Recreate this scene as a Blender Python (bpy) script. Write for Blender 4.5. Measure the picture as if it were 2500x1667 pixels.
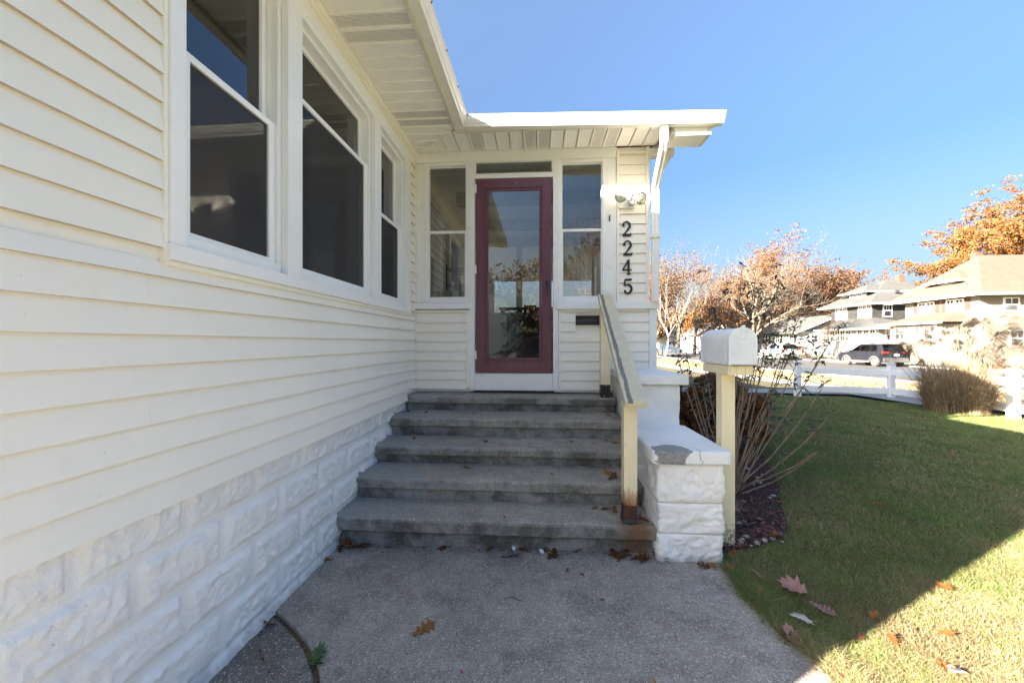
import bpy, math, random
import numpy as np
from mathutils import Vector, Matrix, noise, Euler

# ------------------------------------------------------------------ scene, camera, light
S = bpy.context.scene
for o in list(bpy.data.objects):
    bpy.data.objects.remove(o)
COL = S.collection
R = math.radians

cam_d = bpy.data.cameras.new('camera')
cam_d.sensor_width = 36
cam_d.lens = 1007 / 2500 * 36
cam_d.shift_y = 3.5 / 2500
cam_d.clip_start = 0.05
cam_d.clip_end = 2000
cam = bpy.data.objects.new('camera', cam_d)
COL.objects.link(cam)
cam.location = (0, 0, 1.37)
cam.rotation_euler = (R(90), 0, math.atan(65 / 1007))
S.camera = cam

SUN_DIR = Vector((-0.857, -0.515, math.tan(R(20.4)))).normalized()   # towards the sun
SUN_ELEV = math.asin(SUN_DIR.z)
SUN_ROT = math.atan2(SUN_DIR.x, SUN_DIR.y)

world = bpy.data.worlds.new('World')
S.world = world
world.use_nodes = True
nt = world.node_tree
nt.nodes.clear()
sky = nt.nodes.new('ShaderNodeTexSky')
sky.sky_type = 'NISHITA'
sky.sun_disc = False
sky.sun_elevation = SUN_ELEV
sky.sun_rotation = SUN_ROT
sky.air_density = 1.0
sky.dust_density = 5.0
sky.ozone_density = 2.2
bg = nt.nodes.new('ShaderNodeBackground')
bg.inputs['Strength'].default_value = 0.05
wo = nt.nodes.new('ShaderNodeOutputWorld')
# the air towards the horizon is a little deeper than the model's white band, the same all round
tcw = nt.nodes.new('ShaderNodeTexCoord')
spw = nt.nodes.new('ShaderNodeSeparateXYZ')
nt.links.new(tcw.outputs['Generated'], spw.inputs[0])
rw = nt.nodes.new('ShaderNodeValToRGB')
for e_, (p_, c_) in zip([rw.color_ramp.elements[0], rw.color_ramp.elements[1], rw.color_ramp.elements.new(0.15), rw.color_ramp.elements.new(0.35)],
                        ((0.0, (0.66, 0.60, 0.61)), (0.75, (0.80, 0.93, 1.0)), (0.15, (0.46, 0.475, 0.52)), (0.35, (0.40, 0.49, 0.59)))):
    e_.position = p_
    e_.color = (*c_, 1)
nt.links.new(spw.outputs[2], rw.inputs[0])
mw = nt.nodes.new('ShaderNodeMix')
mw.data_type = 'RGBA'
mw.blend_type = 'MULTIPLY'
mw.inputs[0].default_value = 1.0
nt.links.new(sky.outputs[0], mw.inputs[6])
nt.links.new(rw.outputs[0], mw.inputs[7])
nt.links.new(mw.outputs[2], bg.inputs[0])
nt.links.new(bg.outputs[0], wo.inputs[0])

sun_d = bpy.data.lights.new('sun', 'SUN')
sun_d.energy = 4.3
sun_d.angle = R(0.5)
sun_d.color = (1.0, 0.90, 0.76)
sun = bpy.data.objects.new('sun', sun_d)
COL.objects.link(sun)
sun.rotation_euler = SUN_DIR.to_track_quat('Z', 'Y').to_euler()
sun.location = SUN_DIR * 50

S.view_settings.view_transform = 'Standard'
S.view_settings.look = 'None'
S.view_settings.exposure = 3.56
S.view_settings.gamma = 1.0
S.view_settings.use_curve_mapping = False
S.render.engine = 'CYCLES'

# ------------------------------------------------------------------ materials
MATS = {}


class NT:
    def __init__(s, name):
        s.m = bpy.data.materials.new(name)
        s.m.use_nodes = True
        s.t = s.m.node_tree
        s.t.nodes.clear()
        s.out = s.n('ShaderNodeOutputMaterial')
        MATS[name] = s.m

    def n(s, kind, **kw):
        nd = s.t.nodes.new(kind)
        for k, v in kw.items():
            setattr(nd, k, v)
        return nd

    def l(s, a, b):
        s.t.links.new(a, b)

    def pos(s):
        return s.n('ShaderNodeNewGeometry').outputs['Position']

    def noise(s, scale, detail=3, vec=None, rough=0.55, stretch=None):
        nz = s.n('ShaderNodeTexNoise')
        nz.inputs['Scale'].default_value = scale
        nz.inputs['Detail'].default_value = detail
        nz.inputs['Roughness'].default_value = rough
        v = vec if vec is not None else s.pos()
        if stretch:
            mp = s.n('ShaderNodeMapping')
            mp.inputs['Scale'].default_value = stretch
            s.l(v, mp.inputs[0])
            v = mp.outputs[0]
        s.l(v, nz.inputs['Vector'])
        return nz.outputs['Fac']

    def ramp(s, fac, stops):
        r = s.n('ShaderNodeValToRGB')
        el = r.color_ramp.elements
        while len(el) < len(stops):
            el.new(0.5)
        for e, (p, c) in zip(el, stops):
            e.position = p
            e.color = (c[0], c[1], c[2], 1) if not isinstance(c, (int, float)) else (c, c, c, 1)
        s.l(fac, r.inputs[0])
        return r.outputs[0]

    def mix(s, fac, a, b, mode='MIX'):
        m = s.n('ShaderNodeMix', data_type='RGBA', blend_type=mode)
        for sock, v in ((m.inputs[0], fac), (m.inputs[6], a), (m.inputs[7], b)):
            if isinstance(v, (int, float)):
                sock.default_value = v
            elif isinstance(v, (tuple, list)):
                sock.default_value = (v[0], v[1], v[2], 1)
            else:
                s.l(v, sock)
        return m.outputs[2]

    def math(s, op, a, b=None, c=None):
        m = s.n('ShaderNodeMath', operation=op)
        for sock, v in zip(m.inputs, (a, b, c)):
            if v is None:
                continue
            if isinstance(v, (int, float)):
                sock.default_value = v
            else:
                s.l(v, sock)
        return m.outputs[0]

    def sep(s, vec=None):
        sp = s.n('ShaderNodeSeparateXYZ')
        s.l(vec if vec is not None else s.pos(), sp.inputs[0])
        return sp.outputs

    def pbr(s, col, rough=0.6, metal=0.0, bump=None, bstr=0.3, bdist=0.01, spec=0.5, trans=None, emis=None):
        b = s.n('ShaderNodeBsdfPrincipled')
        if isinstance(col, (tuple, list)):
            b.inputs['Base Color'].default_value = (*col[:3], 1)
        else:
            s.l(col, b.inputs['Base Color'])
        if isinstance(rough, (int, float)):
            b.inputs['Roughness'].default_value = rough
        else:
            s.l(rough, b.inputs['Roughness'])
        b.inputs['Metallic'].default_value = metal
        b.inputs['Specular IOR Level'].default_value = spec
        if bump is not None:
            bp = s.n('ShaderNodeBump')
            bp.inputs['Strength'].default_value = bstr
            bp.inputs['Distance'].default_value = bdist
            s.l(bump, bp.inputs['Height'])
            s.l(bp.outputs[0], b.inputs['Normal'])
        if emis:
            b.inputs['Emission Color'].default_value = (*emis[:3], 1)
            b.inputs['Emission Strength'].default_value = emis[3]
        if trans:
            tl = s.n('ShaderNodeBsdfTranslucent')
            if isinstance(col, (tuple, list)):
                tl.inputs[0].default_value = (*col[:3], 1)
            else:
                s.l(col, tl.inputs[0])
            mx = s.n('ShaderNodeMixShader')
            mx.inputs[0].default_value = trans
            s.l(b.outputs[0], mx.inputs[1])
            s.l(tl.outputs[0], mx.inputs[2])
            s.l(mx.outputs[0], s.out.inputs[0])
        else:
            s.l(b.outputs[0], s.out.inputs[0])
        return s.m


def simple(name, c1, c2=None, scale=6, rough=0.6, bscale=None, bstr=0.2, bdist=0.004, metal=0.0,
           spec=0.5, stretch=None, trans=None, detail=4, lo=0.35, hi=0.65):
    t = NT(name)
    c2 = c2 or tuple(x * 0.88 for x in c1)
    f = t.noise(scale, detail, stretch=stretch)
    col = t.ramp(f, [(lo, c1), (hi, c2)])
    bump = t.noise(bscale, 3, stretch=stretch) if bscale else None
    return t.pbr(col, rough, metal, bump, bstr, bdist, spec, trans)


# painted vinyl / trim
def painted(name, base, dirt, dirt_amt=0.25, rough=0.45, grain=True):
    t = NT(name)
    f = t.noise(1.7, 5)
    a = t.ramp(f, [(0.35, base), (0.75, tuple(x * 0.95 for x in base))])
    g = t.noise(9, 6, rough=0.7)
    gm = t.ramp(g, [(0.55, 0.0), (0.8, 1.0)])
    gm = t.math('MULTIPLY', gm, dirt_amt)
    col = t.mix(gm, a, dirt)
    sp = t.noise(55, 2)
    sm = t.ramp(sp, [(0.77, 0.0), (0.80, 1.0)])
    col = t.mix(t.math('MULTIPLY', sm, 0.35), col, (0.16, 0.13, 0.1))
    bump = t.noise(40, 3, stretch=(1, 1, 14)) if grain else t.noise(30, 3)
    return t.pbr(col, rough, 0, bump, 0.12, 0.002)


painted('siding_butt_shade', (0.52, 0.44, 0.33), (0.3, 0.25, 0.18), 0.5)  # brown board undersides: the shadow lines under the laps deepened by colour
painted('siding_cream', (0.93, 0.875, 0.78), (0.6, 0.55, 0.47), 0.14)
painted('trim_white', (0.90, 0.89, 0.87), (0.6, 0.57, 0.52), 0.12, 0.35, False)
painted('trim_old_white', (0.88, 0.86, 0.82), (0.45, 0.42, 0.38), 0.45, 0.5, False)
painted('trim_cream', (0.80, 0.69, 0.44), (0.6, 0.52, 0.38), 0.2, 0.5)
painted('soffit_cream', (0.92, 0.89, 0.83), (0.42, 0.37, 0.3), 0.22, 0.5)
painted('gutter_white', (0.83, 0.80, 0.74), (0.34, 0.27, 0.2), 0.3, 0.4, False)
painted('fascia_dirty', (0.68, 0.63, 0.53), (0.33, 0.27, 0.2), 0.6, 0.55, False)
painted('foundation_white', (0.84, 0.84, 0.84), (0.55, 0.53, 0.5), 0.25, 0.55, False)

# foundation and pier masonry paint with cracks and chips
t = NT('masonry_white')
g1 = t.noise(4, 6, rough=0.7)
c = t.ramp(g1, [(0.38, (0.92, 0.895, 0.86)), (0.7, (0.85, 0.82, 0.78))])
spk = t.noise(75, 3)
c = t.mix(t.ramp(spk, [(0.72, 0.0), (0.76, 0.45)]), c, (0.2, 0.18, 0.16))
ch = t.noise(13, 5, rough=0.75)
chm = t.ramp(ch, [(0.68, 0.0), (0.72, 1.0)])
c = t.mix(t.math('MULTIPLY', chm, 0.5), c, (0.36, 0.35, 0.33))
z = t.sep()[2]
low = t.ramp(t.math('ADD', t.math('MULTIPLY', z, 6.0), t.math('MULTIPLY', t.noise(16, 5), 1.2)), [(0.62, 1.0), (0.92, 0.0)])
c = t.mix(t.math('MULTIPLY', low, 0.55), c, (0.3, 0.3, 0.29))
hh = t.math('ADD', t.noise(24, 6, rough=0.65), t.math('MULTIPLY', t.math('ABSOLUTE', t.math('SUBTRACT', t.noise(38, 4, rough=0.7), 0.5)), 1.6))
t.pbr(c, 0.6, 0, hh, 0.6, 0.009)

# cap paint with one big bare mortar patch near its front left corner
t = NT('cap_white')
g1 = t.noise(5, 5)
c = t.ramp(g1, [(0.4, (0.86, 0.86, 0.86)), (0.75, (0.76, 0.75, 0.74))])
t.pbr(c, 0.5, 0, t.noise(18, 5, rough=0.6), 0.45, 0.006)
t = NT('cap_chipped')
g1 = t.noise(5, 5)
c = t.ramp(g1, [(0.4, (0.86, 0.86, 0.86)), (0.75, (0.76, 0.75, 0.74))])
x, y, z = t.sep()
dx = t.math('MULTIPLY', t.math('SUBTRACT', x, 0.835), 1.0)
dy = t.math('MULTIPLY', t.math('SUBTRACT', y, 2.67), 1.0)
dz = t.math('MULTIPLY', t.math('SUBTRACT', z, 0.70), 0.8)
dd = t.math('SQRT', t.math('ADD', t.math('ADD', t.math('MULTIPLY', dx, dx), t.math('MULTIPLY', dy, dy)), t.math('MULTIPLY', dz, dz)))
dn = t.math('ADD', dd, t.math('MULTIPLY', t.math('SUBTRACT', t.noise(17, 5, rough=0.65), 0.5), 0.14))
pm = t.ramp(dn, [(0.112, 1.0), (0.117, 0.0)])
bare = t.ramp(t.noise(60, 4), [(0.3, (0.17, 0.17, 0.165)), (0.7, (0.33, 0.33, 0.32))])
c = t.mix(pm, c, bare)
ck = t.math('ABSOLUTE', t.math('SUBTRACT', x, t.math('ADD', 1.0, t.math('MULTIPLY', t.math('SUBTRACT', t.noise(22, 3, stretch=(0.01, 1, 1)), 0.5), 0.09))))
cm = t.math('MULTIPLY', t.ramp(ck, [(0.002, 1.0), (0.0035, 0.0)]), t.math('LESS_THAN', y, 2.72))
c = t.mix(cm, c, (0.1, 0.1, 0.1))
hh = t.math('SUBTRACT', t.math('MULTIPLY', t.noise(18, 5), 0.6), t.math('MULTIPLY', pm, 0.5))
t.pbr(c, 0.55, 0, hh, 0.6, 0.008)


def concrete(name, dark, light, fleck, patches, cobble=0.25):
    t = NT(name)
    big = t.noise(1.3, 6, rough=0.68)
    mid = t.noise(6.5, 6, rough=0.72)
    a = t.ramp(t.math('ADD', t.math('MULTIPLY', big, 0.6), t.math('MULTIPLY', mid, 0.4)), [(0.38, dark), (0.60, light)])
    st = t.noise(2.6, 6, rough=0.75)
    a = t.mix(t.ramp(st, [(0.44, 0.0), (0.62, patches)]), a, tuple(x * 0.45 for x in dark))
    grains = []
    for sc in (300, 165):
        v = t.n('ShaderNodeTexVoronoi')
        v.inputs['Scale'].default_value = sc
        t.l(t.pos(), v.inputs[0])
        grains.append(t.sep(v.outputs['Color'])[0])
    g = t.math('ADD', t.math('MULTIPLY', grains[0], 0.6), t.math('MULTIPLY', grains[1], 0.4))
    a = t.mix(1.0, a, t.ramp(g, [(0.12, 0.62), (0.5, 0.96), (0.85, 1.22)]), 'MULTIPLY')
    a = t.mix(t.ramp(grains[1], [(0.93, 0.0), (0.97, 0.6)]), a, fleck)
    a = t.mix(t.ramp(grains[0], [(0.06, 0.6), (0.10, 0.0)]), a, tuple(x * 0.2 for x in dark))
    v = t.n('ShaderNodeTexVoronoi')
    v.inputs['Scale'].default_value = 26
    t.l(t.pos(), v.inputs[0])
    a = t.mix(t.ramp(v.outputs['Distance'], [(0.04, cobble), (0.075, 0.0)]), a, (0.55, 0.50, 0.43))
    h = t.math('ADD', t.math('MULTIPLY', g, 0.6), t.math('MULTIPLY', t.noise(60, 3), 0.5))
    return t, a, h


t, a, h = concrete('walk_concrete', (0.26, 0.228, 0.20), (0.43, 0.38, 0.335), (0.66, 0.60, 0.52), 0.62, 0.0)
t.pbr(a, 0.85, 0, h, 0.35, 0.004)
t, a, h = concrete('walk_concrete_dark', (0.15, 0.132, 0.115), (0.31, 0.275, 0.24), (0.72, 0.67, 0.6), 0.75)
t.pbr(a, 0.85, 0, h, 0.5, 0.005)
# painted steps: blue-grey paint worn off along the middle of each tread
t, a, h = concrete('step_concrete', (0.31, 0.27, 0.22), (0.52, 0.455, 0.375), (0.85, 0.77, 0.66), 0.6, 0.2)
x, y, z = t.sep()
m = t.math('ADD', t.math('MULTIPLY', x, -0.62), t.math('MULTIPLY', t.math('SUBTRACT', t.noise(3.2, 6, rough=0.7), 0.5), 1.5))
mx = t.math('ADD', m, t.math('MULTIPLY', t.math('SUBTRACT', t.noise(26, 4, rough=0.7), 0.5), 0.5))
paint = t.ramp(mx, [(0.42, 0.15), (0.70, 0.95)])
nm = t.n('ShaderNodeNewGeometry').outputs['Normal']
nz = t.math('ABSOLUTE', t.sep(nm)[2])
paint = t.math('ADD', paint, t.math('MULTIPLY', t.math('SUBTRACT', 1.0, nz), 0.35))
paint = t.math('MULTIPLY', paint, t.ramp(t.noise(90, 3, rough=0.7), [(0.36, 0.45), (0.5, 1.0)]))
paint.node.use_clamp = True
a = t.mix(paint, a, t.mix(1.0, (0.30, 0.31, 0.305), t.ramp(t.noise(30, 4), [(0.3, 0.8), (0.7, 1.15)]), 'MULTIPLY'))
# grime under the nosings
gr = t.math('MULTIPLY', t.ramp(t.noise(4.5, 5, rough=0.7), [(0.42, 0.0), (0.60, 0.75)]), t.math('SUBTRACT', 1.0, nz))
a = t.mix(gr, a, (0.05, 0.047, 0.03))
# rust under the lower rail post
rx = t.math('SUBTRACT', x, 0.63)
ry = t.math('SUBTRACT', y, 2.68)
rd = t.math('SQRT', t.math('ADD', t.math('MULTIPLY', rx, rx), t.math('MULTIPLY', ry, ry)))
rm = t.math('MULTIPLY', t.ramp(t.math('ADD', rd, t.math('MULTIPLY', t.noise(20, 4), 0.1)), [(0.1, 0.85), (0.2, 0.0)]), t.math('LESS_THAN', z, 0.3))
a = t.mix(rm, a, (0.16, 0.075, 0.025))
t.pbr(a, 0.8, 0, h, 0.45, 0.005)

t, a, h = concrete('sidewalk_concrete', (0.25, 0.245, 0.235), (0.32, 0.31, 0.295), (0.6, 0.58, 0.55), 0.1)
t.pbr(a, 0.85, 0, h, 0.2, 0.004)
simple('asphalt', (0.050, 0.048, 0.047), (0.070, 0.067, 0.064), 3, 0.9, 60, 0.3)
simple('driveway_grey', (0.19, 0.19, 0.195), (0.27, 0.265, 0.26), 2.5, 0.9, 60, 0.3)
simple('mortar_grey', (0.38, 0.36, 0.33), (0.25, 0.24, 0.22), 14, 0.9, 30, 0.6, 0.01)
simple('dirt_crack', (0.07, 0.05, 0.03), (0.16, 0.11, 0.06), 40, 0.95, 60, 0.8, 0.01)

# door paint
t = NT('door_burgundy')
f = t.noise(6, 5, stretch=(6, 6, 0.7))
c = t.ramp(f, [(0.3, (0.125, 0.038, 0.056)), (0.75, (0.165, 0.054, 0.074))])
w = t.noise(30, 4)
c = t.mix(t.ramp(w, [(0.70, 0.0), (0.78, 0.5)]), c, (0.22, 0.09, 0.10))
t.pbr(c, 0.38, 0, t.noise(60, 3, stretch=(4, 4, 0.5)), 0.15, 0.002)

simple('black_metal', (0.012, 0.012, 0.014), (0.03, 0.03, 0.03), 20, 0.35, 40, 0.1)
simple('dark_bronze', (0.035, 0.033, 0.032), (0.06, 0.055, 0.05), 20, 0.4)
simple('steel', (0.45, 0.45, 0.45), (0.35, 0.35, 0.35), 20, 0.3, metal=1.0)
simple('lamp_body', (0.72, 0.68, 0.52), (0.6, 0.56, 0.42), 20, 0.45)
t = NT('lamp_lens')
t.pbr(t.ramp(t.noise(50, 2), [(0.3, (0.42, 0.45, 0.33)), (0.7, (0.62, 0.6, 0.42))]), 0.12, 0, t.noise(160, 2), 0.5, 0.003)
simple('lamp_filament', (0.6, 0.28, 0.12), (0.8, 0.7, 0.6), 60, 0.2, metal=0.5)
simple('mailbox_white', (0.84, 0.84, 0.85), (0.74, 0.74, 0.76), 5, 0.32, 26, 0.08, 0.004)

# yellow posts; the lower one rusts at its foot
def post_mat(name, foot, rust):
    t = NT(name)
    c = t.ramp(t.noise(5, 5, stretch=(3, 3, 0.6)), [(0.35, (0.87, 0.75, 0.50)), (0.75, (0.81, 0.69, 0.46))])
    c = t.mix(t.ramp(t.noise(38, 4), [(0.68, 0.0), (0.72, 0.5)]), c, (0.35, 0.30, 0.2))
    zz = t.sep()[2]
    if rust:
        e = t.math('SUBTRACT', zz, t.math('MULTIPLY', t.noise(30, 4, stretch=(1, 1, 0.16)), 0.30))
        rm = t.ramp(t.math('ADD', t.math('MULTIPLY', t.math('SUBTRACT', e, foot), 2.5), 0.5), [(0.12, 1.0), (0.30, 0.55), (0.42, 0.0)])
        c = t.mix(rm, c, t.ramp(t.noise(14, 4, stretch=(3, 3, 0.3)), [(0.35, (0.16, 0.05, 0.012)), (0.65, (0.42, 0.17, 0.025))]))
        e2 = t.math('SUBTRACT', zz, t.math('MULTIPLY', t.noise(40, 4), 0.02))
        bm_ = t.math('LESS_THAN', e2, foot)
        rust2 = t.ramp(t.noise(25, 4), [(0.35, (0.03, 0.012, 0.01)), (0.7, (0.10, 0.03, 0.012))])
        c = t.mix(bm_, c, rust2)
    else:
        e2 = t.math('SUBTRACT', zz, t.math('MULTIPLY', t.noise(40, 4), 0.01))
        c = t.mix(t.math('LESS_THAN', e2, foot), c, t.ramp(t.noise(34, 4, rough=0.7), [(0.60, (0.015, 0.015, 0.018)), (0.66, (0.5, 0.48, 0.45))]))
    t.pbr(c, 0.5, 0, t.noise(50, 3, stretch=(3, 3, 0.3)), 0.25, 0.002)


post_mat('post_rusty', 0.315, True)
post_mat('post_black_foot', 0.955, False)
t = NT('mail_post_cream')
c = t.ramp(t.noise(5, 5, stretch=(3, 3, 0.6)), [(0.35, (0.87, 0.75, 0.50)), (0.75, (0.81, 0.69, 0.46))])
c = t.mix(t.ramp(t.noise(26, 5, rough=0.7), [(0.66, 0.0), (0.7, 0.6)]), c, (0.22, 0.19, 0.13))
e = t.math('ADD', t.sep()[2], t.math('MULTIPLY', t.noise(22, 5), 0.25))
c = t.mix(t.math('MULTIPLY', t.ramp(e, [(0.2, 0.75), (0.3, 0.0)]), t.ramp(t.noise(60, 3), [(0.45, 0.0), (0.55, 1.0)])), c, (0.12, 0.12, 0.07))
t.pbr(c, 0.5, 0, t.noise(50, 3, stretch=(3, 3, 0.3)), 0.25, 0.002)

# rail board: paint worn to grey wood along its left third (object x)
t = NT('rail_board')
tc = t.n('ShaderNodeTexCoord').outputs['Object']
ox, oy, oz = t.sep(tc)
c = t.ramp(t.noise(9, 5, vec=tc), [(0.35, (0.70, 0.62, 0.42)), (0.75, (0.58, 0.53, 0.39))])
c = t.mix(t.ramp(t.noise(45, 5, vec=tc), [(0.62, 0.0), (0.68, 0.6)]), c, (0.3, 0.27, 0.2))
gx = t.math('ADD', t.math('ABSOLUTE', t.math('SUBTRACT', ox, -0.034)), t.math('MULTIPLY', t.math('SUBTRACT', t.noise(22, 5, vec=tc, rough=0.7, stretch=(1, 0.5, 1)), 0.5), 0.030))
gm = t.math('MULTIPLY', t.ramp(gx, [(0.012, 1.0), (0.016, 0.0)]), t.math('GREATER_THAN', oz, 0.012))
wood = t.ramp(t.noise(12, 5, vec=tc, stretch=(14, 0.7, 14)), [(0.3, (0.10, 0.085, 0.07)), (0.6, (0.27, 0.235, 0.20)), (0.75, (0.05, 0.045, 0.04))])
c = t.mix(gm, c, wood)
t.pbr(c, 0.65, 0, t.noise(12, 5, vec=tc, stretch=(14, 0.7, 14)), 0.4, 0.004)


def glass(name, dark=(0.75, 0.8, 0.8), refl=1.0, ior=1.5, tint=None):
    t = NT(name)
    fr = t.n('ShaderNodeFresnel')
    fr.inputs['IOR'].default_value = ior
    gl = t.n('ShaderNodeBsdfGlossy')
    gl.inputs['Roughness'].default_value = 0.0
    gl.inputs['Color'].default_value = (refl, refl, refl, 1)
    bp = t.n('ShaderNodeBump')
    bp.inputs['Strength'].default_value = 0.02
    bp.inputs['Distance'].default_value = 0.02
    t.l(t.noise(2.2, 2), bp.inputs['Height'])
    t.l(bp.outputs[0], gl.inputs['Normal'])
    tr = t.n('ShaderNodeBsdfTransparent')
    tr.inputs[0].default_value = (*dark, 1)
    mx = t.n('ShaderNodeMixShader')
    t.l(fr.outputs[0], mx.inputs[0])
    t.l(tr.outputs[0], mx.inputs[1])
    t.l(gl.outputs[0], mx.inputs[2])
    t.l(mx.outputs[0], t.out.inputs[0])
    return t.m


glass('window_glass', (0.6, 0.62, 0.62), 1.0, 1.75)
glass('porch_glass', (0.72, 0.74, 0.72), 1.0, 1.9)
glass('car_glass', (0.10, 0.12, 0.13), 0.9, 1.6)
t = NT('insect_screen')
dfs = t.n('ShaderNodeBsdfDiffuse')
dfs.inputs[0].default_value = (0.095, 0.09, 0.09, 1)
trn = t.n('ShaderNodeBsdfTransparent')
mx = t.n('ShaderNodeMixShader')
wv = t.noise(55, 2, stretch=(1, 1, 0.2))
t.l(t.ramp(wv, [(0.3, 0.30), (0.7, 0.42)]), mx.inputs[0])
t.l(trn.outputs[0], mx.inputs[1])
t.l(dfs.outputs[0], mx.inputs[2])
t.l(mx.outputs[0], t.out.inputs[0])

simple('room_dark', (0.18, 0.165, 0.15), (0.12, 0.11, 0.10), 2, 0.9)
simple('curtain', (0.42, 0.40, 0.38), (0.24, 0.23, 0.22), 14, 0.9, stretch=(2, 2, 0.05))
simple('beadboard', (0.72, 0.70, 0.64), (0.62, 0.60, 0.54), 3, 0.5)
simple('beam_brown', (0.13, 0.095, 0.065), (0.2, 0.15, 0.1), 8, 0.7, 30, 0.6, 0.01)
simple('wall_yellow', (0.68, 0.55, 0.30), (0.6, 0.48, 0.27), 3, 0.6)
simple('floor_grey', (0.24, 0.23, 0.22), (0.18, 0.17, 0.16), 4, 0.6)
simple('wicker', (0.22, 0.14, 0.075), (0.12, 0.075, 0.04), 40, 0.6, 90, 0.6, 0.005)
simple('drape_dark', (0.05, 0.06, 0.075), (0.13, 0.14, 0.15), 12, 0.9, stretch=(2, 2, 0.05))
simple('sheer_white', (0.75, 0.75, 0.74), (0.6, 0.6, 0.6), 12, 0.9, stretch=(2, 2, 0.1), trans=0.5)
simple('lattice_wood', (0.16, 0.13, 0.10), (0.1, 0.08, 0.06), 20, 0.7)
simple('ivy_dark', (0.05, 0.065, 0.05), (0.10, 0.12, 0.09), 30, 0.5)
simple('ribbon_red', (0.35, 0.02, 0.03), (0.25, 0.01, 0.02), 20, 0.5)

# shingles for own roof and far roofs (courses + tone)
def shingles(name, c1, c2, course=7.5):
    t = NT(name)
    n = t.noise(2.0, 5, rough=0.7)
    c = t.ramp(n, [(0.3, c1), (0.7, c2)])
    zz = t.sep()[2]
    w = t.math('FRACT', t.math('MULTIPLY', zz, course))
    c = t.mix(t.ramp(w, [(0.0, 0.35), (0.2, 0.0)]), c, tuple(x * 0.5 for x in c1))
    c = t.mix(t.ramp(t.noise(11, 2), [(0.45, 0.0), (0.6, 0.35)]), c, tuple(x * 0.7 for x in c1))
    t.pbr(c, 0.9)


shingles('roof_brown', (0.20, 0.10, 0.07), (0.27, 0.15, 0.10))
shingles('roof_grey', (0.055, 0.055, 0.053), (0.080, 0.079, 0.076))
shingles('roof_tan', (0.098, 0.066, 0.048), (0.13, 0.088, 0.066))
shingles('roof_pale', (0.07, 0.069, 0.067), (0.10, 0.098, 0.094))
shingles('wall_black_shingle', (0.018, 0.018, 0.018), (0.038, 0.038, 0.037), 6.0)


def boards(name, c, course=8.5):
    t = NT(name)
    zz = t.sep()[2]
    w = t.math('FRACT', t.math('MULTIPLY', zz, course))
    cc = t.mix(t.ramp(w, [(0.0, 0.4), (0.14, 0.0)]), c, tuple(x * 0.55 for x in c))
    t.pbr(cc, 0.6, 0, w, 0.3, 0.02)


boards('wall_white', (0.36, 0.355, 0.345))
boards('wall_tan', (0.24, 0.205, 0.16))
boards('wall_paleblue', (0.13, 0.17, 0.20))
boards('wall_greyhouse', (0.45, 0.44, 0.42))
simple('far_glass', (0.06, 0.06, 0.058), (0.13, 0.125, 0.115), 1.4, 0.25)
simple('far_glass_dark', (0.015, 0.015, 0.017), (0.04, 0.04, 0.04), 1.5, 0.15)
simple('shutter_brown', (0.07, 0.038, 0.028), (0.09, 0.05, 0.036), 10, 0.7)
simple('brick_far', (0.11, 0.058, 0.04), (0.085, 0.045, 0.032), 18, 0.9)
simple('fence_vinyl', (0.80, 0.80, 0.81), (0.74, 0.74, 0.75), 3, 0.4)

# ground
t = NT('lawn_soil')
n1 = t.noise(1.3, 6, rough=0.65)
n2 = t.noise(18, 6, rough=0.75)
c = t.ramp(t.math('ADD', t.math('MULTIPLY', n1, 0.5), t.math('MULTIPLY', n2, 0.5)),
           [(0.34, (0.06, 0.048, 0.024)), (0.47, (0.10, 0.12, 0.035)), (0.6, (0.19, 0.19, 0.065)), (0.72, (0.30, 0.24, 0.12))])
t.pbr(c, 0.95, 0, t.noise(60, 5, rough=0.8), 0.9, 0.03)
t = NT('verge_grass')
n1 = t.noise(0.9, 6, rough=0.7)
n2 = t.noise(14, 6, rough=0.8)
c = t.ramp(t.math('ADD', t.math('MULTIPLY', n1, 0.45), t.math('MULTIPLY', n2, 0.55)),
           [(0.34, (0.03, 0.034, 0.011)), (0.48, (0.075, 0.068, 0.024)), (0.6, (0.115, 0.09, 0.042)), (0.7, (0.13, 0.062, 0.026))])
t.pbr(c, 0.95, 0, t.noise(40, 5, rough=0.8), 1.0, 0.05)
t = NT('mulch_soil')
c = t.ramp(t.noise(45, 5, rough=0.75), [(0.35, (0.018, 0.013, 0.012)), (0.6, (0.05, 0.032, 0.028)), (0.75, (0.09, 0.05, 0.04))])
t.pbr(c, 0.95, 0, t.noise(60, 5, rough=0.8), 1.0, 0.03)


def rnd_mat(name, cols, rough=0.6, trans=None, bscale=60, spec=0.3, useobj=True, bstr=0.3):
    """colour picked per object (Object Info random) or per island"""
    t = NT(name)
    if useobj:
        f = t.n('ShaderNodeObjectInfo').outputs['Random']
    else:
        f = t.n('ShaderNodeNewGeometry').outputs['Random Per Island']
    st = [(i / max(1, len(cols) - 1), c) for i, c in enumerate(cols)]
    c = t.ramp(f, st)
    c = t.mix(t.ramp(t.noise(bscale, 4), [(0.4, 0.0), (0.7, 0.35)]), c, tuple(x * 0.5 for x in cols[0]))
    t.pbr(c, rough, 0, t.noise(bscale * 1.5, 3), bstr, 0.003, spec, trans)


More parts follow.
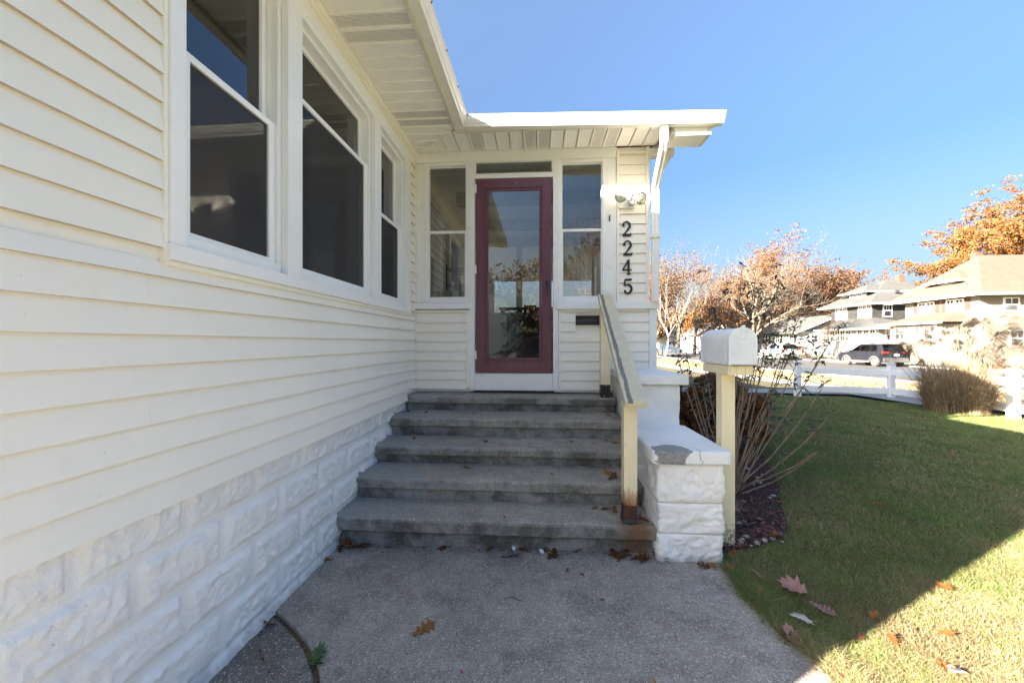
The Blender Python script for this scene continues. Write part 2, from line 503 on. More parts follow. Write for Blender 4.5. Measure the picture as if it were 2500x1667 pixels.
rnd_mat('oak_leaf', [(0.10, 0.03, 0.012), (0.22, 0.075, 0.018), (0.33, 0.13, 0.025), (0.16, 0.05, 0.015), (0.38, 0.18, 0.045)], 0.5, 0.2)
simple('leaf_pale', (0.62, 0.50, 0.47), (0.5, 0.38, 0.34), 30, 0.6)
simple('leaf_pinkbrown', (0.33, 0.17, 0.125), (0.24, 0.11, 0.08), 22, 0.6)
simple('leaf_mauve', (0.24, 0.10, 0.09), (0.17, 0.07, 0.07), 22, 0.6)
rnd_mat('grass_blade', [(0.035, 0.065, 0.012), (0.065, 0.105, 0.02), (0.10, 0.145, 0.03), (0.17, 0.17, 0.05), (0.30, 0.24, 0.11), (0.42, 0.34, 0.19)],
        0.55, 0.35, 3, 0.3, False)
rnd_mat('grass_blue', [(0.05, 0.09, 0.04), (0.10, 0.15, 0.085), (0.16, 0.20, 0.12)], 0.55, 0.3, 3, 0.3, False)
rnd_mat('mulch_chip', [(0.10, 0.03, 0.028), (0.20, 0.07, 0.06), (0.05, 0.02, 0.018), (0.27, 0.12, 0.10), (0.14, 0.08, 0.06)], 0.85, None, 60, 0.2, False)
rnd_mat('pebble', [(0.28, 0.27, 0.26), (0.16, 0.165, 0.17), (0.42, 0.40, 0.37), (0.22, 0.18, 0.16), (0.5, 0.48, 0.46)], 0.6, None, 40, 0.4)
rnd_mat('shrub_leaf', [(0.03, 0.045, 0.028), (0.06, 0.08, 0.055), (0.11, 0.13, 0.10), (0.045, 0.06, 0.042)], 0.5, 0.2, 40, 0.4)
simple('shrub_stem', (0.20, 0.135, 0.09), (0.29, 0.21, 0.15), 22, 0.75, 60, 0.5, stretch=(1, 1, 0.3))
rnd_mat('hydrangea_dry', [(0.10, 0.042, 0.018), (0.17, 0.075, 0.03), (0.25, 0.12, 0.05), (0.14, 0.06, 0.025)], 0.8, 0.15, 30, 0.2, False)
rnd_mat('reed', [(0.20, 0.135, 0.075), (0.32, 0.235, 0.14), (0.42, 0.33, 0.21), (0.13, 0.08, 0.045)], 0.7, 0.2, 20, 0.2, False)
rnd_mat('plume', [(0.29, 0.24, 0.185), (0.35, 0.30, 0.24), (0.22, 0.175, 0.125)], 0.8, 0.4, 20, 0.2, False)
rnd_mat('oak_crown_orange', [(0.15, 0.068, 0.032), (0.21, 0.11, 0.055), (0.11, 0.046, 0.024), (0.25, 0.155, 0.09)], 0.7, 0.3, 3, 0.2, False)
rnd_mat('oak_crown_gold', [(0.19, 0.085, 0.024), (0.25, 0.125, 0.036), (0.14, 0.05, 0.016), (0.28, 0.155, 0.055)], 0.7, 0.3, 3, 0.2, False)
rnd_mat('crown_brown', [(0.13, 0.075, 0.042), (0.18, 0.105, 0.06), (0.09, 0.05, 0.03), (0.22, 0.15, 0.09)], 0.7, 0.3, 3, 0.2, False)
rnd_mat('crown_evergreen', [(0.03, 0.05, 0.02), (0.06, 0.085, 0.035)], 0.7, 0.2, 3, 0.2, False)
simple('bark_pale', (0.17, 0.145, 0.112), (0.085, 0.07, 0.053), 2.5, 0.85, 12, 0.5, 0.03)
simple('bark_brown', (0.08, 0.06, 0.045), (0.13, 0.10, 0.075), 3, 0.9, 12, 0.6, 0.03)
simple('bark_birch', (0.36, 0.35, 0.34), (0.3, 0.28, 0.26), 3.5, 0.7, stretch=(1, 1, 3), lo=0.5, hi=0.62)
simple('twig_pale', (0.15, 0.118, 0.086), (0.10, 0.077, 0.055), 3, 0.85)
simple('white_quartz', (0.8, 0.8, 0.85), (0.7, 0.7, 0.78), 20, 0.5)
simple('pink_bit', (0.6, 0.05, 0.2), (0.5, 0.04, 0.18), 20, 0.5)
simple('weed_green', (0.05, 0.11, 0.03), (0.08, 0.16, 0.05), 40, 0.6, trans=0.2)
simple('car_black', (0.012, 0.013, 0.018), (0.014, 0.015, 0.02), 2, 0.12, spec=0.8)
simple('car_white', (0.78, 0.78, 0.78), (0.76, 0.76, 0.76), 2, 0.15, spec=0.7)
simple('car_slate', (0.05, 0.065, 0.08), (0.05, 0.065, 0.08), 2, 0.2, spec=0.7)
simple('car_plastic', (0.07, 0.07, 0.07), (0.09, 0.09, 0.09), 10, 0.6)
simple('car_silver', (0.6, 0.6, 0.6), (0.55, 0.55, 0.55), 10, 0.25, metal=0.9)
simple('tyre', (0.03, 0.03, 0.03), (0.06, 0.055, 0.05), 10, 0.85)
simple('tail_red', (0.5, 0.02, 0.015), (0.4, 0.015, 0.01), 10, 0.15)
simple('plate_white', (0.75, 0.72, 0.75), (0.7, 0.68, 0.7), 10, 0.4)

M = MATS

# ------------------------------------------------------------------ mesh helpers
class MB:
    def __init__(s):
        s.v = []
        s.f = []

    def poly(s, pts):
        b = len(s.v)
        s.v += [tuple(p) for p in pts]
        s.f.append(tuple(range(b, b + len(pts))))
        return s

    def hexa(s, p):
        """8 points: bottom 4 ccw, top 4 ccw"""
        b = len(s.v)
        s.v += [tuple(q) for q in p]
        for f in ((3, 2, 1, 0), (4, 5, 6, 7), (0, 1, 5, 4), (1, 2, 6, 5), (2, 3, 7, 6), (3, 0, 4, 7)):
            s.f.append(tuple(b + i for i in f))
        return s

    def box(s, x0, x1, y0, y1, z0, z1):
        x0, x1 = min(x0, x1), max(x0, x1)
        y0, y1 = min(y0, y1), max(y0, y1)
        z0, z1 = min(z0, z1), max(z0, z1)
        return s.hexa([(x0, y0, z0), (x1, y0, z0), (x1, y1, z0), (x0, y1, z0),
                       (x0, y0, z1), (x1, y0, z1), (x1, y1, z1), (x0, y1, z1)])

    def frame_x(s, x0, x1, y0, y1, z0, z1, w, wb=None, wt=None):
        """rectangular ring in a YZ plane"""
        wb = w if wb is None else wb
        wt = w if wt is None else wt
        s.box(x0, x1, y0, y0 + w, z0, z1)
        s.box(x0, x1, y1 - w, y1, z0, z1)
        s.box(x0, x1, y0 + w, y1 - w, z0, z0 + wb)
        s.box(x0, x1, y0 + w, y1 - w, z1 - wt, z1)
        return s

    def frame_y(s, y0, y1, x0, x1, z0, z1, w, wb=None, wt=None):
        wb = w if wb is None else wb
        wt = w if wt is None else wt
        s.box(x0, x0 + w, y0, y1, z0, z1)
        s.box(x1 - w, x1, y0, y1, z0, z1)
        s.box(x0 + w, x1 - w, y0, y1, z0, z0 + wb)
        s.box(x0 + w, x1 - w, y0, y1, z1 - wt, z1)
        return s

    def prism(s, pts, axis, a0, a1):
        """extrude 2D polygon along axis ('x','y','z')"""
        def P(p, a):
            if axis == 'x':
                return (a, p[0], p[1])
            if axis == 'y':
                return (p[0], a, p[1])
            return (p[0], p[1], a)
        n = len(pts)
        b = len(s.v)
        s.v += [P(p, a0) for p in pts] + [P(p, a1) for p in pts]
        s.f.append(tuple(b + i for i in range(n))[::-1])
        s.f.append(tuple(b + n + i for i in range(n)))
        for i in range(n):
            j = (i + 1) % n
            s.f.append((b + i, b + j, b + n + j, b + n + i))
        return s

    def tube(s, pts, rads, n=6, cap=True):
        pts = [Vector(p) for p in pts]
        if isinstance(rads, (int, float)):
            rads = [rads] * len(pts)
        up = Vector((0.31, 0.17, 0.93))
        rings = []
        for i, p in enumerate(pts):
            d = (pts[min(i + 1, len(pts) - 1)] - pts[max(i - 1, 0)]).normalized()
            a = d.cross(up)
            if a.length < 1e-3:
                a = d.cross(Vector((1, 0, 0)))
            a.normalize()
            c = d.cross(a)
            b = len(s.v)
            for k in range(n):
                t_ = 2 * math.pi * k / n
                q = p + (a * math.cos(t_) + c * math.sin(t_)) * rads[i]
                s.v.append((q.x, q.y, q.z))
            rings.append(b)
        for i in range(len(rings) - 1):
            for k in range(n):
                k2 = (k + 1) % n
                s.f.append((rings[i] + k, rings[i] + k2, rings[i + 1] + k2, rings[i + 1] + k))
        if cap:
            s.f.append(tuple(rings[0] + k for k in range(n))[::-1])
            s.f.append(tuple(rings[-1] + k for k in range(n)))
        return s

    def lathe(s, prof, c, axis=Vector((0, 0, 1)), n=20):
        """prof: list of (r, h) along axis from c"""
        axis = Vector(axis).normalized()
        a = axis.orthogonal().normalized()
        b_ = axis.cross(a)
        c = Vector(c)
        rings = []
        for r, h in prof:
            b = len(s.v)
            for k in range(n):
                t_ = 2 * math.pi * k / n
                q = c + axis * h + (a * math.cos(t_) + b_ * math.sin(t_)) * r
                s.v.append(tuple(q))
            rings.append(b)
        for i in range(len(rings) - 1):
            for k in range(n):
                k2 = (k + 1) % n
                s.f.append((rings[i] + k, rings[i] + k2, rings[i + 1] + k2, rings[i + 1] + k))
        s.f.append(tuple(rings[0] + k for k in range(n))[::-1])
        s.f.append(tuple(rings[-1] + k for k in range(n)))
        return s

    def mesh(s, name, mat, off=(0, 0, 0), smooth=False):
        me = bpy.data.meshes.new(name)
        ox, oy, oz = off
        me.from_pydata([(x - ox, y - oy, z - oz) for x, y, z in s.v], [], s.f)
        if mat:
            for q in (mat if isinstance(mat, (list, tuple)) else [mat]):
                me.materials.append(M[q])
        if smooth:
            me.polygons.foreach_set('use_smooth', [True] * len(me.polygons))
        me.update()
        return me

    def build(s, name, mat, parent=None, label=None, cat=None, group=None, kind=None, bevel=0, smooth=False, local=False):
        """world coordinates; the object sits at its parent's origin"""
        off = (0, 0, 0)
        if parent is not None and not local:
            off = wloc(parent)
        me = s.mesh(name, mat, off, smooth)
        o = bpy.data.objects.new(name, me)
        COL.objects.link(o)
        if parent is not None:
            o.parent = parent
        if bevel:
            b = o.modifiers.new('bevel', 'BEVEL')
            b.width = bevel
            b.segments = 2
            b.limit_method = 'ANGLE'
        return tag(o, label, cat, group, kind)


def wloc(o):
    v = Vector((0, 0, 0))
    while o is not None:
        v += Vector(o.location)
        o = o.parent
    return v


def boxes(name, mat, parent, lst, **kw):
    return [MB().box(*b_).build(name, mat, parent, **kw) for b_ in lst]


def tag(o, label=None, cat=None, group=None, kind=None):
    if label:
        o['label'] = label
    if cat:
        o['category'] = cat
    if group:
        o['group'] = group
    if kind:
        o['kind'] = kind
    return o


def thing(name, loc, label, cat, group=None, rz=0):
    o = bpy.data.objects.new(name, None)
    o.empty_display_size = 0.2
    COL.objects.link(o)
    o.location = loc
    o.rotation_euler = (0, 0, rz)
    return tag(o, label, cat, group)


def inst(me, name, parent=None, loc=(0, 0, 0), rot=(0, 0, 0), scale=(1, 1, 1), **kw):
    o = bpy.data.objects.new(name, me)
    COL.objects.link(o)
    if parent is not None:
        o.parent = parent
    o.location = loc
    o.rotation_euler = rot
    o.scale = scale if not isinstance(scale, (int, float)) else (scale,) * 3
    return tag(o, **kw)


KIDS = {}


def copy_thing(root, loc, rz=0, label=None, scale=None):
    r = root.copy()
    COL.objects.link(r)
    r.location = loc
    r.rotation_euler = (0, 0, rz)
    if scale:
        r.scale = (scale,) * 3
    if label:
        r['label'] = label
    for ch in list(root.children):
        c = ch.copy()
        COL.objects.link(c)
        c.parent = r
        for g in list(ch.children):
            d = g.copy()
            COL.objects.link(d)
            d.parent = c
    return r


def np_mesh(name, verts, faces_n, mat):
    """verts: (N,k,3) array of separate k-gons"""
    N, k, _ = verts.shape
    me = bpy.data.meshes.new(name)
    me.vertices.add(N * k)
    me.vertices.foreach_set('co', verts.reshape(-1).astype(np.float32))
    me.loops.add(N * k)
    me.loops.foreach_set('vertex_index', np.arange(N * k, dtype=np.int32))
    me.polygons.add(N)
    me.polygons.foreach_set('loop_start', np.arange(0, N * k, k, dtype=np.int32))
    me.polygons.foreach_set('loop_total', np.full(N, k, dtype=np.int32))
    me.materials.append(M[mat])
    me.update()
    me.validate()
    return me


# ------------------------------------------------------------------ ground
def gz(x, y):
    d = math.hypot(x, y)
    if d < 11:
        return 0.0
    t_ = min(1.0, (d - 11) / 19)
    return -0.38 * (t_ * t_ * (3 - 2 * t_) * 0.35 + t_ * 0.65)


def sheet(name, x0, x1, y0, y1, dz, mat, step=1.0, label=None, kind='structure', wob=0.0, sides=0.0):
    mb = MB()
    nx = max(1, int(math.ceil((x1 - x0) / step)))
    ny = max(1, int(math.ceil((y1 - y0) / step)))
    for j in range(ny + 1):
        for i in range(nx + 1):
            x = x0 + (x1 - x0) * i / nx
            y = y0 + (y1 - y0) * j / ny
            e = 0
            if wob and (i in (0, nx)):
                e = wob * (noise.noise(Vector((x, y * 1.3, 3))))
            mb.v.append((x + e, y, gz(x, y) + dz))
    for j in range(ny):
        for i in range(nx):
            a = j * (nx + 1) + i
            mb.f.append((a, a + 1, a + nx + 2, a + nx + 1))
    if sides:
        b = len(mb.v)
        mb.v += [(x, y, z - sides) for (x, y, z) in mb.v[:b]]
        for j in range(ny):
            for i in (0, nx):
                a = j * (nx + 1) + i
                c = a + nx + 1
                mb.f.append((a, c, b + c, b + a))
        for i in range(nx):
            for j in (0, ny):
                a = j * (nx + 1) + i
                mb.f.append((a, a + 1, b + a + 1, b + a))
    return mb.build(name, mat, label=label, kind=kind)


# lawn ground: fine near, rings to the horizon
mb = MB()
rings = [0, 1, 2, 3, 4, 5, 6, 7, 8, 9, 10, 11] + list(range(12, 32)) + [36, 44, 60, 90, 150, 300, 900]
NA = 72
for r_ in rings:
    for k in range(NA):
        a_ = 2 * math.pi * k / NA
        x, y = r_ * math.cos(a_), r_ * math.sin(a_)
        mb.v.append((x, y, gz(x, y) - 0.03))
for i in range(len(rings) - 1):
    for k in range(NA):
        k2 = (k + 1) % NA
        mb.f.append((i * NA + k, (i + 1) * NA + k, (i + 1) * NA + k2, i * NA + k2))
mb.build('lawn', 'lawn_soil', kind='structure')

sheet('street', 14.9, 26.7, -40, 160, 0.02, 'asphalt', 2.0)
for x0 in (14.75, 26.7):
    sheet('kerb', x0, x0 + 0.15, -40, 160, 0.11, 'sidewalk_concrete', 2.0, sides=0.2)
sheet('sidewalk', 8.9, 10.35, 13.2, 120, 0.03, 'sidewalk_concrete', 1.5)
sheet('sidewalk', 9.3, 10.35, -20, 13.2, 0.03, 'sidewalk_concrete', 1.5)
sheet('sidewalk', 8.45, 9.3, 9.7, 13.2, 0.034, 'sidewalk_concrete', 1.0)
sheet('grass_verge', 10.35, 14.75, -20, 120, 0.035, 'verge_grass', 1.0)
sheet('grass_verge', 26.85, 60, -20, 150, 0.035, 'verge_grass', 2.0)
sheet('grass_verge', 1.5, 8.9, 13.2, 60, 0.03, 'verge_grass', 1.5)
sheet('side_path', -2, 8.45, 11.85, 13.2, 0.026, 'driveway_grey', 1.0)
sheet('driveway', 26.8, 33, 40.0, 42.8, 0.05, 'sidewalk_concrete', 1.5)
sheet('sidewalk', 28.4, 29.8, -20, 130, 0.055, 'sidewalk_concrete', 2.0)

# walkway slabs
def slab(name, pts, z1, mat, th=0.14):
    mb = MB()
    mb.prism([(x, y) for x, y in pts], 'z', z1 - th, z1)
    o = mb.build(name, mat, kind='structure')
    b = o.modifiers.new('bevel', 'BEVEL')
    b.width = 0.008
    b.segments = 2
    b.limit_method = 'ANGLE'
    return o


def smooth_line(pts, n=6):
    out = []
    P_ = [Vector((*p, 0)) for p in pts]
    for i in range(len(P_) - 1):
        p0, p1, p2, p3 = P_[max(i - 1, 0)], P_[i], P_[i + 1], P_[min(i + 2, len(P_) - 1)]
        for k in range(n):
            t_ = k / n
            q = 0.5 * ((2 * p1) + (-p0 + p2) * t_ + (2 * p0 - 5 * p1 + 4 * p2 - p3) * t_ ** 2 + (-p0 + 3 * p1 - 3 * p2 + p3) * t_ ** 3)
            out.append((q.x, q.y))
    out.append((P_[-1].x, P_[-1].y))
    return out


curve = smooth_line([(-1.385, 2.05), (-1.23, 1.955), (-1.03, 1.80), (-0.885, 1.62), (-0.82, 1.42), (-0.80, 1.1), (-0.8, 0.5), (-0.8, -3)])
right = smooth_line([(1.2, 0.2), (1.22, 0.8), (1.24, 1.35), (1.215, 1.72), (1.15, 2.0), (1.12, 2.25), (1.13, 2.5), (1.17, 2.9)])
right = [(x + 0.012 * noise.noise(Vector((x, y * 9, 0))), y) for x, y in right]


def slab_rows(name, rows, z, mat, th=0.12):
    """rows: (y, xl, xr) along the slab, edges eased"""
    m = MB()
    for (y, xl, xr) in rows:
        w = max(0.001, min(0.01, (xr - xl) / 3))
        m.v += [(xl, y, z - th), (xl, y, z - 0.009), (xl + w * 0.4, y, z - 0.002), (xl + w, y, z), (xr - w, y, z), (xr - w * 0.4, y, z - 0.002), (xr, y, z - 0.009), (xr, y, z - th)]
    for i in range(len(rows) - 1):
        for j in range(7):
            a = i * 8 + j
            m.f.append((a, a + 1, a + 9, a + 8))
    m.f.append(tuple(range(8))[::-1])
    m.f.append(tuple((len(rows) - 1) * 8 + j for j in range(8)))
    return m.build(name, mat, kind='structure')


cy_ = [p[1] for p in curve][::-1]
cx_ = [p[0] for p in curve][::-1]
ry_ = [p[1] for p in right]
rx_ = [p[0] for p in right]
yy_ = sorted(set([-3, -1, 0.0] + [round(0.2 + 0.03 * i, 3) for i in range(92)] + [round(p[1], 4) for p in curve]))
slab_rows('walkway', [(y, float(np.interp(y, cy_, cx_)), float(np.interp(y, ry_, rx_))) for y in yy_ if y <= 2.93], 0.0, 'walk_concrete')
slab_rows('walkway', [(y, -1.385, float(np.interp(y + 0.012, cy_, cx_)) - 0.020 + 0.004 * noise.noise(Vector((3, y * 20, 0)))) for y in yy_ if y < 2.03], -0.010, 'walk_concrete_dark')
mb = MB()
for i in range(len(curve) - 1):
    (xa, ya), (xb, yb) = curve[i], curve[i + 1]
    mb.poly([(xa - 0.03, ya - 0.02, -0.02), (xb - 0.03, yb - 0.02, -0.02), (xb + 0.01, yb, -0.02), (xa + 0.01, ya, -0.02)])
mb.build('slab_joint', 'dirt_crack', kind='structure')
# mulch bed ground
bed = smooth_line([(1.2, 2.8), (1.45, 2.86), (1.8, 3.12), (2.06, 3.65), (2.3, 4.1), (2.55, 4.7), (2.8, 5.4), (3.05, 6.0), (3.1, 6.7), (2.5, 7.2)])
mb = MB()
mb.poly([(x, y, 0.004) for x, y in bed] + [(1.2, 7.2, 0.004)])
mb.build('garden_bed', 'mulch_soil', kind='structure')

# ------------------------------------------------------------------ the house
XW = -1.327       # face of the long wall
XF = -1.36        # face of the foundation
YP = 4.35         # face of the porch front
ZS = 3.40         # soffit
house = thing('house', (-3, 4, 0), 'cream clapboard house with white foundation and maroon storm door, numbered 2245', 'house')


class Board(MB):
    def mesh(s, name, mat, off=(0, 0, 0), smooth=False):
        me = MB.mesh(s, name, [mat, 'siding_butt_shade'], off, smooth)
        me.polygons[0].material_index = 1  # bottom face gets the painted lap-shadow tone
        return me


def board_x(y0, y1, z0, h, xf, out=0.016, mir=1):
    """clapboard on a wall facing +x"""
    m = Board()
    x0 = xf - 0.004
    m.hexa([(x0, y0, z0), (xf + out * mir, y0, z0), (xf + out * mir, y1, z0), (x0, y1, z0),
            (x0, y0, z0 + h), (xf + 0.001 * mir, y0, z0 + h), (xf + 0.001 * mir, y1, z0 + h), (x0, y1, z0 + h)])
    return m


def board_y(x0, x1, z0, h, yf, out=0.015):
    m = Board()
    y0 = yf + 0.004
    m.hexa([(x0, yf - out, z0), (x1, yf - out, z0), (x1, y0, z0), (x0, y0, z0),
            (x0, yf - 0.001, z0 + h), (x1, yf - 0.001, z0 + h), (x1, y0, z0 + h), (x0, y0, z0 + h)])
    return m


# long wall backing (with window openings) -------------------------------------------------
wall = MB()
YE0, YE1 = 0.32, 8.4
OPEN = [(1.44, 2.075), (2.19, 3.215), (3.335, 3.99)]
wall.box(XW - 0.16, XW - 0.005, YE0, YE1, 0.78, 1.72)
wall.box(XW - 0.16, XW - 0.005, YE0, YE1, 3.18, ZS + 0.1)
ys = [YE0] + [v for o_ in OPEN for v in o_] + [YE1]
for i in range(0, len(ys), 2):
    wall.box(XW - 0.16, XW - 0.005, ys[i], ys[i + 1], 1.72, 3.18)
wall_o = wall.build('wall', 'siding_cream', house)
# other faces of the house body
b2 = MB()
b2.box(-9, XW - 0.005, YE0, YE0 + 0.12, 0, ZS)
b2.box(-9, -8.85, YE0, 12.5, 0, ZS)
b2.box(-9, XW - 0.005, 12.4, 12.5, 0, ZS)
b2.build('wall', 'siding_cream', house, label='outer walls round the side and back of the house')
EXP = 0.1016
rng = random.Random(3)
k = 0
while True:
    zb = 0.789 + EXP * k
    if zb > ZS - 0.02:
        break
    h_ = min(EXP + 0.001, ZS - zb)
    segs = []
    yend = YP + 0.003
    if zb < 0.85:
        yend = 4.075
    if zb + h_ < 1.66:
        segs = [(YE0, yend)]
        if k in (3, 4, 7):
            segs = [(YE0, 1.265 + 0.05 * (k % 2)), (1.2654 + 0.05 * (k % 2), yend)]
        elif k in (1, 5, 6):
            segs = [(YE0, 2.6 + 0.2 * k), (2.6004 + 0.2 * k, yend)]
    elif zb < 1.66:
        segs = [(YE0, yend)]
    elif zb < 3.27:
        segs = [(YE0, 1.375), (4.165, yend)]
    else:
        segs = [(YE0, 1.375)]
    for (a_, c_) in segs:
        if zb < 1.66 < zb + h_:
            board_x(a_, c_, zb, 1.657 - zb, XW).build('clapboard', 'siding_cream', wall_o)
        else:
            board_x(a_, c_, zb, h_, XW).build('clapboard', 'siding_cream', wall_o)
    k += 1
# corner post in the inner corner
cp = MB()
cp.box(XW, XW + 0.016, YP - 0.028, YP - 0.003, 0.845, ZS)
cp.build('corner_trim', 'siding_cream', house)

# foundation -------------------------------------------------------------------------------
found = MB()
found.box(XF - 0.2, XF - 0.0065, YE0, 4.5, -0.2, 0.80)
fo = found.build('foundation', 'masonry_white', house)


def rock_panel(w, h, seed, amp=0.022, nx=44, nz=24):
    """rock-faced block, local y along width, x outwards"""
    m = MB()
    for j in range(nz + 1):
        for i in range(nx + 1):
            y = w * i / nx
            z = h * j / nz
            ed = min(y, w - y, z, h - z)
            mar = 0.014
            up = max(0.0, min(1.0, (ed - mar) / 0.026))
            up = up * up * (3 - 2 * up)
            p = Vector((y * 7 + seed * 13.7, z * 9, seed * 3.1))
            p = p + 0.5 * noise.noise_vector(p * 0.8)
            n_ = noise.noise(p) * 0.3 + 0.8 * (0.3 - abs(noise.noise(p * 1.5 + Vector((5, 5, 5))))) + 1.0 * (0.22 - abs(noise.noise(p * 3.0))) + 0.6 * (0.2 - abs(noise.noise(p * 6)))
            d_ = up * (0.012 + amp * max(-0.2, n_ + 0.15))
            m.v.append((d_, y, z))
    for j in range(nz):
        for i in range(nx):
            a = j * (nx + 1) + i
            m.f.append((a, a + 1, a + nx + 2, a + nx + 1))
    # joint lip
    b = len(m.v)
    m.v += [(0, 0, 0), (0, w, 0), (0, w, h), (0, 0, h), (-0.02, -0.0, -0.0), (-0.02, w, 0), (-0.02, w, h), (-0.02, 0, h)]
    for q in ((0, 4, 5, 1), (1, 5, 6, 2), (2, 6, 7, 3), (3, 7, 4, 0)):
        m.f.append(tuple(b + i for i in q))
    return m


BW, BH = 0.385, 0.2
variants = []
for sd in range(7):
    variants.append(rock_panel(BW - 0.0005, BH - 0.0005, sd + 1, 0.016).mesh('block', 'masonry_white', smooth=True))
rng = random.Random(5)
for row, zt in enumerate((0.83, 0.63, 0.43, 0.23)):
    off = 0.735 if row % 2 == 0 else 0.735 - BW / 2
    y = off - BW
    while y < 4.45:
        o = inst(variants[rng.randrange(7)], 'block', fo,
                 Vector((XF - 0.004, y, zt - BH)) - wloc(fo))
        y += BW
# smeared base course / mortar skim where slab meets foundation
m = MB()
n_ = 90
prev = None
for i in range(n_ + 1):
    y = 0.4 + (2.72 - 0.4) * i / n_
    w_ = 0.018 + 0.018 * abs(noise.noise(Vector((0, y * 5, 1)))) + 0.008 * noise.noise(Vector((0, y * 30, 1)))
    m.v += [(XF - 0.01, y, 0.045 + 0.02 * noise.noise(Vector((1, y * 7, 1)))), (XF + w_, y, -0.012)]
    if i:
        b = 2 * i
        m.f.append((b - 2, b - 1, b + 1, b))
m.build('mortar_skim', 'masonry_white', fo, smooth=True)

# windows on the long wall -----------------------------------------------------------------
XT = -1.300
boxes('window_casing', 'trim_white', house, [(XW - 0.01, XT, 1.383, 1.447, 1.723, 3.27), (XW - 0.01, XT, 2.068, 2.199, 1.723, 3.17),
      (XW - 0.01, XT, 3.207, 3.343, 1.723, 3.17), (XW - 0.01, XT, 3.984, 4.08, 1.723, 3.27), (XW - 0.01, XT, 1.447, 3.984, 3.17, 3.27)], bevel=0.003)
m = MB()
m.hexa([(XW - 0.01, 1.375, 1.665), (XT + 0.008, 1.375, 1.665), (XT + 0.008, 4.083, 1.665), (XW - 0.01, 4.083, 1.665),
        (XW - 0.01, 1.375, 1.723), (XT + 0.008, 1.375, 1.723), (XT + 0.008, 4.083, 1.723), (XW - 0.01, 4.083, 1.723)])
m.build('window_sill', 'trim_white', house, bevel=0.003)
m = MB()
m.box(XW - 0.005, XW + 0.016, 1.366, 1.382, 1.655, 3.30)
m.box(XW - 0.005, XW + 0.016, 4.0835, 4.165, 1.665, 3.30)
m.box(XW - 0.005, XW + 0.020, 1.366, 4.165, 3.271, 3.29)
m.box(XW - 0.005, XW + 0.020, 1.382, 4.165, 1.645, 1.664)
m.build('window_trim_channel', 'siding_cream', house, label='cream channel strip framing the window group')
# frieze in steps above the windows
m = MB()
m.box(XW - 0.005, XW + 0.012, 1.376, YP, 3.291, ZS + 0.02)
m.box(XW, XW + 0.035, YE0, YP - 0.02, 3.345, ZS - 0.001)
m.box(XW, XW + 0.024, YE0, YP - 0.02, 3.318, 3.344)
m.build('frieze', 'siding_cream', house, bevel=0.002)


def dh_window(y0, y1, z0, zm, z1, label):
    w = MB()
    x = XW
    # jamb liner
    w.box(x - 0.13, x - 0.011, y0 - 0.01, y0 + 0.028, z0, z1)
    w.box(x - 0.13, x - 0.011, y1 - 0.028, y1 + 0.01, z0, z1)
    w.box(x - 0.13, x - 0.011, y0 + 0.028, y1 - 0.028, z1 - 0.03, z1 + 0.01)
    w.box(x - 0.13, x - 0.002, y0 + 0.028, y1 - 0.028, z0 - 0.01, z0 + 0.042)
    wo_ = w.build('window', 'trim_white', house, label=label, bevel=0.002)
    a, b = y0 + 0.030, y1 - 0.030
    lo = MB().frame_x(x - 0.062, x - 0.026, a, b, z0 + 0.044, zm, 0.045, 0.025, 0.03)
    lo.build('lower_sash', 'trim_white', wo_, bevel=0.002)
    up = MB().frame_x(x - 0.108, x - 0.072, a, b, zm - 0.03, z1 - 0.032, 0.035, 0.03, 0.03)
    up.build('upper_sash', 'trim_white', wo_, bevel=0.002)
    MB().box(x - 0.047, x - 0.041, a + 0.046, b - 0.046, z0 + 0.07, zm - 0.031).build('pane', 'window_glass', wo_)
    MB().box(x - 0.093, x - 0.087, a + 0.036, b - 0.036, zm + 0.001, z1 - 0.063).build('pane', 'window_glass', wo_)
    MB().box(x - 0.0365, x - 0.0355, a + 0.046, b - 0.046, z0 + 0.07, zm - 0.031).build('insect_screen', 'insect_screen', wo_)
    st = MB()
    st.box(x - 0.12, x - 0.112, a, a + 0.02, z0 + 0.05, z1 - 0.04)
    st.box(x - 0.086, x - 0.074, b - 0.052, b - 0.046, z0 + 0.07, zm - 0.03)
    st.build('sash_track', 'dark_bronze', wo_)
    return wo_


dh_window(1.447, 2.068, 1.73, 2.495, 3.17, 'narrow white double-hung window nearest the camera')
dh_window(2.199, 3.207, 1.73, 2.775, 3.17, 'wide white middle window of the group')
dh_window(3.343, 3.984, 1.73, 2.495, 3.17, 'narrow white window next to the porch')
# rooms behind the glass
m = MB()
m.box(-6.5, -6.4, 0.6, 4.25, 0.9, 3.4)
m.box(-6.5, XW - 0.17, 0.5, 0.6, 0.9, 3.4)
m.box(-6.5, XW - 0.17, 4.25, 4.33, 0.9, 3.4)
m.box(-6.5, XW - 0.17, 0.6, 4.25, 0.8, 0.9)
m.box(-6.5, XW - 0.17, 0.6, 4.25, 3.35, 3.45)
m.build('room', 'room_dark', house)
# curtains hanging inside the middle and last windows
def curtain(y0, y1, z0, z1, x, mat, n=40, amp=0.02, parent=house, name='curtain'):
    m = MB()
    for i in range(n + 1):
        y = y0 + (y1 - y0) * i / n
        d_ = amp * math.sin(i * 1.9) + amp * 0.5 * math.sin(i * 0.7)
        m.v += [(x + d_, y, z0), (x + d_ * 0.6, y, z1)]
        if i:
            b = 2 * i
            m.f.append((b - 2, b - 1, b + 1, b))
    return m.build(name, mat, parent, smooth=True)


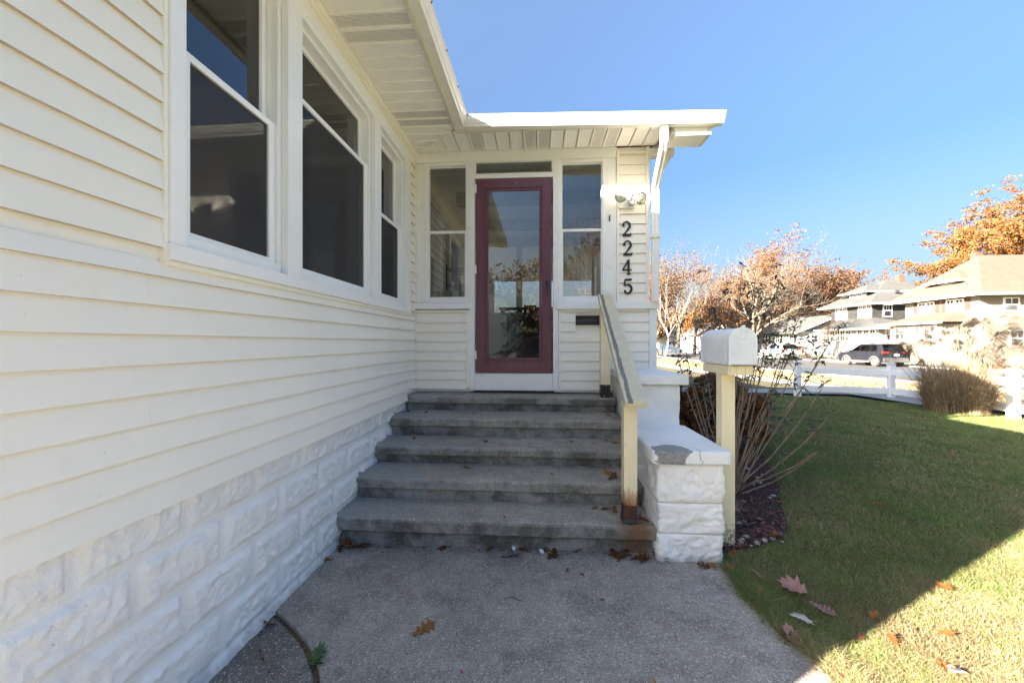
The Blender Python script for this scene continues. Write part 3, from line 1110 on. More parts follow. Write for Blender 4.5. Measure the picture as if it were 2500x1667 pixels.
curtain(2.75, 3.2, 1.75, 3.15, XW - 0.25, 'curtain')
curtain(3.36, 3.98, 1.75, 2.6, XW - 0.25, 'curtain')
curtain(1.45, 1.62, 1.75, 3.15, XW - 0.3, 'curtain')
m = MB()
m.frame_x(-3.6, -3.5, 2.6, 3.6, 1.5, 3.0, 0.08)
m.box(-3.62, -3.58, 0.6, 2.6, 2.9, 3.4)
m.build('inner_door_frame', 'room_dark', house)

# soffit, fascia, gutter of the long eave --------------------------------------------------
XE = -0.79        # soffit outer edge
YSF = 3.905       # porch soffit front edge
PW = 0.1345


def soffit_panel_mesh(name, pts, parent, vent):
    """pts: ccw polygon (x,y); panel with a raised rib along its first edge"""
    m = MB()
    m.prism(pts, 'z', ZS, ZS + 0.012)
    o = m.build(name, 'soffit_cream', parent)
    return o


sof = MB()
sof.prism([(XW, -0.1), (XE, -0.1), (XE, YSF), (1.21, YSF), (1.21, YP), (XW, YP)], 'z', ZS + 0.016, ZS + 0.03)
sof_o = sof.build('soffit', 'fascia_dirty', house)
# long-eave panels: strips across X, each with a lip; pairs of perforated ones
vents = []
y = -0.08
i = 0
hip_y = lambda x: YSF + (YP - YSF) * (XE - x) / (XE - XW)   # mitre line
while y < YP - 0.02:
    y1 = y + PW
    x1a = XE if y < YSF else XE - (y - YSF) / (YP - YSF) * (XE - XW)
    x1b = XE if y1 < YSF else XE - (min(y1, YP) - YSF) / (YP - YSF) * (XE - XW)
    pts = [(XW + 0.036, y + 0.004), (max(x1a, XW + 0.04), y + 0.004), (max(x1b, XW + 0.04), min(y1, YP) - 0.004), (XW + 0.036, min(y1, YP) - 0.004)]
    m = MB().prism(pts, 'z', ZS, ZS + 0.014)
    m.prism([(XW + 0.036, y1 - 0.018), (max(x1b, XW + 0.04), y1 - 0.018), (max(x1b, XW + 0.04), y1 - 0.005), (XW + 0.036, y1 - 0.005)], 'z', ZS - 0.011, ZS - 0.0005)
    pan = m.build('soffit_panel', 'soffit_cream', sof_o)
    if i % 8 in (3, 4) and y1 < YSF:
        vents.append(('x', y, y1, pan))
    y = y1
    i += 1
# porch-front panels: strips across Y
x = 1.19
i = 0
while x > XW + 0.05:
    x0 = x - PW
    ya = lambda q: YSF if q > XE else YSF + (XE - q) / (XE - XW) * (YP - YSF)
    xl = max(x0, XW + 0.04)
    pts = [(xl + 0.004, ya(xl)), (x - 0.004, ya(x)), (x - 0.004, YP - 0.03), (xl + 0.004, YP - 0.03)]
    m = MB().prism(pts, 'z', ZS - 0.001, ZS + 0.013)
    m.prism([(xl + 0.005, ya(xl)), (xl + 0.014, ya(xl)), (xl + 0.014, YP - 0.03), (xl + 0.005, YP - 0.03)], 'z', ZS - 0.011, ZS - 0.0015)
    pan = m.build('soffit_panel', 'soffit_cream', sof_o)
    if i % 5 in (3, 4) and x0 > XE:
        vents.append(('y', x0, x, pan))
    x = x0
    i += 1
MB().prism([(XE - 0.01, YSF - 0.01), (XE + 0.01, YSF + 0.01), (XW + 0.01, YP - 0.015), (XW + 0.01, YP - 0.045)], 'z', ZS - 0.009, ZS - 0.0075).build('mitre_strip', 'soffit_cream', sof_o)
# perforations: little dark louvre slots, one mesh per vented panel
for kind_, a, b_, pan in vents:
    m = MB()
    n1 = 9
    n2 = 44 if kind_ == 'x' else 36
    for r_ in range(n1):
        for q in range(n2):
            u_ = (r_ + 0.8 + 0.0 * (q % 2)) / (n1 + 1.4)
            s_ = (q + 0.5 + 0.5 * (r_ % 2)) / (n2 + 0.5)
            if kind_ == 'x':
                cy = a + 0.008 + (b_ - a - 0.03) * u_
                cx = XW + 0.045 + (XE - XW - 0.06) * s_
                m.poly([(cx - 0.003, cy - 0.0017, ZS - 0.0015), (cx - 0.003, cy + 0.0017, ZS - 0.0015), (cx + 0.003, cy + 0.0017, ZS - 0.0015), (cx + 0.003, cy - 0.0017, ZS - 0.0015)])
            else:
                cx = a + 0.018 + (b_ - a - 0.026) * u_
                cy = YSF + 0.01 + (YP - YSF - 0.06) * s_
                m.poly([(cx - 0.0017, cy - 0.0036, ZS - 0.0025), (cx - 0.0017, cy + 0.0036, ZS - 0.0025), (cx + 0.0017, cy + 0.0036, ZS - 0.0025), (cx + 0.0017, cy - 0.0036, ZS - 0.0025)])
    # keep pan as sub-part of soffit: slots join it through materials
    me = pan.data
    nv = len(me.vertices)
    allv = [tuple(v.co) for v in me.vertices] + [tuple(Vector(v) - wloc(pan)) for v in m.v]
    allf = [tuple(p.vertices) for p in me.polygons] + [tuple(i_ + nv for i_ in f) for f in m.f]
    nf = len(me.polygons)
    me2 = bpy.data.meshes.new('soffit_panel')
    me2.from_pydata(allv, [], allf)
    me2.materials.append(M['soffit_cream'])
    me2.materials.append(M['beam_brown'])
    for p in me2.polygons:
        p.material_index = 0 if p.index < nf else 1
    pan.data = me2
    pan['label'] = 'perforated vent panel'

# fascia: lower trim strip, wide dirty underside board, then the gutter
m = MB()
m.prism([(XE - 0.003, -0.1), (XE + 0.022, -0.1), (XE + 0.022, YSF - 0.022), (XE - 0.003, YSF + 0.003)], 'z', ZS - 0.028, ZS + 0.05)
m.prism([(XE - 0.003, YSF + 0.003), (XE + 0.022, YSF - 0.022), (1.235, YSF - 0.022), (1.235, YSF + 0.003)], 'z', ZS - 0.028, ZS + 0.05)
m.build('fascia', 'fascia_dirty', house, bevel=0.002)
# K-style gutter profile (distance out, height)
G0 = ZS - 0.012
prof = [(0.0, 0.0), (0.065, 0.0), (0.075, 0.022), (0.083, 0.03), (0.098, 0.062), (0.103, 0.085), (0.108, 0.09), (0.108, 0.108), (0.1, 0.11), (0.1, 0.1), (0.09, 0.06), (0.06, 0.008), (0.004, 0.006), (0.004, 0.11), (0.0, 0.11)]
prof = [(d_, h_ * 0.86) for d_, h_ in prof]
DROP = 0.045      # the porch gutter falls towards its downspout
m = MB()
gx0 = XE + 0.024
gy0 = YSF - 0.024
b = len(m.v)
np_ = len(prof)
for (d_, h_) in prof:
    m.v += [(gx0 + d_, -0.12, G0 + h_), (gx0 + d_, gy0 - d_, G0 + h_)]
for i in range(np_):
    j = (i + 1) % np_
    m.f.append((2 * i, 2 * i + 1, 2 * j + 1, 2 * j))
m.build('gutter', 'gutter_white', house, label='white gutter along the long eave, stained at its joints')
m = MB()
for (d_, h_) in prof:
    m.v += [(gx0 + d_, gy0 - d_, G0 + h_), (1.66, gy0 - d_, G0 + h_ - DROP)]
for i in range(np_):
    j = (i + 1) % np_
    m.f.append((2 * i + 1, 2 * i, 2 * j, 2 * j + 1))
m.f.append(tuple(2 * i + 1 for i in range(np_)))
m.build('gutter', 'gutter_white', house, label='white gutter across the porch front, bright in the sun')
# gutter seams/brackets
for q in range(9):
    yy = 0.4 + q * 0.42
    MB().box(gx0 + 0.1, gx0 + 0.112, yy, yy + 0.008, G0 + 0.073, G0 + 0.097).build('gutter_clip', 'beam_brown', house)
for xx in (-0.52, 0.24, 1.02):
    MB().box(xx, xx + 0.006, gy0 - 0.1095, gy0 - 0.10, G0 + 0.076 - DROP * (xx + 0.66) / 2.3, G0 + 0.094 - DROP * (xx + 0.66) / 2.3).build('gutter_clip', 'fascia_dirty', house)

# roof: main gable ridge along Y, porch gable ridge along X
m = MB()
P4 = 0.333
z_e = G0 + 0.100
xr = -5.2
zr = z_e + (XE + 0.05 - xr) * P4


def slabroof(m, pts, th=0.03):
    b = len(m.v)
    n = len(pts)
    m.v += [tuple(p) for p in pts] + [(p[0], p[1], p[2] - th) for p in pts]
    m.f.append(tuple(range(b, b + n)))
    m.f.append(tuple(range(b + n, b + 2 * n))[::-1])
    for i in range(n):
        j = (i + 1) % n
        m.f.append((b + i, b + n + i, b + n + j, b + j))


slabroof(m, [(XE + 0.05, -0.1, z_e), (XE + 0.05, 12.8, z_e), (xr, 12.8, zr), (xr, -0.1, zr)])
slabroof(m, [(xr, -0.1, zr), (xr, 12.8, zr), (-9.6, 12.8, z_e), (-9.6, -0.1, z_e)])
m.build('roof', 'roof_brown', house)
m = MB()
ypr = 6.35
zpr = z_e + (ypr - YSF + 0.05) * P4
slabroof(m, [(-3.5, YSF - 0.05, z_e + 0.03), (1.66, YSF - 0.05, z_e - DROP + 0.002), (1.66, ypr, zpr), (-3.5, ypr, zpr)])
slabroof(m, [(-3.5, ypr, zpr), (1.66, ypr, zpr), (1.66, 8.8, z_e), (-3.5, 8.8, z_e)])
m.build('roof', 'roof_brown', house, label='shingle roof over the porch wing')
# gable infill
m = MB()
m.prism([(YE0 + 0.01, ZS)], 'x', 0, 0) if False else None
m.prism([(XW, ZS), (-9, ZS), (xr, zr - 0.12)], 'y', YE0, YE0 + 0.1)
m.build('gable', 'siding_cream', house)
m = MB()
m.prism([(4.42, ZS), (8.3, ZS), (ypr, zpr - 0.15)], 'x', 1.13, 1.19)
m.build('gable', 'siding_cream', house, label='gable end of the porch wing')
# east overhang: boxed return and rake board
m = MB()
m.box(1.262, 1.545, YSF - 0.02, YSF + 0.22, ZS - 0.125, ZS - 0.045)
m.prism([(YSF - 0.02, ZS - 0.05), (ypr, zpr - 0.16), (ypr, zpr - 0.04), (YSF - 0.04, ZS - 0.005)], 'x', 1.60, 1.635)
m.prism([(8.6, ZS - 0.02), (ypr, zpr - 0.16), (ypr, zpr - 0.035), (8.7, ZS + 0.10)], 'x', 1.60, 1.635)
m.build('eave_return', 'soffit_cream', house, bevel=0.003)
m = MB()
m.box(1.25, 1.60, YSF - 0.018, YSF + 0.24, ZS - 0.044, ZS - 0.0)
m.box(1.546, 1.575, YSF - 0.022, YSF + 0.22, ZS - 0.122, ZS - 0.045)
m.build('eave_return_trim', 'fascia_dirty', house)
m = MB()   # knee brace of the wing's east side
m.hexa([(1.13, 4.40, 2.93), (1.17, 4.36, 2.93), (1.17, 4.46, 2.93), (1.13, 4.46, 2.93),
        (1.33, 4.37, 3.31), (1.38, 4.36, 3.31), (1.38, 4.46, 3.31), (1.33, 4.46, 3.31)])
m.box(1.13, 1.40, 4.36, 4.46, 3.315, 3.385)
m.build('knee_brace', 'soffit_cream', house)

# porch front ------------------------------------------------------------------------------
ZL = 0.839
YB = YP + 0.012
pw = MB()   # backing wall below sills and right column
pw.box(XW, -0.70, YB, YB + 0.1, ZL + 0.01, 1.72)
pw.box(0.165, 1.20, YB, YB + 0.1, ZL + 0.01, 1.72)
pw.box(0.775, 1.135, YB, YB + 0.1, 1.72, ZS)
pw.box(1.1, 1.2, YB, 8.3, ZL, 1.76)
pw.box(-3, 1.2, 8.3, 8.4, ZL, 1.98)
pw_o = pw.build('porch_wall', 'siding_cream', house)
# boards left of the door
for k in range(9):
    zb = 0.878 + k * EXP
    hh = min(EXP, 1.715 - zb)
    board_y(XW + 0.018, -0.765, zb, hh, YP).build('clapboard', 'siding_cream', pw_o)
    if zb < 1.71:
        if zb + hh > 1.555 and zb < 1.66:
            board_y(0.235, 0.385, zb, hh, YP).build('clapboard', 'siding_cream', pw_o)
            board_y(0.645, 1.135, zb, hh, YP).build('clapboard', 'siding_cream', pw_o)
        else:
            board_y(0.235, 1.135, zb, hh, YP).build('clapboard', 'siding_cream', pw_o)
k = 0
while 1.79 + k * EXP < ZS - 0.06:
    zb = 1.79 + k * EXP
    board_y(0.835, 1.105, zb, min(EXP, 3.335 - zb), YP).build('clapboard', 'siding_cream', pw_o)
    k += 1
MB().box(0.83, 1.11, YP - 0.012, YB, 3.336, 3.352).build('frieze_strip', 'siding_cream', pw_o)
# light strips framing the siding panels
boxes('siding_channel', 'siding_cream', house, [(-0.763, -0.73, YP - 0.02, YB, 0.9, 1.716), (XW + 0.017, -0.764, YP - 0.018, YB, 1.700, 1.718),
      (0.208, 0.234, YP - 0.02, YB, 0.86, 1.716), (0.235, 1.12, YP - 0.018, YB, 1.700, 1.718),
      (0.808, 0.834, YP - 0.02, YB, 1.79, 3.36), (1.106, 1.14, YP - 0.02, YB, 1.79, 3.39)])
m = MB()
m.box(1.136, 1.212, YP - 0.028, YB + 0.1, 1.10, 1.716)
m.build('corner_board', 'trim_white', house, bevel=0.004)
# white sills (drip board) left and right of the door
m = MB()
m.box(XW + 0.0, -0.712, YP - 0.05, YB + 0.02, 1.728, 1.788)
m.build('sill_board', 'trim_white', house, bevel=0.004)
m = MB()
m.box(0.185, 1.232, YP - 0.05, YB + 0.02, 1.719, 1.788)
m.build('sill_board', 'trim_white', house, bevel=0.004)
# header and posts
m = MB()
m.box(XW + 0.02, 0.832 - 0.025, YP - 0.016, YB + 0.08, 3.29, ZS + 0.01)
m.build('header_board', 'trim_old_white', house, bevel=0.003)
boxes('porch_post', 'trim_old_white', house, [(XW + 0.018, -1.215, YP - 0.006, YB + 0.08, 1.789, 3.288), (-0.735, -0.675, YP - 0.022, YB + 0.08, ZL + 0.03, 3.288),
      (0.150, 0.205, YP - 0.022, YB + 0.08, ZL + 0.03, 3.288), (0.700, 0.807, YP - 0.006, YB + 0.08, 1.789, 3.288)], bevel=0.003)


def porch_window(x0, x1, z0, z1, zm, label):
    f = MB().frame_y(YP - 0.012, YP + 0.07, x0, x1, z0, z1, 0.036, 0.05, 0.03)
    fo_ = f.build('window', 'trim_white', house, label=label, bevel=0.003)
    MB().frame_y(YP + 0.008, YP + 0.03, x0 + 0.037, x1 - 0.037, z0 + 0.051, zm + 0.012, 0.014, 0.02, 0.028).build('lower_sash', 'trim_old_white', fo_)
    MB().frame_y(YP + 0.032, YP + 0.05, x0 + 0.037, x1 - 0.037, zm - 0.012, z1 - 0.031, 0.008, 0.012, 0.01).build('upper_sash', 'trim_old_white', fo_)
    MB().box(x0 + 0.052, x1 - 0.052, YP + 0.018, YP + 0.022, z0 + 0.072, zm - 0.017).build('pane', 'porch_glass', fo_)
    MB().box(x0 + 0.046, x1 - 0.046, YP + 0.039, YP + 0.043, zm + 0.001, z1 - 0.042).build('pane', 'porch_glass', fo_)


porch_window(-1.214, -0.736, 1.789, 3.287, 2.555, 'tall porch window left of the door')
porch_window(0.206, 0.699, 1.789, 3.287, 2.552, 'tall porch window right of the door, reflecting bare trees')
# transom
m = MB().frame_y(YP - 0.02, YP + 0.06, -0.674, 0.149, 3.14, 3.287, 0.012, 0.018, 0.01)
to = m.build('transom', 'trim_old_white', house, bevel=0.002)
MB().box(-0.661, 0.136, YP + 0.01, YP + 0.014, 3.159, 3.276).build('pane', 'porch_glass', to)
MB().box(-0.68, 0.155, YP - 0.035, YP + 0.05, 3.10, 3.139).build('door_head', 'trim_old_white', house, bevel=0.004)
MB().box(-0.674, 0.149, YP - 0.024, YP + 0.08, ZL + 0.03, 1.05).build('threshold', 'trim_old_white', house, bevel=0.005)
# storm door
DX0, DX1, DZ0, DZ1 = -0.660, 0.136, 1.055, 3.095
DY = YP - 0.03
d = MB()
d.frame_y(DY, DY + 0.04, DX0, DX1, DZ0, DZ1, 0.105, 0.135, 0.10)
door = d.build('door', 'door_burgundy', house, label='maroon full-glass storm door', bevel=0.003)
m = MB()
m.frame_y(DY - 0.006, DY + 0.02, DX0 + 0.088, DX1 - 0.088, DZ0 + 0.115, DZ1 - 0.085, 0.014)
m.frame_y(DY + 0.004, DY + 0.03, DX0 + 0.106, DX1 - 0.106, DZ0 + 0.136, DZ1 - 0.101, 0.024)
m.build('moulding', 'door_burgundy', door, bevel=0.003)
MB().box(DX0 + 0.131, DX1 - 0.131, DY + 0.020, DY + 0.024, DZ0 + 0.161, DZ1 - 0.126).build('pane', 'porch_glass', door)
m = MB()
m.box(0.075, 0.103, DY - 0.008, DY, 1.965, 2.02)
m.tube([(0.089, DY - 0.01, 1.99), (0.089, DY - 0.05, 1.985), (0.092, DY - 0.055, 1.93), (0.096, DY - 0.045, 1.85)], [0.009, 0.008, 0.008, 0.006], 8)
m.lathe([(0.012, 0), (0.012, 0.014), (0.006, 0.018)], (0.089, DY - 0.008, 2.003), (0, -1, 0), 10)
m.build('door_handle', 'black_metal', door)
MB().lathe([(0.006, 0), (0.005, 0.02)], (-0.236, DY, 3.04), (0, -1, 0), 8).build('hook', 'steel', door)
for zz in (1.2, 2.1, 2.95):
    MB().box(DX0 - 0.012, DX0 + 0.006, DY - 0.006, DY + 0.01, zz, zz + 0.09).build('hinge', 'trim_old_white', door)
# mail slot
m = MB().frame_y(YP - 0.022, YP + 0.004, 0.386, 0.644, 1.556, 1.654, 0.02)
ms = m.build('mail_slot', 'black_metal', house, bevel=0.003)
MB().box(0.407, 0.623, YP - 0.013, YP - 0.004, 1.577, 1.633).build('flap', 'dark_bronze', ms, bevel=0.004)
MB().box(0.425, 0.605, YP - 0.018, YP - 0.0125, 1.59, 1.618).build('flap_ridge', 'dark_bronze', ms)
# small black latch on the right trim
MB().box(0.728, 0.742, YP - 0.013, YP - 0.0055, 2.632, 2.685).box(0.734, 0.744, YP - 0.013, YP - 0.0055, 2.685, 2.70).build('trim_latch', 'black_metal', house)

# house numbers as stroke-built numerals
def numeral(strokes, x0, z0, w, h, th=0.009):
    m = MB()
    seq = 0
    for st in strokes:
        pts = [Vector((x0 + p[0] * w, 0, z0 + p[1] * h)) for p in st]
        ws = [p[2] for p in st]
        L, Rr = [], []
        for i, p in enumerate(pts):
            d_ = (pts[min(i + 1, len(pts) - 1)] - pts[max(i - 1, 0)]).normalized()
            n_ = Vector((-d_.z, 0, d_.x))
            L.append(p + n_ * ws[i] * w * 0.5)
            Rr.append(p - n_ * ws[i] * w * 0.5)
        yf = YP - 0.013 - th - 0.0004 * seq
        seq += 1
        b = len(m.v)
        n = len(pts)
        for arr in (L, Rr):
            for p in arr:
                m.v.append((p.x, yf, p.z))
            for p in arr:
                m.v.append((p.x, YP - 0.008, p.z))
        for i in range(n - 1):
            m.f.append((b + i, b + i + 1, b + 2 * n + i + 1, b + 2 * n + i))
            m.f.append((b + i, b + n + i, b + n + i + 1, b + i + 1))
            m.f.append((b + 2 * n + i, b + 2 * n + i + 1, b + 3 * n + i + 1, b + 3 * n + i))
        m.f.append((b, b + 2 * n, b + 3 * n, b + n))
        m.f.append((b + n - 1, b + 2 * n - 1, b + 4 * n - 1, b + 3 * n - 1))
    return m


def disc(m, cx, cz, r):
    pts = [(cx + r * math.cos(a * math.pi / 6), cz + r * math.sin(a * math.pi / 6)) for a in range(12)]
    m.prism(pts, 'y', YP - 0.0235, YP - 0.008)


def arc(cx, cy, rx, ry, a0, a1, n, w0, w1=None, wm=None):
    w1 = w0 if w1 is None else w1
    out = []
    for i in range(n + 1):
        t_ = i / n
        a_ = R(a0 + (a1 - a0) * t_)
        ww = w0 + (w1 - w0) * t_
        if wm:
            ww += (wm - (w0 + w1) / 2) * math.sin(math.pi * t_)
        out.append((cx + rx * math.cos(a_), cy + ry * math.sin(a_), ww))
    return out


TWO = [arc(0.48, 0.70, 0.36, 0.25, 165, -25, 14, 0.14, 0.24, 0.17) + [(0.66, 0.46, 0.21), (0.42, 0.25, 0.16), (0.14, 0.06, 0.13)],
       [(0.08, 0.055, 0.2), (0.5, 0.055, 0.2), (0.93, 0.06, 0.2)], [(0.9, 0.02, 0.12), (0.97, 0.2, 0.1)]]
FOUR = [[(0.66, 0.99, 0.16), (0.40, 0.66, 0.14), (0.06, 0.33, 0.14)], [(0.02, 0.30, 0.17), (0.5, 0.30, 0.17), (0.98, 0.30, 0.17)],
        [(0.68, 0.98, 0.2), (0.68, 0.5, 0.2), (0.68, 0.03, 0.2)], [(0.5, 0.04, 0.14), (0.7, 0.04, 0.14), (0.88, 0.04, 0.14)]]
FIVE = [[(0.16, 0.93, 0.2), (0.5, 0.93, 0.22), (0.90, 0.95, 0.2)], [(0.19, 0.93, 0.15), (0.17, 0.7, 0.13), (0.15, 0.52, 0.13)],
        [(0.16, 0.53, 0.12), (0.3, 0.60, 0.14)] + arc(0.47, 0.33, 0.40, 0.29, 105, -150, 16, 0.15, 0.15, 0.24)]
digs = [(TWO, 0.858, 2.472), (TWO, 0.868, 2.273), (FOUR, 0.862, 2.076), (FIVE, 0.872, 1.876)]
for st, x0, z0 in digs:
    m = numeral(st, x0, z0, 0.098, 0.156)
    if st is TWO:
        disc(m, x0 + 0.017, z0 + 0.112, 0.013)
    if st is FIVE:
        disc(m, x0 + 0.02, z0 + 0.028, 0.012)
    m.build('house_number', 'black_metal', house, label={id(TWO): 'black metal numeral 2', id(FOUR): 'black metal numeral 4', id(FIVE): 'black metal numeral 5'}[id(st)])

# security floodlight
fx = MB()
fx.prism([(0.822, 2.78), (0.835, 2.758), (0.985, 2.758), (1.0, 2.78), (1.0, 2.93), (0.985, 2.945), (0.845, 2.945), (0.822, 2.92)], 'y', YP - 0.035, YP - 0.012)
fl = fx.build('floodlight', 'trim_white', house, bevel=0.004, label='white twin-head security floodlight')
m = MB()
m.box(0.925, 0.975, YP - 0.10, YP - 0.035, 2.775, 2.84)
m.box(0.932, 0.968, YP - 0.085, YP - 0.035, 2.845, 2.885)
m.build('motion_sensor', 'steel', fl, bevel=0.006)


def lamp(cx, cz, ax, mat):
    ax = Vector(ax).normalized()
    c0 = Vector((cx, YP - 0.16, cz))
    m = MB()
    m.lathe([(0.022, -0.115), (0.028, -0.09), (0.03, -0.06), (0.045, -0.035), (0.062, -0.004), (0.065, 0.006), (0.060, 0.008), (0.057, 0.0), (0.03, -0.004)], c0, ax, 24)
    lo_ = m.build('lamp_head', 'lamp_body', fl, smooth=True)
    m = MB()
    m.lathe([(0.056, 0.0), (0.045, 0.010), (0.025, 0.015), (0.006, 0.017)], c0, ax, 24)
    m.build('lens', mat, lo_, smooth=True)
    MB().lathe([(0.014, 0.016), (0.008, 0.02)], c0, ax, 10).build('bulb_mark', 'lamp_filament', lo_)
    MB().tube([c0 - ax * 0.10, Vector((cx + (0.93 - cx) * 0.4, YP - 0.05, cz + 0.01)), Vector((0.91, YP - 0.03, 2.85))], 0.012, 8).build('arm', 'trim_white', lo_)


lamp(0.822, 2.835, (-0.30, -0.95, -0.18), 'lamp_lens')
lamp(1.02, 2.81, (0.38, -0.88, -0.42), 'lamp_lens')

# downspout
m = MB()


def ribbon(path, w=0.075, dth=0.052):
    """rectangular pipe following path (x,y,z)"""
    pts = [Vector(p) for p in path]
    rings = []
    for i, p in enumerate(pts):
        d_ = (pts[min(i + 1, len(pts) - 1)] - pts[max(i - 1, 0)]).normalized()
        a = Vector((1, 0, 0))
        a = (a - d_ * a.dot(d_)).normalized()
        c = d_.cross(a)
        b = len(m.v)
        for sx, sy in ((-1, -1), (-0.5, -1.18), (0, -1), (0.5, -1.18), (1, -1), (1, 1), (-1, 1)):
            q = p + a * sx * w / 2 + c * -sy * dth / 2
            m.v.append(tuple(q))
        rings.append(b)
    for i in range(len(rings) - 1):
        for k_ in range(7):
            k2 = (k_ + 1) % 7
            m.f.append((rings[i] + k_, rings[i] + k2, rings[i + 1] + k2, rings[i + 1] + k_))
    m.f.append(tuple(rings[0] + k_ for k_ in range(7)))
    m.f.append(tuple(rings[-1] + k_ for k_ in range(7))[::-1])


ribbon([(1.15, 3.865, 3.425), (1.15, 3.865, 3.28), (1.152, 3.875, 3.22), (1.157, 3.91, 3.175), (1.170, 4.19, 2.965), (1.174, 4.235, 2.92), (1.176, 4.255, 2.84), (1.176, 4.255, 1.792)], 0.07, 0.05)
m.build('downspout', 'gutter_white', house, bevel=0.004)
MB().box(1.128, 1.222, 4.21, 4.30, 2.43, 2.455).build('downspout_strap', 'gutter_white', house)

# porch interior ---------------------------------------------------------------------------
m = MB()
m.box(-1.32, 1.15, YB + 0.1, 8.3, ZL - 0.05, ZL + 0.03)
m.build('porch_floor', 'floor_grey', house)
cl = MB().box(-1.33, 1.16, YB + 0.09, 8.35, 3.30, 3.34).build('porch_ceiling', 'beadboard', house)
for i in range(22):
    xx = -1.28 + i * 0.11
    MB().box(xx, xx + 0.012, YB + 0.1, 8.3, 3.292, 3.2995).build('bead', 'beadboard', cl)
for yy in (5.2, 6.4, 7.5):
    MB().box(-1.05, 1.15, yy, yy + 0.14, 3.14, 3.285).build('beam', 'beam_brown', house)
MB().box(-1.33, -1.29, YB + 0.1, 8.3, 3.05, 3.30).build('inner_frieze', 'wall_yellow', house)
for k in range(22):
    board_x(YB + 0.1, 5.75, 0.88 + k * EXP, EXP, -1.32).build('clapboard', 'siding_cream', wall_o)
m = MB().frame_x(-1.32, -1.26, 5.8, 6.7, 1.0, 3.0, 0.1)
iw = m.build('inner_window', 'trim_old_white', house)
MB().box(-1.315, -1.30, 5.9, 6.6, 1.1, 2.9).build('pane', 'far_glass_dark', iw)
# east and north porch walls: posts between open windows
m = MB()
for yy in (4.5, 5.5, 6.6, 7.7, 8.25):
    m.box(1.1, 1.18, yy, yy + 0.12, 1.76, 3.3)
for xx in (-1.3, -0.45, 0.35, 1.06):
    m.box(xx, xx + 0.12, 8.3, 8.4, 1.98, 3.3)
m.box(-1.3, 1.18, 8.3, 8.4, 2.62, 3.4)
m.box(1.1, 1.18, YB + 0.1, 8.4, 3.05, 3.4)
m.build('porch_frame', 'trim_old_white', house)
curtain(4.7, 5.0, 1.9, 3.0, 1.05, 'sheer_white', 20, 0.015)
# lattice with ivy inside the north windows
lat = thing('lattice_screen', (0.3, 7.9, 1.0), 'dark criss-cross lattice with leaves standing inside the porch, seen through the door glass', 'lattice')
m = MB()
for i in range(-12, 14):
    for sgn, yy in ((1, 7.9), (-1, 7.915)):
        xa, xb = i * 0.115 - 0.3, i * 0.115 - 0.3 + sgn * 0.75
        za, zb = 1.25, 2.0
        if max(xa, xb) > 1.05 or min(xa, xb) < -0.75:
            continue
        m.hexa([(xa - 0.012, yy, za), (xa + 0.012, yy, za), (xa + 0.012, yy + 0.01, za), (xa - 0.012, yy + 0.01, za),
                (xb - 0.012, yy, zb), (xb + 0.012, yy, zb), (xb + 0.012, yy + 0.01, zb), (xb - 0.012, yy + 0.01, zb)])
m.build('slats', 'lattice_wood', lat)
rng = random.Random(8)
m = MB()
for i in range(170):
    c = Vector((rng.uniform(-0.7, 1.0), 7.88 + rng.uniform(-0.03, 0), rng.uniform(1.25, 2.02)))
    s_ = rng.uniform(0.03, 0.06)
    a_ = rng.uniform(0, 6.28)
    pts = [c + Vector((math.cos(a_ + q * 1.05) * s_ * (1 if q % 2 else 0.75), rng.uniform(-0.015, 0.015), math.sin(a_ + q * 1.05) * s_)) for q in range(6)]
    m.poly(pts)
m.build('ivy_leaves', 'ivy_dark', lat, kind='stuff')
m = MB()
m.box(-0.76, 1.06, 7.88, 7.93, 1.18, 1.25)
m.box(-0.76, 1.06, 7.88, 7.93, 2.0, 2.05)
m.build('frame', 'lattice_wood', lat)
# drape
dr = curtain(0, 0, 0, 0, 0, 'drape_dark') if False else None
m = MB()
for i in range(31):
    xx = -0.27 + 0.26 * i / 30
    d_ = 0.02 * math.sin(i * 1.7)
    m.v += [(xx, 6.9 + d_, 0.95), (xx * 0.8 - 0.03, 6.9 + d_ * 0.5, 2.0)]
    if i:
        b = 2 * i
        m.f.append((b - 2, b, b + 1, b - 1))
m.build('drape', 'drape_dark', label='dark folded drape hanging inside the porch behind the door glass', cat='curtain', smooth=True)
# wreath with red ribbon
wr = thing('wreath', (0.17, 6.6, 1.6), 'dark twig wreath with a red ribbon inside the porch', 'wreath')
m = MB()
rng = random.Random(4)
for i in range(130):
    a_ = rng.uniform(0, 6.28)
    c = Vector((0.17 + 0.15 * math.cos(a_), 6.6, 1.58 + 0.17 * math.sin(a_)))
    d_ = Vector((rng.uniform(-1, 1), rng.uniform(-0.5, 0.5), rng.uniform(-1, 1))) * 0.08
    m.tube([c - d_, c + d_], [0.005, 0.002], 3, False)
m.build('twigs', 'ivy_dark', wr)
m = MB()
m.poly([(0.10, 6.55, 1.75), (0.15, 6.56, 1.76), (0.17, 6.55, 1.40), (0.12, 6.55, 1.42)])
m.poly([(0.13, 6.54, 1.5), (0.16, 6.55, 1.52), (0.25, 6.55, 1.36), (0.22, 6.55, 1.33)])
m.build('ribbon', 'ribbon_red', wr)
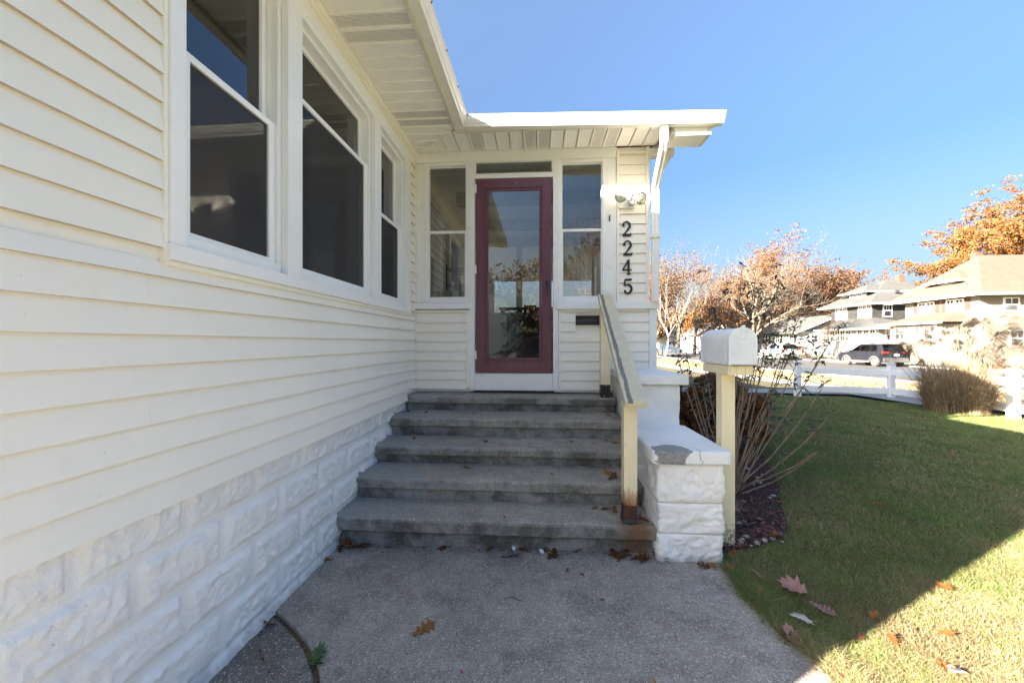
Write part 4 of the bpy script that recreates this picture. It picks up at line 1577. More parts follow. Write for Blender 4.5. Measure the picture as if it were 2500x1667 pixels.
# wicker chair
ch = thing('wicker_chair', (0.0, 6.0, ZL), 'brown wicker armchair with rounded back inside the porch', 'chair')
m = MB()
m.tube([(-0.27, 6.0, 0.9), (-0.28, 5.95, 1.3), (-0.2, 5.93, 1.42), (0.0, 5.92, 1.45), (0.2, 5.93, 1.42), (0.28, 5.95, 1.3), (0.27, 6.0, 0.9)], 0.025, 8)
m.build('back_frame', 'wicker', ch)
m = MB()
for i in range(14):
    m.box(-0.24 + i * 0.036, -0.213 + i * 0.036, 5.94, 5.955, 0.92, 1.42)
for i in range(12):
    m.box(-0.25, 0.25, 5.936, 5.945, 1.0 + i * 0.034, 1.012 + i * 0.034)
m.build('backrest', 'wicker', ch)
m = MB().box(-0.27, 0.27, 5.97, 6.45, 1.12, 1.18)
m.build('seat', 'wicker', ch, bevel=0.02)
for lx, ly in ((-0.25, 5.97), (0.25, 5.97), (-0.25, 6.42), (0.25, 6.42)):
    MB().box(lx - 0.02, lx + 0.02, ly - 0.02, ly + 0.02, ZL + 0.03, 1.16).build('leg', 'wicker', ch)
# wire rack by the left porch window
rk = thing('wire_rack', (-0.95, 5.3, ZL), 'tall dark wire plant rack standing behind the left porch window', 'rack')
m = MB()
for px_, py_ in ((-1.15, 5.1), (-0.85, 5.1), (-1.15, 5.6), (-0.85, 5.6)):
    m.tube([(px_, py_, ZL + 0.03), (px_, py_, 2.35)], 0.009, 6)
for zz in (1.9, 2.1, 2.3):
    for q in range(5):
        yq = 5.1 + q * 0.125
        m.tube([(-1.15, yq, zz), (-0.85, yq, zz)], 0.004, 5)
    m.tube([(-1.15, 5.1, zz), (-1.15, 5.6, zz)], 0.006, 5)
    m.tube([(-0.85, 5.1, zz), (-0.85, 5.6, zz)], 0.006, 5)
m.build('wires', 'dark_bronze', rk)
MB().box(-1.2, -0.85, 4.75, 5.05, ZL + 0.03, 1.98).build('storage_box', 'trim_old_white', label='pale box standing behind the left porch window', cat='box', bevel=0.01)

# ------------------------------------------------------------------ steps, piers
steps = thing('porch_steps', (-0.3, 3.2, 0), 'worn blue-grey painted concrete steps leading up to the maroon door', 'steps')
LV = [(0.839, 4.08, 0.078, -1.333, 0.745), (0.690, 3.68, 0.080, -1.345, 0.745), (0.522, 3.33, 0.078, -1.35, 0.735),
      (0.373, 2.98, 0.084, -1.352, 0.735), (0.207, 2.68, 0.097, -1.354, 0.745)]


def wavy_step(z, yf, th, x0, x1, yb, rec):
    m = MB()
    nx = 48
    prof_ = lambda w, c: [(yb, z), (yf + 0.07, z - 0.0005), (yf + 0.018 + w, z - 0.003), (yf + 0.004 + w, z - 0.012), (yf + w, z - 0.026),
                          (yf + 0.003 + w, z - th + 0.008), (yf + 0.012 + w, z - th), (yf + rec, z - th - 0.002 + c), (yf + rec, z - 0.26), (yb, z - 0.26)]
    n = None
    for i in range(nx + 1):
        x = x0 + (x1 - x0) * i / nx
        w = 0.004 * noise.noise(Vector((x * 6, z * 50, 0))) + 0.003 * noise.noise(Vector((x * 25, z * 50, 2)))
        sag = -0.004 * (x + 0.3)
        c = 0.003 * noise.noise(Vector((x * 12, z * 30, 5)))
        pr = prof_(w, c)
        n = len(pr)
        for (py, pz) in pr:
            m.v.append((x, py, pz + sag))
    for i in range(nx):
        for j in range(n):
            k2 = (j + 1) % n
            m.f.append((i * n + j, i * n + k2, (i + 1) * n + k2, (i + 1) * n + j))
    m.f.append(tuple(range(n)))
    m.f.append(tuple(nx * n + i for i in range(n))[::-1])
    return m


for i, (z, yf, th, x0, x1) in enumerate(LV):
    yb = YP + 0.05 if i == 0 else LV[i - 1][1] + 0.06
    rec = 0.065 if i == 4 else 0.042
    wavy_step(z, yf, th, x0, x1, yb, rec).build('step', 'step_concrete', steps)
m = MB()
m.box(-1.35, 0.70, 4.1, YP + 0.04, 0.4, 0.6)
m.build('core', 'mortar_grey', steps)
# ragged mortar at the left ends of the steps
rng = random.Random(12)
for i, (z, yf, th, x0, x1) in enumerate(LV):
    m = MB()
    yb = yf + 0.32
    for q in range(10):
        y_ = yf + 0.03 + q * 0.035
        r_ = rng.uniform(0.008, 0.02)
        m.hexa([(x0 - 0.02, y_, z - 0.012), (x0 + r_, y_, z - 0.012), (x0 + r_ * rng.uniform(.6, 1.4), y_ + 0.035, z - 0.012), (x0 - 0.02, y_ + 0.035, z - 0.012),
                (x0 - 0.02, y_, z + 0.02), (x0 + r_ * 0.3, y_, z + 0.008), (x0 + r_ * 0.3, y_ + 0.035, z + 0.008), (x0 - 0.02, y_ + 0.035, z + 0.02)])
    m.build('mortar_joint', 'mortar_grey', steps)


def rock_box(x0, x1, y0, y1, z0, z1, seed, amp, n=(22, 22, 12), round_=0.02, faces='all', rough=1.0):
    """closed box with a chiselled surface"""
    m = MB()
    cx, cy, cz = (x0 + x1) / 2, (y0 + y1) / 2, (z0 + z1) / 2
    hx, hy, hz = (x1 - x0) / 2, (y1 - y0) / 2, (z1 - z0) / 2
    idx = {}

    def vert(p, ax):
        key = (round(p[0], 5), round(p[1], 5), round(p[2], 5))
        if key in idx:
            return idx[key]
        q = Vector(p) - Vector((cx, cy, cz))
        # rounding
        inner = Vector((max(-hx + round_, min(hx - round_, q.x)), max(-hy + round_, min(hy - round_, q.y)), max(-hz + round_ * 0.5, min(hz - round_ * 0.5, q.z))))
        d_ = q - inner
        if d_.length > 1e-6:
            L = max(abs(d_.x), abs(d_.y), abs(d_.z) * 2 if False else abs(d_.z))
            q = inner + d_.normalized() * L
            nrm = d_.normalized()
        else:
            nrm = Vector((0, 0, 0))
        s = Vector(p) * 6 + Vector((seed * 11.3, seed * 3.7, 0))
        nn = noise.noise(s) * 0.5 + 0.9 * (0.42 - abs(noise.noise(s * 1.8))) + 0.6 * (0.25 - abs(noise.noise(s * 4.2))) * rough + 0.3 * noise.noise(s * 9)
        edge = min(hz - abs(q.z), 0.02) / 0.02
        q = q + Vector((nrm.x, nrm.y, nrm.z * 0.25)) * amp * nn * (0.25 + 0.75 * max(0, edge))
        idx[key] = len(m.v)
        m.v.append(tuple(q + Vector((cx, cy, cz))))
        return idx[key]

    nx_, ny_, nz_ = n
    g = lambda a, b, k, n_: a + (b - a) * k / n_
    for (ax, val) in (('x', x0), ('x', x1), ('y', y0), ('y', y1), ('z', z0), ('z', z1)):
        if ax == 'x':
            A, B, na, nb = (y0, y1), (z0, z1), ny_, nz_
            P_ = lambda u, v: (val, u, v)
        elif ax == 'y':
            A, B, na, nb = (x0, x1), (z0, z1), nx_, nz_
            P_ = lambda u, v: (u, val, v)
        else:
            A, B, na, nb = (x0, x1), (y0, y1), nx_, ny_
            P_ = lambda u, v: (u, v, val)
        for i in range(na):
            for j in range(nb):
                q = [vert(P_(g(A[0], A[1], i + di, na), g(B[0], B[1], j + dj, nb)), ax) for di, dj in ((0, 0), (1, 0), (1, 1), (0, 1))]
                flip = (ax == 'x' and val == x0) or (ax == 'y' and val == y1) or (ax == 'z' and val == z0)
                m.f.append(tuple(q[::-1]) if flip else tuple(q))
    return m


pier = thing('pier', (0.95, 3.0, 0), 'low white-painted stone pier at the foot of the steps, its cap chipped to bare mortar', 'pier')
for (za, zb, sd) in ((-0.03, 0.168, 1), (0.172, 0.362, 2), (0.366, 0.612, 3)):
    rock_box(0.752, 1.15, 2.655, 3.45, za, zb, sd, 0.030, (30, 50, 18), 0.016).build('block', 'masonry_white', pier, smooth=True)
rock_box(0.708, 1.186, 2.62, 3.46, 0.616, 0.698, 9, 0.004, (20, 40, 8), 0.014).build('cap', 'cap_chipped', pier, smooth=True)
MB().box(0.77, 1.14, 2.68, 3.4, 0.0, 0.63).build('core', 'mortar_grey', pier)
pier2 = thing('pier', (0.95, 3.9, 0), 'taller white-painted pier beside the porch wall, behind the chipped one', 'pier')
rock_box(0.752, 1.15, 3.425, 4.42, 0.0, 0.55, 5, 0.012, (20, 40, 16), 0.02).build('block', 'masonry_white', pier2, smooth=True)
rock_box(0.772, 1.148, 3.43, 4.42, 0.54, 1.028, 6, 0.010, (20, 40, 18), 0.02).build('block', 'cap_white', pier2, smooth=True)
rock_box(0.742, 1.205, 3.39, 4.44, 1.032, 1.108, 7, 0.004, (20, 40, 8), 0.012).build('cap', 'cap_white', pier2, smooth=True)
# foundation under the porch wing, east side
rock_box(1.0, 1.17, 4.42, 8.3, 0.0, 0.86, 8, 0.012, (6, 60, 14), 0.02).build('foundation', 'masonry_white', house, label='white foundation under the porch wing', smooth=True)

# ------------------------------------------------------------------ handrail
rail = thing('handrail', (0.6, 3.4, 0.2), 'peeling cream wooden handrail on two posts beside the steps', 'handrail')
m = MB().box(0.548, 0.634, 2.70, 2.786, 0.235, 0.985)
m.build('post', 'post_rusty', rail, bevel=0.003, label='lower cream post, rusted black at its foot')
m = MB()
m.box(0.543, 0.639, 2.695, 2.791, 0.208, 0.236)
m.poly([(0.640, 2.70, 0.23), (0.655, 2.71, 0.30), (0.66, 2.72, 0.25)])
m.build('post_base', 'tyre', rail, bevel=0.003)
m = MB().box(0.610, 0.704, 4.10, 4.194, 0.842, 1.79)
m.build('post', 'post_black_foot', rail, bevel=0.003, label='upper cream post with a black foot on the landing')
# sloping board, modelled along local y
ra, rb = Vector((0.601, 2.59, 0.985)), Vector((0.665, 4.22, 1.842))
L_ = (rb - ra).length
m = MB().box(-0.068, 0.068, 0, L_, -0.02, 0.02)
me = m.mesh('rail', 'rail_board')
ro = inst(me, 'rail', rail, ra - Vector(rail.location))
ro.rotation_euler = (math.asin((rb.z - ra.z) / L_), 0, -math.atan2(rb.x - ra.x, rb.y - ra.y))
bv = ro.modifiers.new('bevel', 'BEVEL')
bv.width = 0.003
bv.segments = 2

# ------------------------------------------------------------------ mailbox
mbx = thing('mailbox', (1.30, 2.9, 0), 'white curved-top mailbox on a cream wooden post in front of the lawn', 'mailbox')
MB().box(1.229, 1.317, 2.86, 2.948, -0.05, 1.162).build('post', 'mail_post_cream', mbx, bevel=0.003)
MB().box(1.222, 1.232, 2.745, 3.16, 1.163, 1.222).build('mounting_board', 'mail_post_cream', mbx, bevel=0.002)
MB().box(1.233, 1.272, 2.742, 3.16, 1.163, 1.222).build('mounting_board', 'mail_post_cream', mbx, bevel=0.002)
MB().box(1.274, 1.325, 2.742, 3.16, 1.163, 1.222).build('mounting_board', 'mail_post_cream', mbx, bevel=0.002)
MB().box(1.327, 1.374, 2.742, 3.16, 1.163, 1.222).build('mounting_board', 'mail_post_cream', mbx, bevel=0.002)
MB().box(1.318, 1.328, 2.93, 2.97, 0.9, 1.163).build('brace', 'bark_brown', mbx)
mx0, mx1, mz0, mz1 = 1.216, 1.386, 1.226, 1.466


def tun(e=0.0, n=16):
    r_ = (mx1 - mx0) / 2 + e
    cz = mz1 + e - r_ * 0.92
    cxx = (mx0 + mx1) / 2
    pts = [(mx0 - e, mz0), (mx1 + e, mz0)]
    for i in range(n + 1):
        a_ = math.pi * i / n
        pts.append((cxx + r_ * math.cos(a_), cz + r_ * 0.92 * math.sin(a_)))
    return pts


MB().prism(tun(), 'y', 2.735, 3.19).build('box', 'mailbox_white', mbx, bevel=0.003, smooth=False)
dmb = MB().prism(tun(0.004), 'y', 2.715, 2.733).build('door', 'mailbox_white', mbx, bevel=0.005)
m = MB()
m.frame_y(2.7125, 2.7155, 1.245, 1.357, 1.285, 1.33, 0.003)
m.build('embossed_panel', 'mailbox_white', dmb)
m = MB().box(1.288, 1.314, 2.706, 2.7155, 1.395, 1.468)
m.box(1.291, 1.311, 2.704, 2.738, 1.462, 1.482)
m.build('latch', 'mailbox_white', dmb, bevel=0.005)
seam = MB().prism(tun(0.0018), 'y', 2.772, 2.780).prism(tun(0.0018), 'y', 3.168, 3.176)
seam.build('rim_band', 'mailbox_white', mbx)
MB().tube([(1.225, 2.712, 1.229), (1.377, 2.712, 1.229)], 0.004, 8).build('hinge', 'steel', mbx)
for yy in (2.76, 2.84, 2.98, 3.1, 3.17):
    MB().lathe([(0.0035, 0), (0.003, 0.003)], (mx0 - 0.0005, yy, mz0 + 0.014), (-1, 0, 0), 8).build('rivet', 'bark_brown', mbx)

# ------------------------------------------------------------------ white fence
fence = thing('fence', (9.0, 10, 0), 'white two-rail vinyl fence round the corner of the lawn by the sidewalk', 'fence')
FP = [(6.95, 11.57), (9.05, 11.22), (8.72, 8.17), (8.45, 5.3), (8.2, 2.6), (5.2, 11.85)]


def fpost(x, y, hh=0.93):
    g = gz(x, y)
    po = MB().box(x - 0.064, x + 0.064, y - 0.064, y + 0.064, g - 0.1, g + hh - 0.055).build('post', 'fence_vinyl', fence, bevel=0.004)
    m = MB()
    m.box(x - 0.075, x + 0.075, y - 0.075, y + 0.075, g + hh - 0.055, g + hh - 0.03)
    b = len(m.v)
    r_ = 0.07
    m.v += [(x - r_, y - r_, g + hh - 0.03), (x + r_, y - r_, g + hh - 0.03), (x + r_, y + r_, g + hh - 0.03), (x - r_, y + r_, g + hh - 0.03), (x, y, g + hh + 0.01)]
    for i in range(4):
        m.f.append((b + i, b + (i + 1) % 4, b + 4))
    m.build('post_cap', 'fence_vinyl', po, bevel=0.002)


def frail(p, q, z0, z1):
    p, q = Vector((*p, 0)), Vector((*q, 0))
    d_ = (q - p).normalized()
    n_ = Vector((-d_.y, d_.x, 0)) * 0.019
    a = p + d_ * 0.06
    c = q - d_ * 0.06
    ga, gc = gz(a.x, a.y), gz(c.x, c.y)
    up = Vector((0, 0, 1))
    m = MB()
    m.hexa([a - n_ + up * (ga + z0), c - n_ + up * (gc + z0), c + n_ + up * (gc + z0), a + n_ + up * (ga + z0),
            a - n_ + up * (ga + z1), c - n_ + up * (gc + z1), c + n_ + up * (gc + z1), a + n_ + up * (ga + z1)])
    m.build('rail', 'fence_vinyl', fence, bevel=0.004)


for p in FP:
    fpost(*p)
for a_, c_ in ((0, 1), (1, 2), (2, 3), (3, 4)):
    frail(FP[a_], FP[c_], 0.59, 0.745)
    frail(FP[a_], FP[c_], 0.11, 0.27)

# ------------------------------------------------------------------ garden plants
# ornamental grass clump
mg = thing('ornamental_grass', (8.38, 8.85, 0), 'tall clump of dry ornamental grass with feathery plumes by the white fence', 'ornamental grass')
rng = np.random.default_rng(5)
N = 4600
ang = rng.uniform(0, 2 * np.pi, N)
rad = 0.52 * np.sqrt(rng.uniform(0, 1, N))
bx = 8.38 + rad * np.cos(ang) * 0.9
by = 8.85 + rad * np.sin(ang) * 0.9
ln = rng.uniform(0.35, 1.35, N)
out_ = rng.uniform(0.05, 0.75, N) ** 1.2
oa = ang + rng.normal(0, 1.4, N)
wd = rng.uniform(0.003, 0.008, N)
sa = rng.uniform(0, np.pi, N)
quads = []
prevL = None
segs_ = 4
P_ = []
for s_ in range(segs_ + 1):
    t_ = s_ / segs_
    curl = t_ ** 2.0
    wob = 0.09 * np.sin(t_ * 6 + sa * 5) * t_
    X = bx + out_ * curl * np.cos(oa) + wob * np.cos(sa)
    Y = by + out_ * curl * np.sin(oa) + wob * np.sin(sa)
    Z = ln * (t_ - 0.45 * curl * out_ / 0.5 * t_)
    P_.append(np.stack([X, Y, Z], 1))
wv = np.stack([np.cos(sa), np.sin(sa), np.zeros(N)], 1)
for s_ in range(segs_):
    w0 = wv * (wd * (1 - 0.8 * s_ / segs_))[:, None]
    w1 = wv * (wd * (1 - 0.8 * (s_ + 1) / segs_))[:, None]
    quads.append(np.stack([P_[s_] - w0, P_[s_] + w0, P_[s_ + 1] + w1, P_[s_ + 1] - w1], 1))
V = np.concatenate(quads) - np.array([8.38, 8.85, 0])
o = inst(np_mesh('blades', V, 4, 'reed'), 'blades', mg, kind='stuff')
pr = random.Random(6)
plume_meshes = []
for v_ in range(5):
    m = MB()
    H_ = pr.uniform(1.0, 1.5)
    lean = pr.uniform(0.15, 0.45)
    stem = [Vector((lean * (t_ ** 2), 0, H_ * t_)) for t_ in (0, 0.25, 0.5, 0.75, 1.0)]
    m.tube(stem, [0.004, 0.004, 0.0035, 0.003, 0.002], 4, False)
    top = stem[-1]
    for q in range(95):
        t_ = pr.random()
        base = top + Vector((0.10 * t_, 0, -0.02 + 0.16 * t_ - 0.10 * t_ * t_))
        dirv = Vector((pr.uniform(0.5, 1.2), pr.uniform(-0.45, 0.45), pr.uniform(-0.35, 0.7))).normalized()
        L2 = pr.uniform(0.12, 0.26)
        side = dirv.cross(Vector((0, 0, 1))).normalized() * 0.0028
        mid = base + dirv * L2 * 0.5
        tip = base + dirv * L2 + Vector((0.03, 0, -0.07))
        m.poly([base - side * 0.4, base + side * 0.4, mid + side, mid - side])
        m.poly([mid - side, mid + side, tip + side * 0.4, tip - side * 0.4])
    plume_meshes.append(m.mesh('plume', 'plume'))
for i in range(105):
    a_ = pr.uniform(-2.2, 2.6)
    r_ = 0.45 * math.sqrt(pr.random())
    inst(plume_meshes[i % 5], 'plume', mg, (r_ * math.cos(a_), r_ * math.sin(a_), 0),
         (0, pr.uniform(-0.12, 0.28), a_ + pr.uniform(-0.7, 0.7)), pr.uniform(0.85, 1.22))

# hydrangea with dry flower heads
hy = thing('hydrangea_bush', (2.3, 5.65, 0), 'dry brown hydrangea bush between the porch and the mailbox', 'bush')
hr = random.Random(9)
head_meshes = []
for v_ in range(4):
    m = MB()
    for q in range(110):
        d_ = Vector((hr.gauss(0, 1), hr.gauss(0, 1), hr.gauss(0, 1))).normalized()
        c = d_ * 0.062 * hr.uniform(0.7, 1.05)
        u_ = d_.orthogonal().normalized()
        w_ = d_.cross(u_)
        a_ = hr.uniform(0, 6.28)
        s_ = hr.uniform(0.010, 0.019)
        p0 = (u_ * math.cos(a_) + w_ * math.sin(a_)) * s_
        p1 = (u_ * -math.sin(a_) + w_ * math.cos(a_)) * s_
        m.poly([c + p0, c + p1 + d_ * hr.uniform(-.01, .01), c - p0, c - p1 + d_ * hr.uniform(-.01, .01)])
    head_meshes.append(m.mesh('flower_head', 'hydrangea_dry'))
stems = MB()
for i in range(230):
    a_ = hr.uniform(0, 6.28)
    el = math.acos(hr.uniform(0.0, 1.0))
    rr = hr.uniform(0.82, 1.0) if i < 170 else hr.uniform(0.4, 0.8)
    p = Vector((0.66 * math.cos(a_) * math.sin(el) * rr, 0.6 * math.sin(a_) * math.sin(el) * rr, 0.15 + 0.82 * rr * math.cos(el)))
    if hr.random() < 0.35:
        p.z = hr.uniform(0.1, 0.7)
        p.x = 0.66 * math.cos(a_) * rr
        p.y = 0.6 * math.sin(a_) * rr
    stems.tube([(p.x * 0.15, p.y * 0.15, 0), (p.x * 0.6, p.y * 0.6, p.z * 0.55), tuple(p)], [0.006, 0.005, 0.003], 4, False)
    inst(head_meshes[i % 4], 'flower_head', hy, p, (hr.uniform(0, 6), hr.uniform(0, 6), hr.uniform(0, 6)), hr.uniform(0.85, 1.35))
for _v in range(len(stems.v)):
    pass
stems.build('stems', 'bark_brown', hy, local=True)
m = MB()
for q in range(900):
    d_ = Vector((hr.gauss(0, 1), hr.gauss(0, 1), abs(hr.gauss(0, 1)))).normalized()
    c = Vector((d_.x * 0.55, d_.y * 0.5, 0.1 + d_.z * 0.72)) * hr.uniform(0.5, 1.0)
    s_ = hr.uniform(0.02, 0.045)
    u_ = Vector((hr.gauss(0, 1), hr.gauss(0, 1), hr.gauss(0, 1))).normalized()
    w_ = u_.orthogonal().normalized()
    m.poly([c + u_ * s_, c + w_ * s_ * 0.6, c - u_ * s_, c - w_ * s_ * 0.6])
m.build('dead_leaves', 'hydrangea_dry', hy, local=True, kind='stuff')

# leggy evergreen shrub beside the mailbox
sh = thing('leggy_shrub', (1.78, 3.9, 0), 'leggy shrub with bare cut stems and narrow grey-green leaves behind the mailbox', 'shrub')
sr = random.Random(21)
leaf_mesh = []
for v_ in range(3):
    m = MB()
    L2, w_ = 0.07, 0.011
    m.v = [(0, 0, 0), (-w_, L2 * 0.35, 0.003), (0, L2 * 0.35, -0.002), (w_, L2 * 0.35, 0.003), (-w_ * 0.8, L2 * 0.7, -0.002 - 0.006 * v_), (0, L2 * 0.7, -0.007 - 0.006 * v_), (w_ * 0.8, L2 * 0.7, -0.002 - 0.006 * v_), (0, L2, -0.018 - 0.008 * v_)]
    m.f = [(0, 2, 1), (0, 3, 2), (1, 2, 5, 4), (2, 3, 6, 5), (4, 5, 7), (5, 6, 7)]
    leaf_mesh.append(m.mesh('leaf', 'shrub_leaf', smooth=True))
# (tip x, tip y, tip z, base dx, leaves along the top, bare cut)
STEMS = [(1.62, 4.3, 1.52, 0, 14, 0), (1.70, 4.2, 1.78, 0, 16, 1), (1.80, 4.25, 1.74, 0, 12, 1), (1.86, 4.15, 1.72, 0, 10, 1), (1.97, 4.2, 1.86, 0.02, 16, 1),
         (2.02, 4.25, 2.02, 0, 16, 1), (2.10, 4.15, 1.80, 0, 12, 1), (2.18, 4.3, 1.95, 0, 14, 1), (2.24, 4.2, 1.72, 0.03, 16, 0), (2.30, 4.1, 1.90, 0, 14, 1),
         (2.33, 4.35, 1.66, 0, 14, 0), (2.42, 4.2, 1.78, 0, 16, 0), (2.50, 4.1, 1.60, 0.02, 14, 0), (2.74, 3.95, 1.44, 0.03, 22, 0), (2.56, 3.8, 1.30, 0.03, 18, 0),
         (2.46, 3.72, 1.02, 0.02, 10, 0), (2.40, 3.55, 0.80, 0.02, 6, 0), (1.45, 4.05, 1.08, -0.05, 12, 0), (1.52, 3.95, 0.95, -0.04, 12, 0), (1.36, 4.3, 1.30, -0.04, 14, 0), (1.50, 4.6, 1.62, -0.02, 12, 1), (2.25, 3.45, 0.52, 0.0, 0, 0), (2.33, 3.6, 0.46, 0, 0, 0),
         (2.12, 4.0, 1.55, 0, 14, 0), (2.28, 3.95, 1.42, 0, 14, 0), (2.0, 4.05, 1.65, 0, 14, 1), (2.45, 4.0, 1.5, 0, 14, 0), (2.2, 3.9, 1.2, 0, 12, 0), (1.92, 4.0, 1.5, 0, 10, 1), (2.36, 3.85, 1.25, 0.02, 12, 0), (2.08, 3.8, 0.9, 0, 8, 0)]
stm = MB()
spots = []
for (tx, ty, tz, bdx, nlv, bare) in STEMS:
    tz = tz + 0.08 if tz > 1.2 else tz
    b0 = Vector((1.78 + bdx + sr.uniform(-0.07, 0.07), 3.9 + sr.uniform(-0.06, 0.08), 0.0))
    tip = Vector((tx, ty, tz))
    up = 1.0 if tz > 1.2 else 0.6
    m1 = Vector((b0.x + (tip.x - b0.x) * (0.30 if up == 1.0 else 0.42), b0.y + (tip.y - b0.y) * 0.35, tz * 0.32)) + Vector((sr.uniform(-.02, .02), 0, 0))
    m2 = Vector((b0.x + (tip.x - b0.x) * (0.66 if up == 1.0 else 0.75), b0.y + (tip.y - b0.y) * 0.7, tz * 0.64)) + Vector((sr.uniform(-.02, .02), 0, 0))
    m3 = m2.lerp(tip, 0.55) + Vector((sr.uniform(-.012, .012), 0, 0.0))
    stm.tube([b0, m1, m2, m3, tip], [0.0085, 0.0062, 0.0048, 0.0042, 0.0036 if bare else 0.0016], 6)
    if not nlv:
        continue
    for q in range(5 if tz > 1.2 else 3):
        f_ = sr.uniform(0.0, 1.0)
        sp = m2.lerp(tip, f_) if sr.random() < 0.75 else m1.lerp(m2, f_)
        dv = Vector((sr.uniform(-0.5, 0.6), sr.uniform(-0.5, 0.4), sr.uniform(0.4, 1.0))).normalized() * sr.uniform(0.10, 0.26)
        stm.tube([sp, sp + dv * 0.5 + Vector((0, 0, -0.006)), sp + dv], [0.0028, 0.002, 0.0012], 4)
        spots.append((sp + dv, 5))
        spots.append((sp + dv * 0.55, 2))
    for f_ in ((0.25, 0.5, 0.75) if bare else (0.4, 0.7, 1.0)):
        spots.append((m2.lerp(tip, f_), 4))
LM = []
for sp, n_ in spots:
    a0 = sr.uniform(0, 6.28)
    for q in range(n_):
        LM.append((sp, (sr.uniform(-0.5, 0.9), sr.uniform(-0.5, 0.5), a0 + q * 6.28 / n_ + sr.uniform(-.4, .4)), sr.uniform(0.6, 1.15), sr.randrange(3)))
sr.shuffle(LM)
base_ = Vector((1.78, 3.9, 0))
for sp, rot, sc, v_ in LM[:298]:
    inst(leaf_mesh[v_], 'leaf', sh, sp - base_, rot, sc)
rest = MB()
for sp, rot, sc, v_ in LM[298:]:
    mt = Matrix.Translation(sp) @ Euler(rot).to_matrix().to_4x4() @ Matrix.Scale(sc, 4)
    b = len(rest.v)
    me_ = leaf_mesh[v_]
    rest.v += [tuple(mt @ v.co) for v in me_.vertices]
    rest.f += [tuple(b + i for i in p.vertices) for p in me_.polygons]
if rest.v:
    rest.build('small_leaves', 'shrub_leaf', sh, kind='stuff')
stm.build('stems', 'shrub_stem', sh)

# mulch chips, pebbles
rg = np.random.default_rng(11)


def in_bed(x, y):
    # inside polygon bed
    ins = False
    P2 = bed + [(1.2, 7.2)]
    j = len(P2) - 1
    for i in range(len(P2)):
        xi, yi = P2[i]
        xj, yj = P2[j]
        if ((yi > y) != (yj > y)) and (x < (xj - xi) * (y - yi) / (yj - yi + 1e-9) + xi):
            ins = not ins
        j = i
    return ins


chips = []
c_ = 0
while c_ < 3600:
    x = rg.uniform(1.15, 2.9)
    y = 2.82 + (5.6 - 2.82) * rg.uniform(0, 1) ** 1.6
    if not in_bed(x, y):
        continue
    c_ += 1
    a_ = rg.uniform(0, 6.28)
    L2 = rg.uniform(0.006, 0.022)
    w_ = rg.uniform(0.002, 0.006)
    z0 = rg.uniform(0.008, 0.03)
    dz = rg.uniform(-0.008, 0.01)
    ca, sa_ = math.cos(a_), math.sin(a_)
    chips.append([(x - ca * L2 + sa_ * w_, y - sa_ * L2 - ca * w_, z0), (x + ca * L2 + sa_ * w_, y + sa_ * L2 - ca * w_, z0 + dz),
                  (x + ca * L2 - sa_ * w_, y + sa_ * L2 + ca * w_, z0 + dz + 0.003), (x - ca * L2 - sa_ * w_, y - sa_ * L2 + ca * w_, z0 + 0.003)])
me = np_mesh('mulch', np.array(chips), 4, 'mulch_chip')
inst(me, 'mulch', label='reddish brown wood chip mulch in the garden bed', cat='mulch', kind='stuff')
pebm = []
for v_ in range(4):
    m = MB()
    rr = random.Random(v_)
    for j in range(5):
        for i in range(8):
            th_ = math.pi * (j + 0.5) / 5
            ph = 2 * math.pi * i / 8
            k_ = 1 + 0.15 * rr.uniform(-1, 1)
            m.v.append((math.sin(th_) * math.cos(ph) * k_, 0.75 * math.sin(th_) * math.sin(ph) * k_, 0.5 * math.cos(th_)))
    for j in range(4):
        for i in range(8):
            i2 = (i + 1) % 8
            m.f.append((j * 8 + i, (j + 1) * 8 + i, (j + 1) * 8 + i2, j * 8 + i2))
    m.f.append(tuple(range(8)))
    m.f.append(tuple(range(32, 40))[::-1])
    pebm.append(m.mesh('pebble', 'pebble', smooth=True))
pg = random.Random(2)
PEB = [(1.36, 2.90), (1.42, 2.86), (1.48, 2.90), (1.55, 2.94), (1.40, 2.94), (1.62, 2.97), (1.72, 3.06), (1.45, 2.99), (1.50, 3.2), (1.56, 3.24), (1.62, 3.6), (1.44, 3.55), (1.75, 3.65),
       (1.78, 3.98), (1.84, 4.0), (1.9, 4.05), (1.86, 4.12), (2.05, 4.1), (2.14, 4.16), (2.2, 4.3), (1.95, 4.35), (2.0, 4.5), (2.12, 4.5), (2.25, 4.6), (2.1, 4.7), (2.3, 4.4), (1.52, 3.35), (1.7, 3.3), (1.60, 3.45), (2.02, 3.75), (2.08, 3.8), (1.66, 2.93)]
for i, (x, y) in enumerate(PEB):
    s_ = pg.uniform(0.012, 0.03)
    inst(pebm[i % 4], 'pebble', None, (x, y, s_ * 0.3 + 0.008), (0, 0, pg.uniform(0, 6)), s_ * (1.3 if i in (17, 18) else 1),
         label=('small pebble right at the mailbox post foot' if i < 8 or i == 31 else 'small pebble in the reddish mulch' if y < 3.85 else ('large dark' if i in (17, 18) else 'small') + ' pebble under the leggy shrub' + (', near its stems' if x < 2.0 else ', by the grass edge')), cat='pebble', group='pebbles scattered in the garden bed')
# grey splash pipe end behind the mail post
m = MB()
m.tube([(1.62, 4.15, 0.05), (1.75, 3.98, 0.045)], 0.035, 12)
m.build('drain_spout', 'gutter_white', label='short white drain spout end lying in the mulch bed', cat='drain')
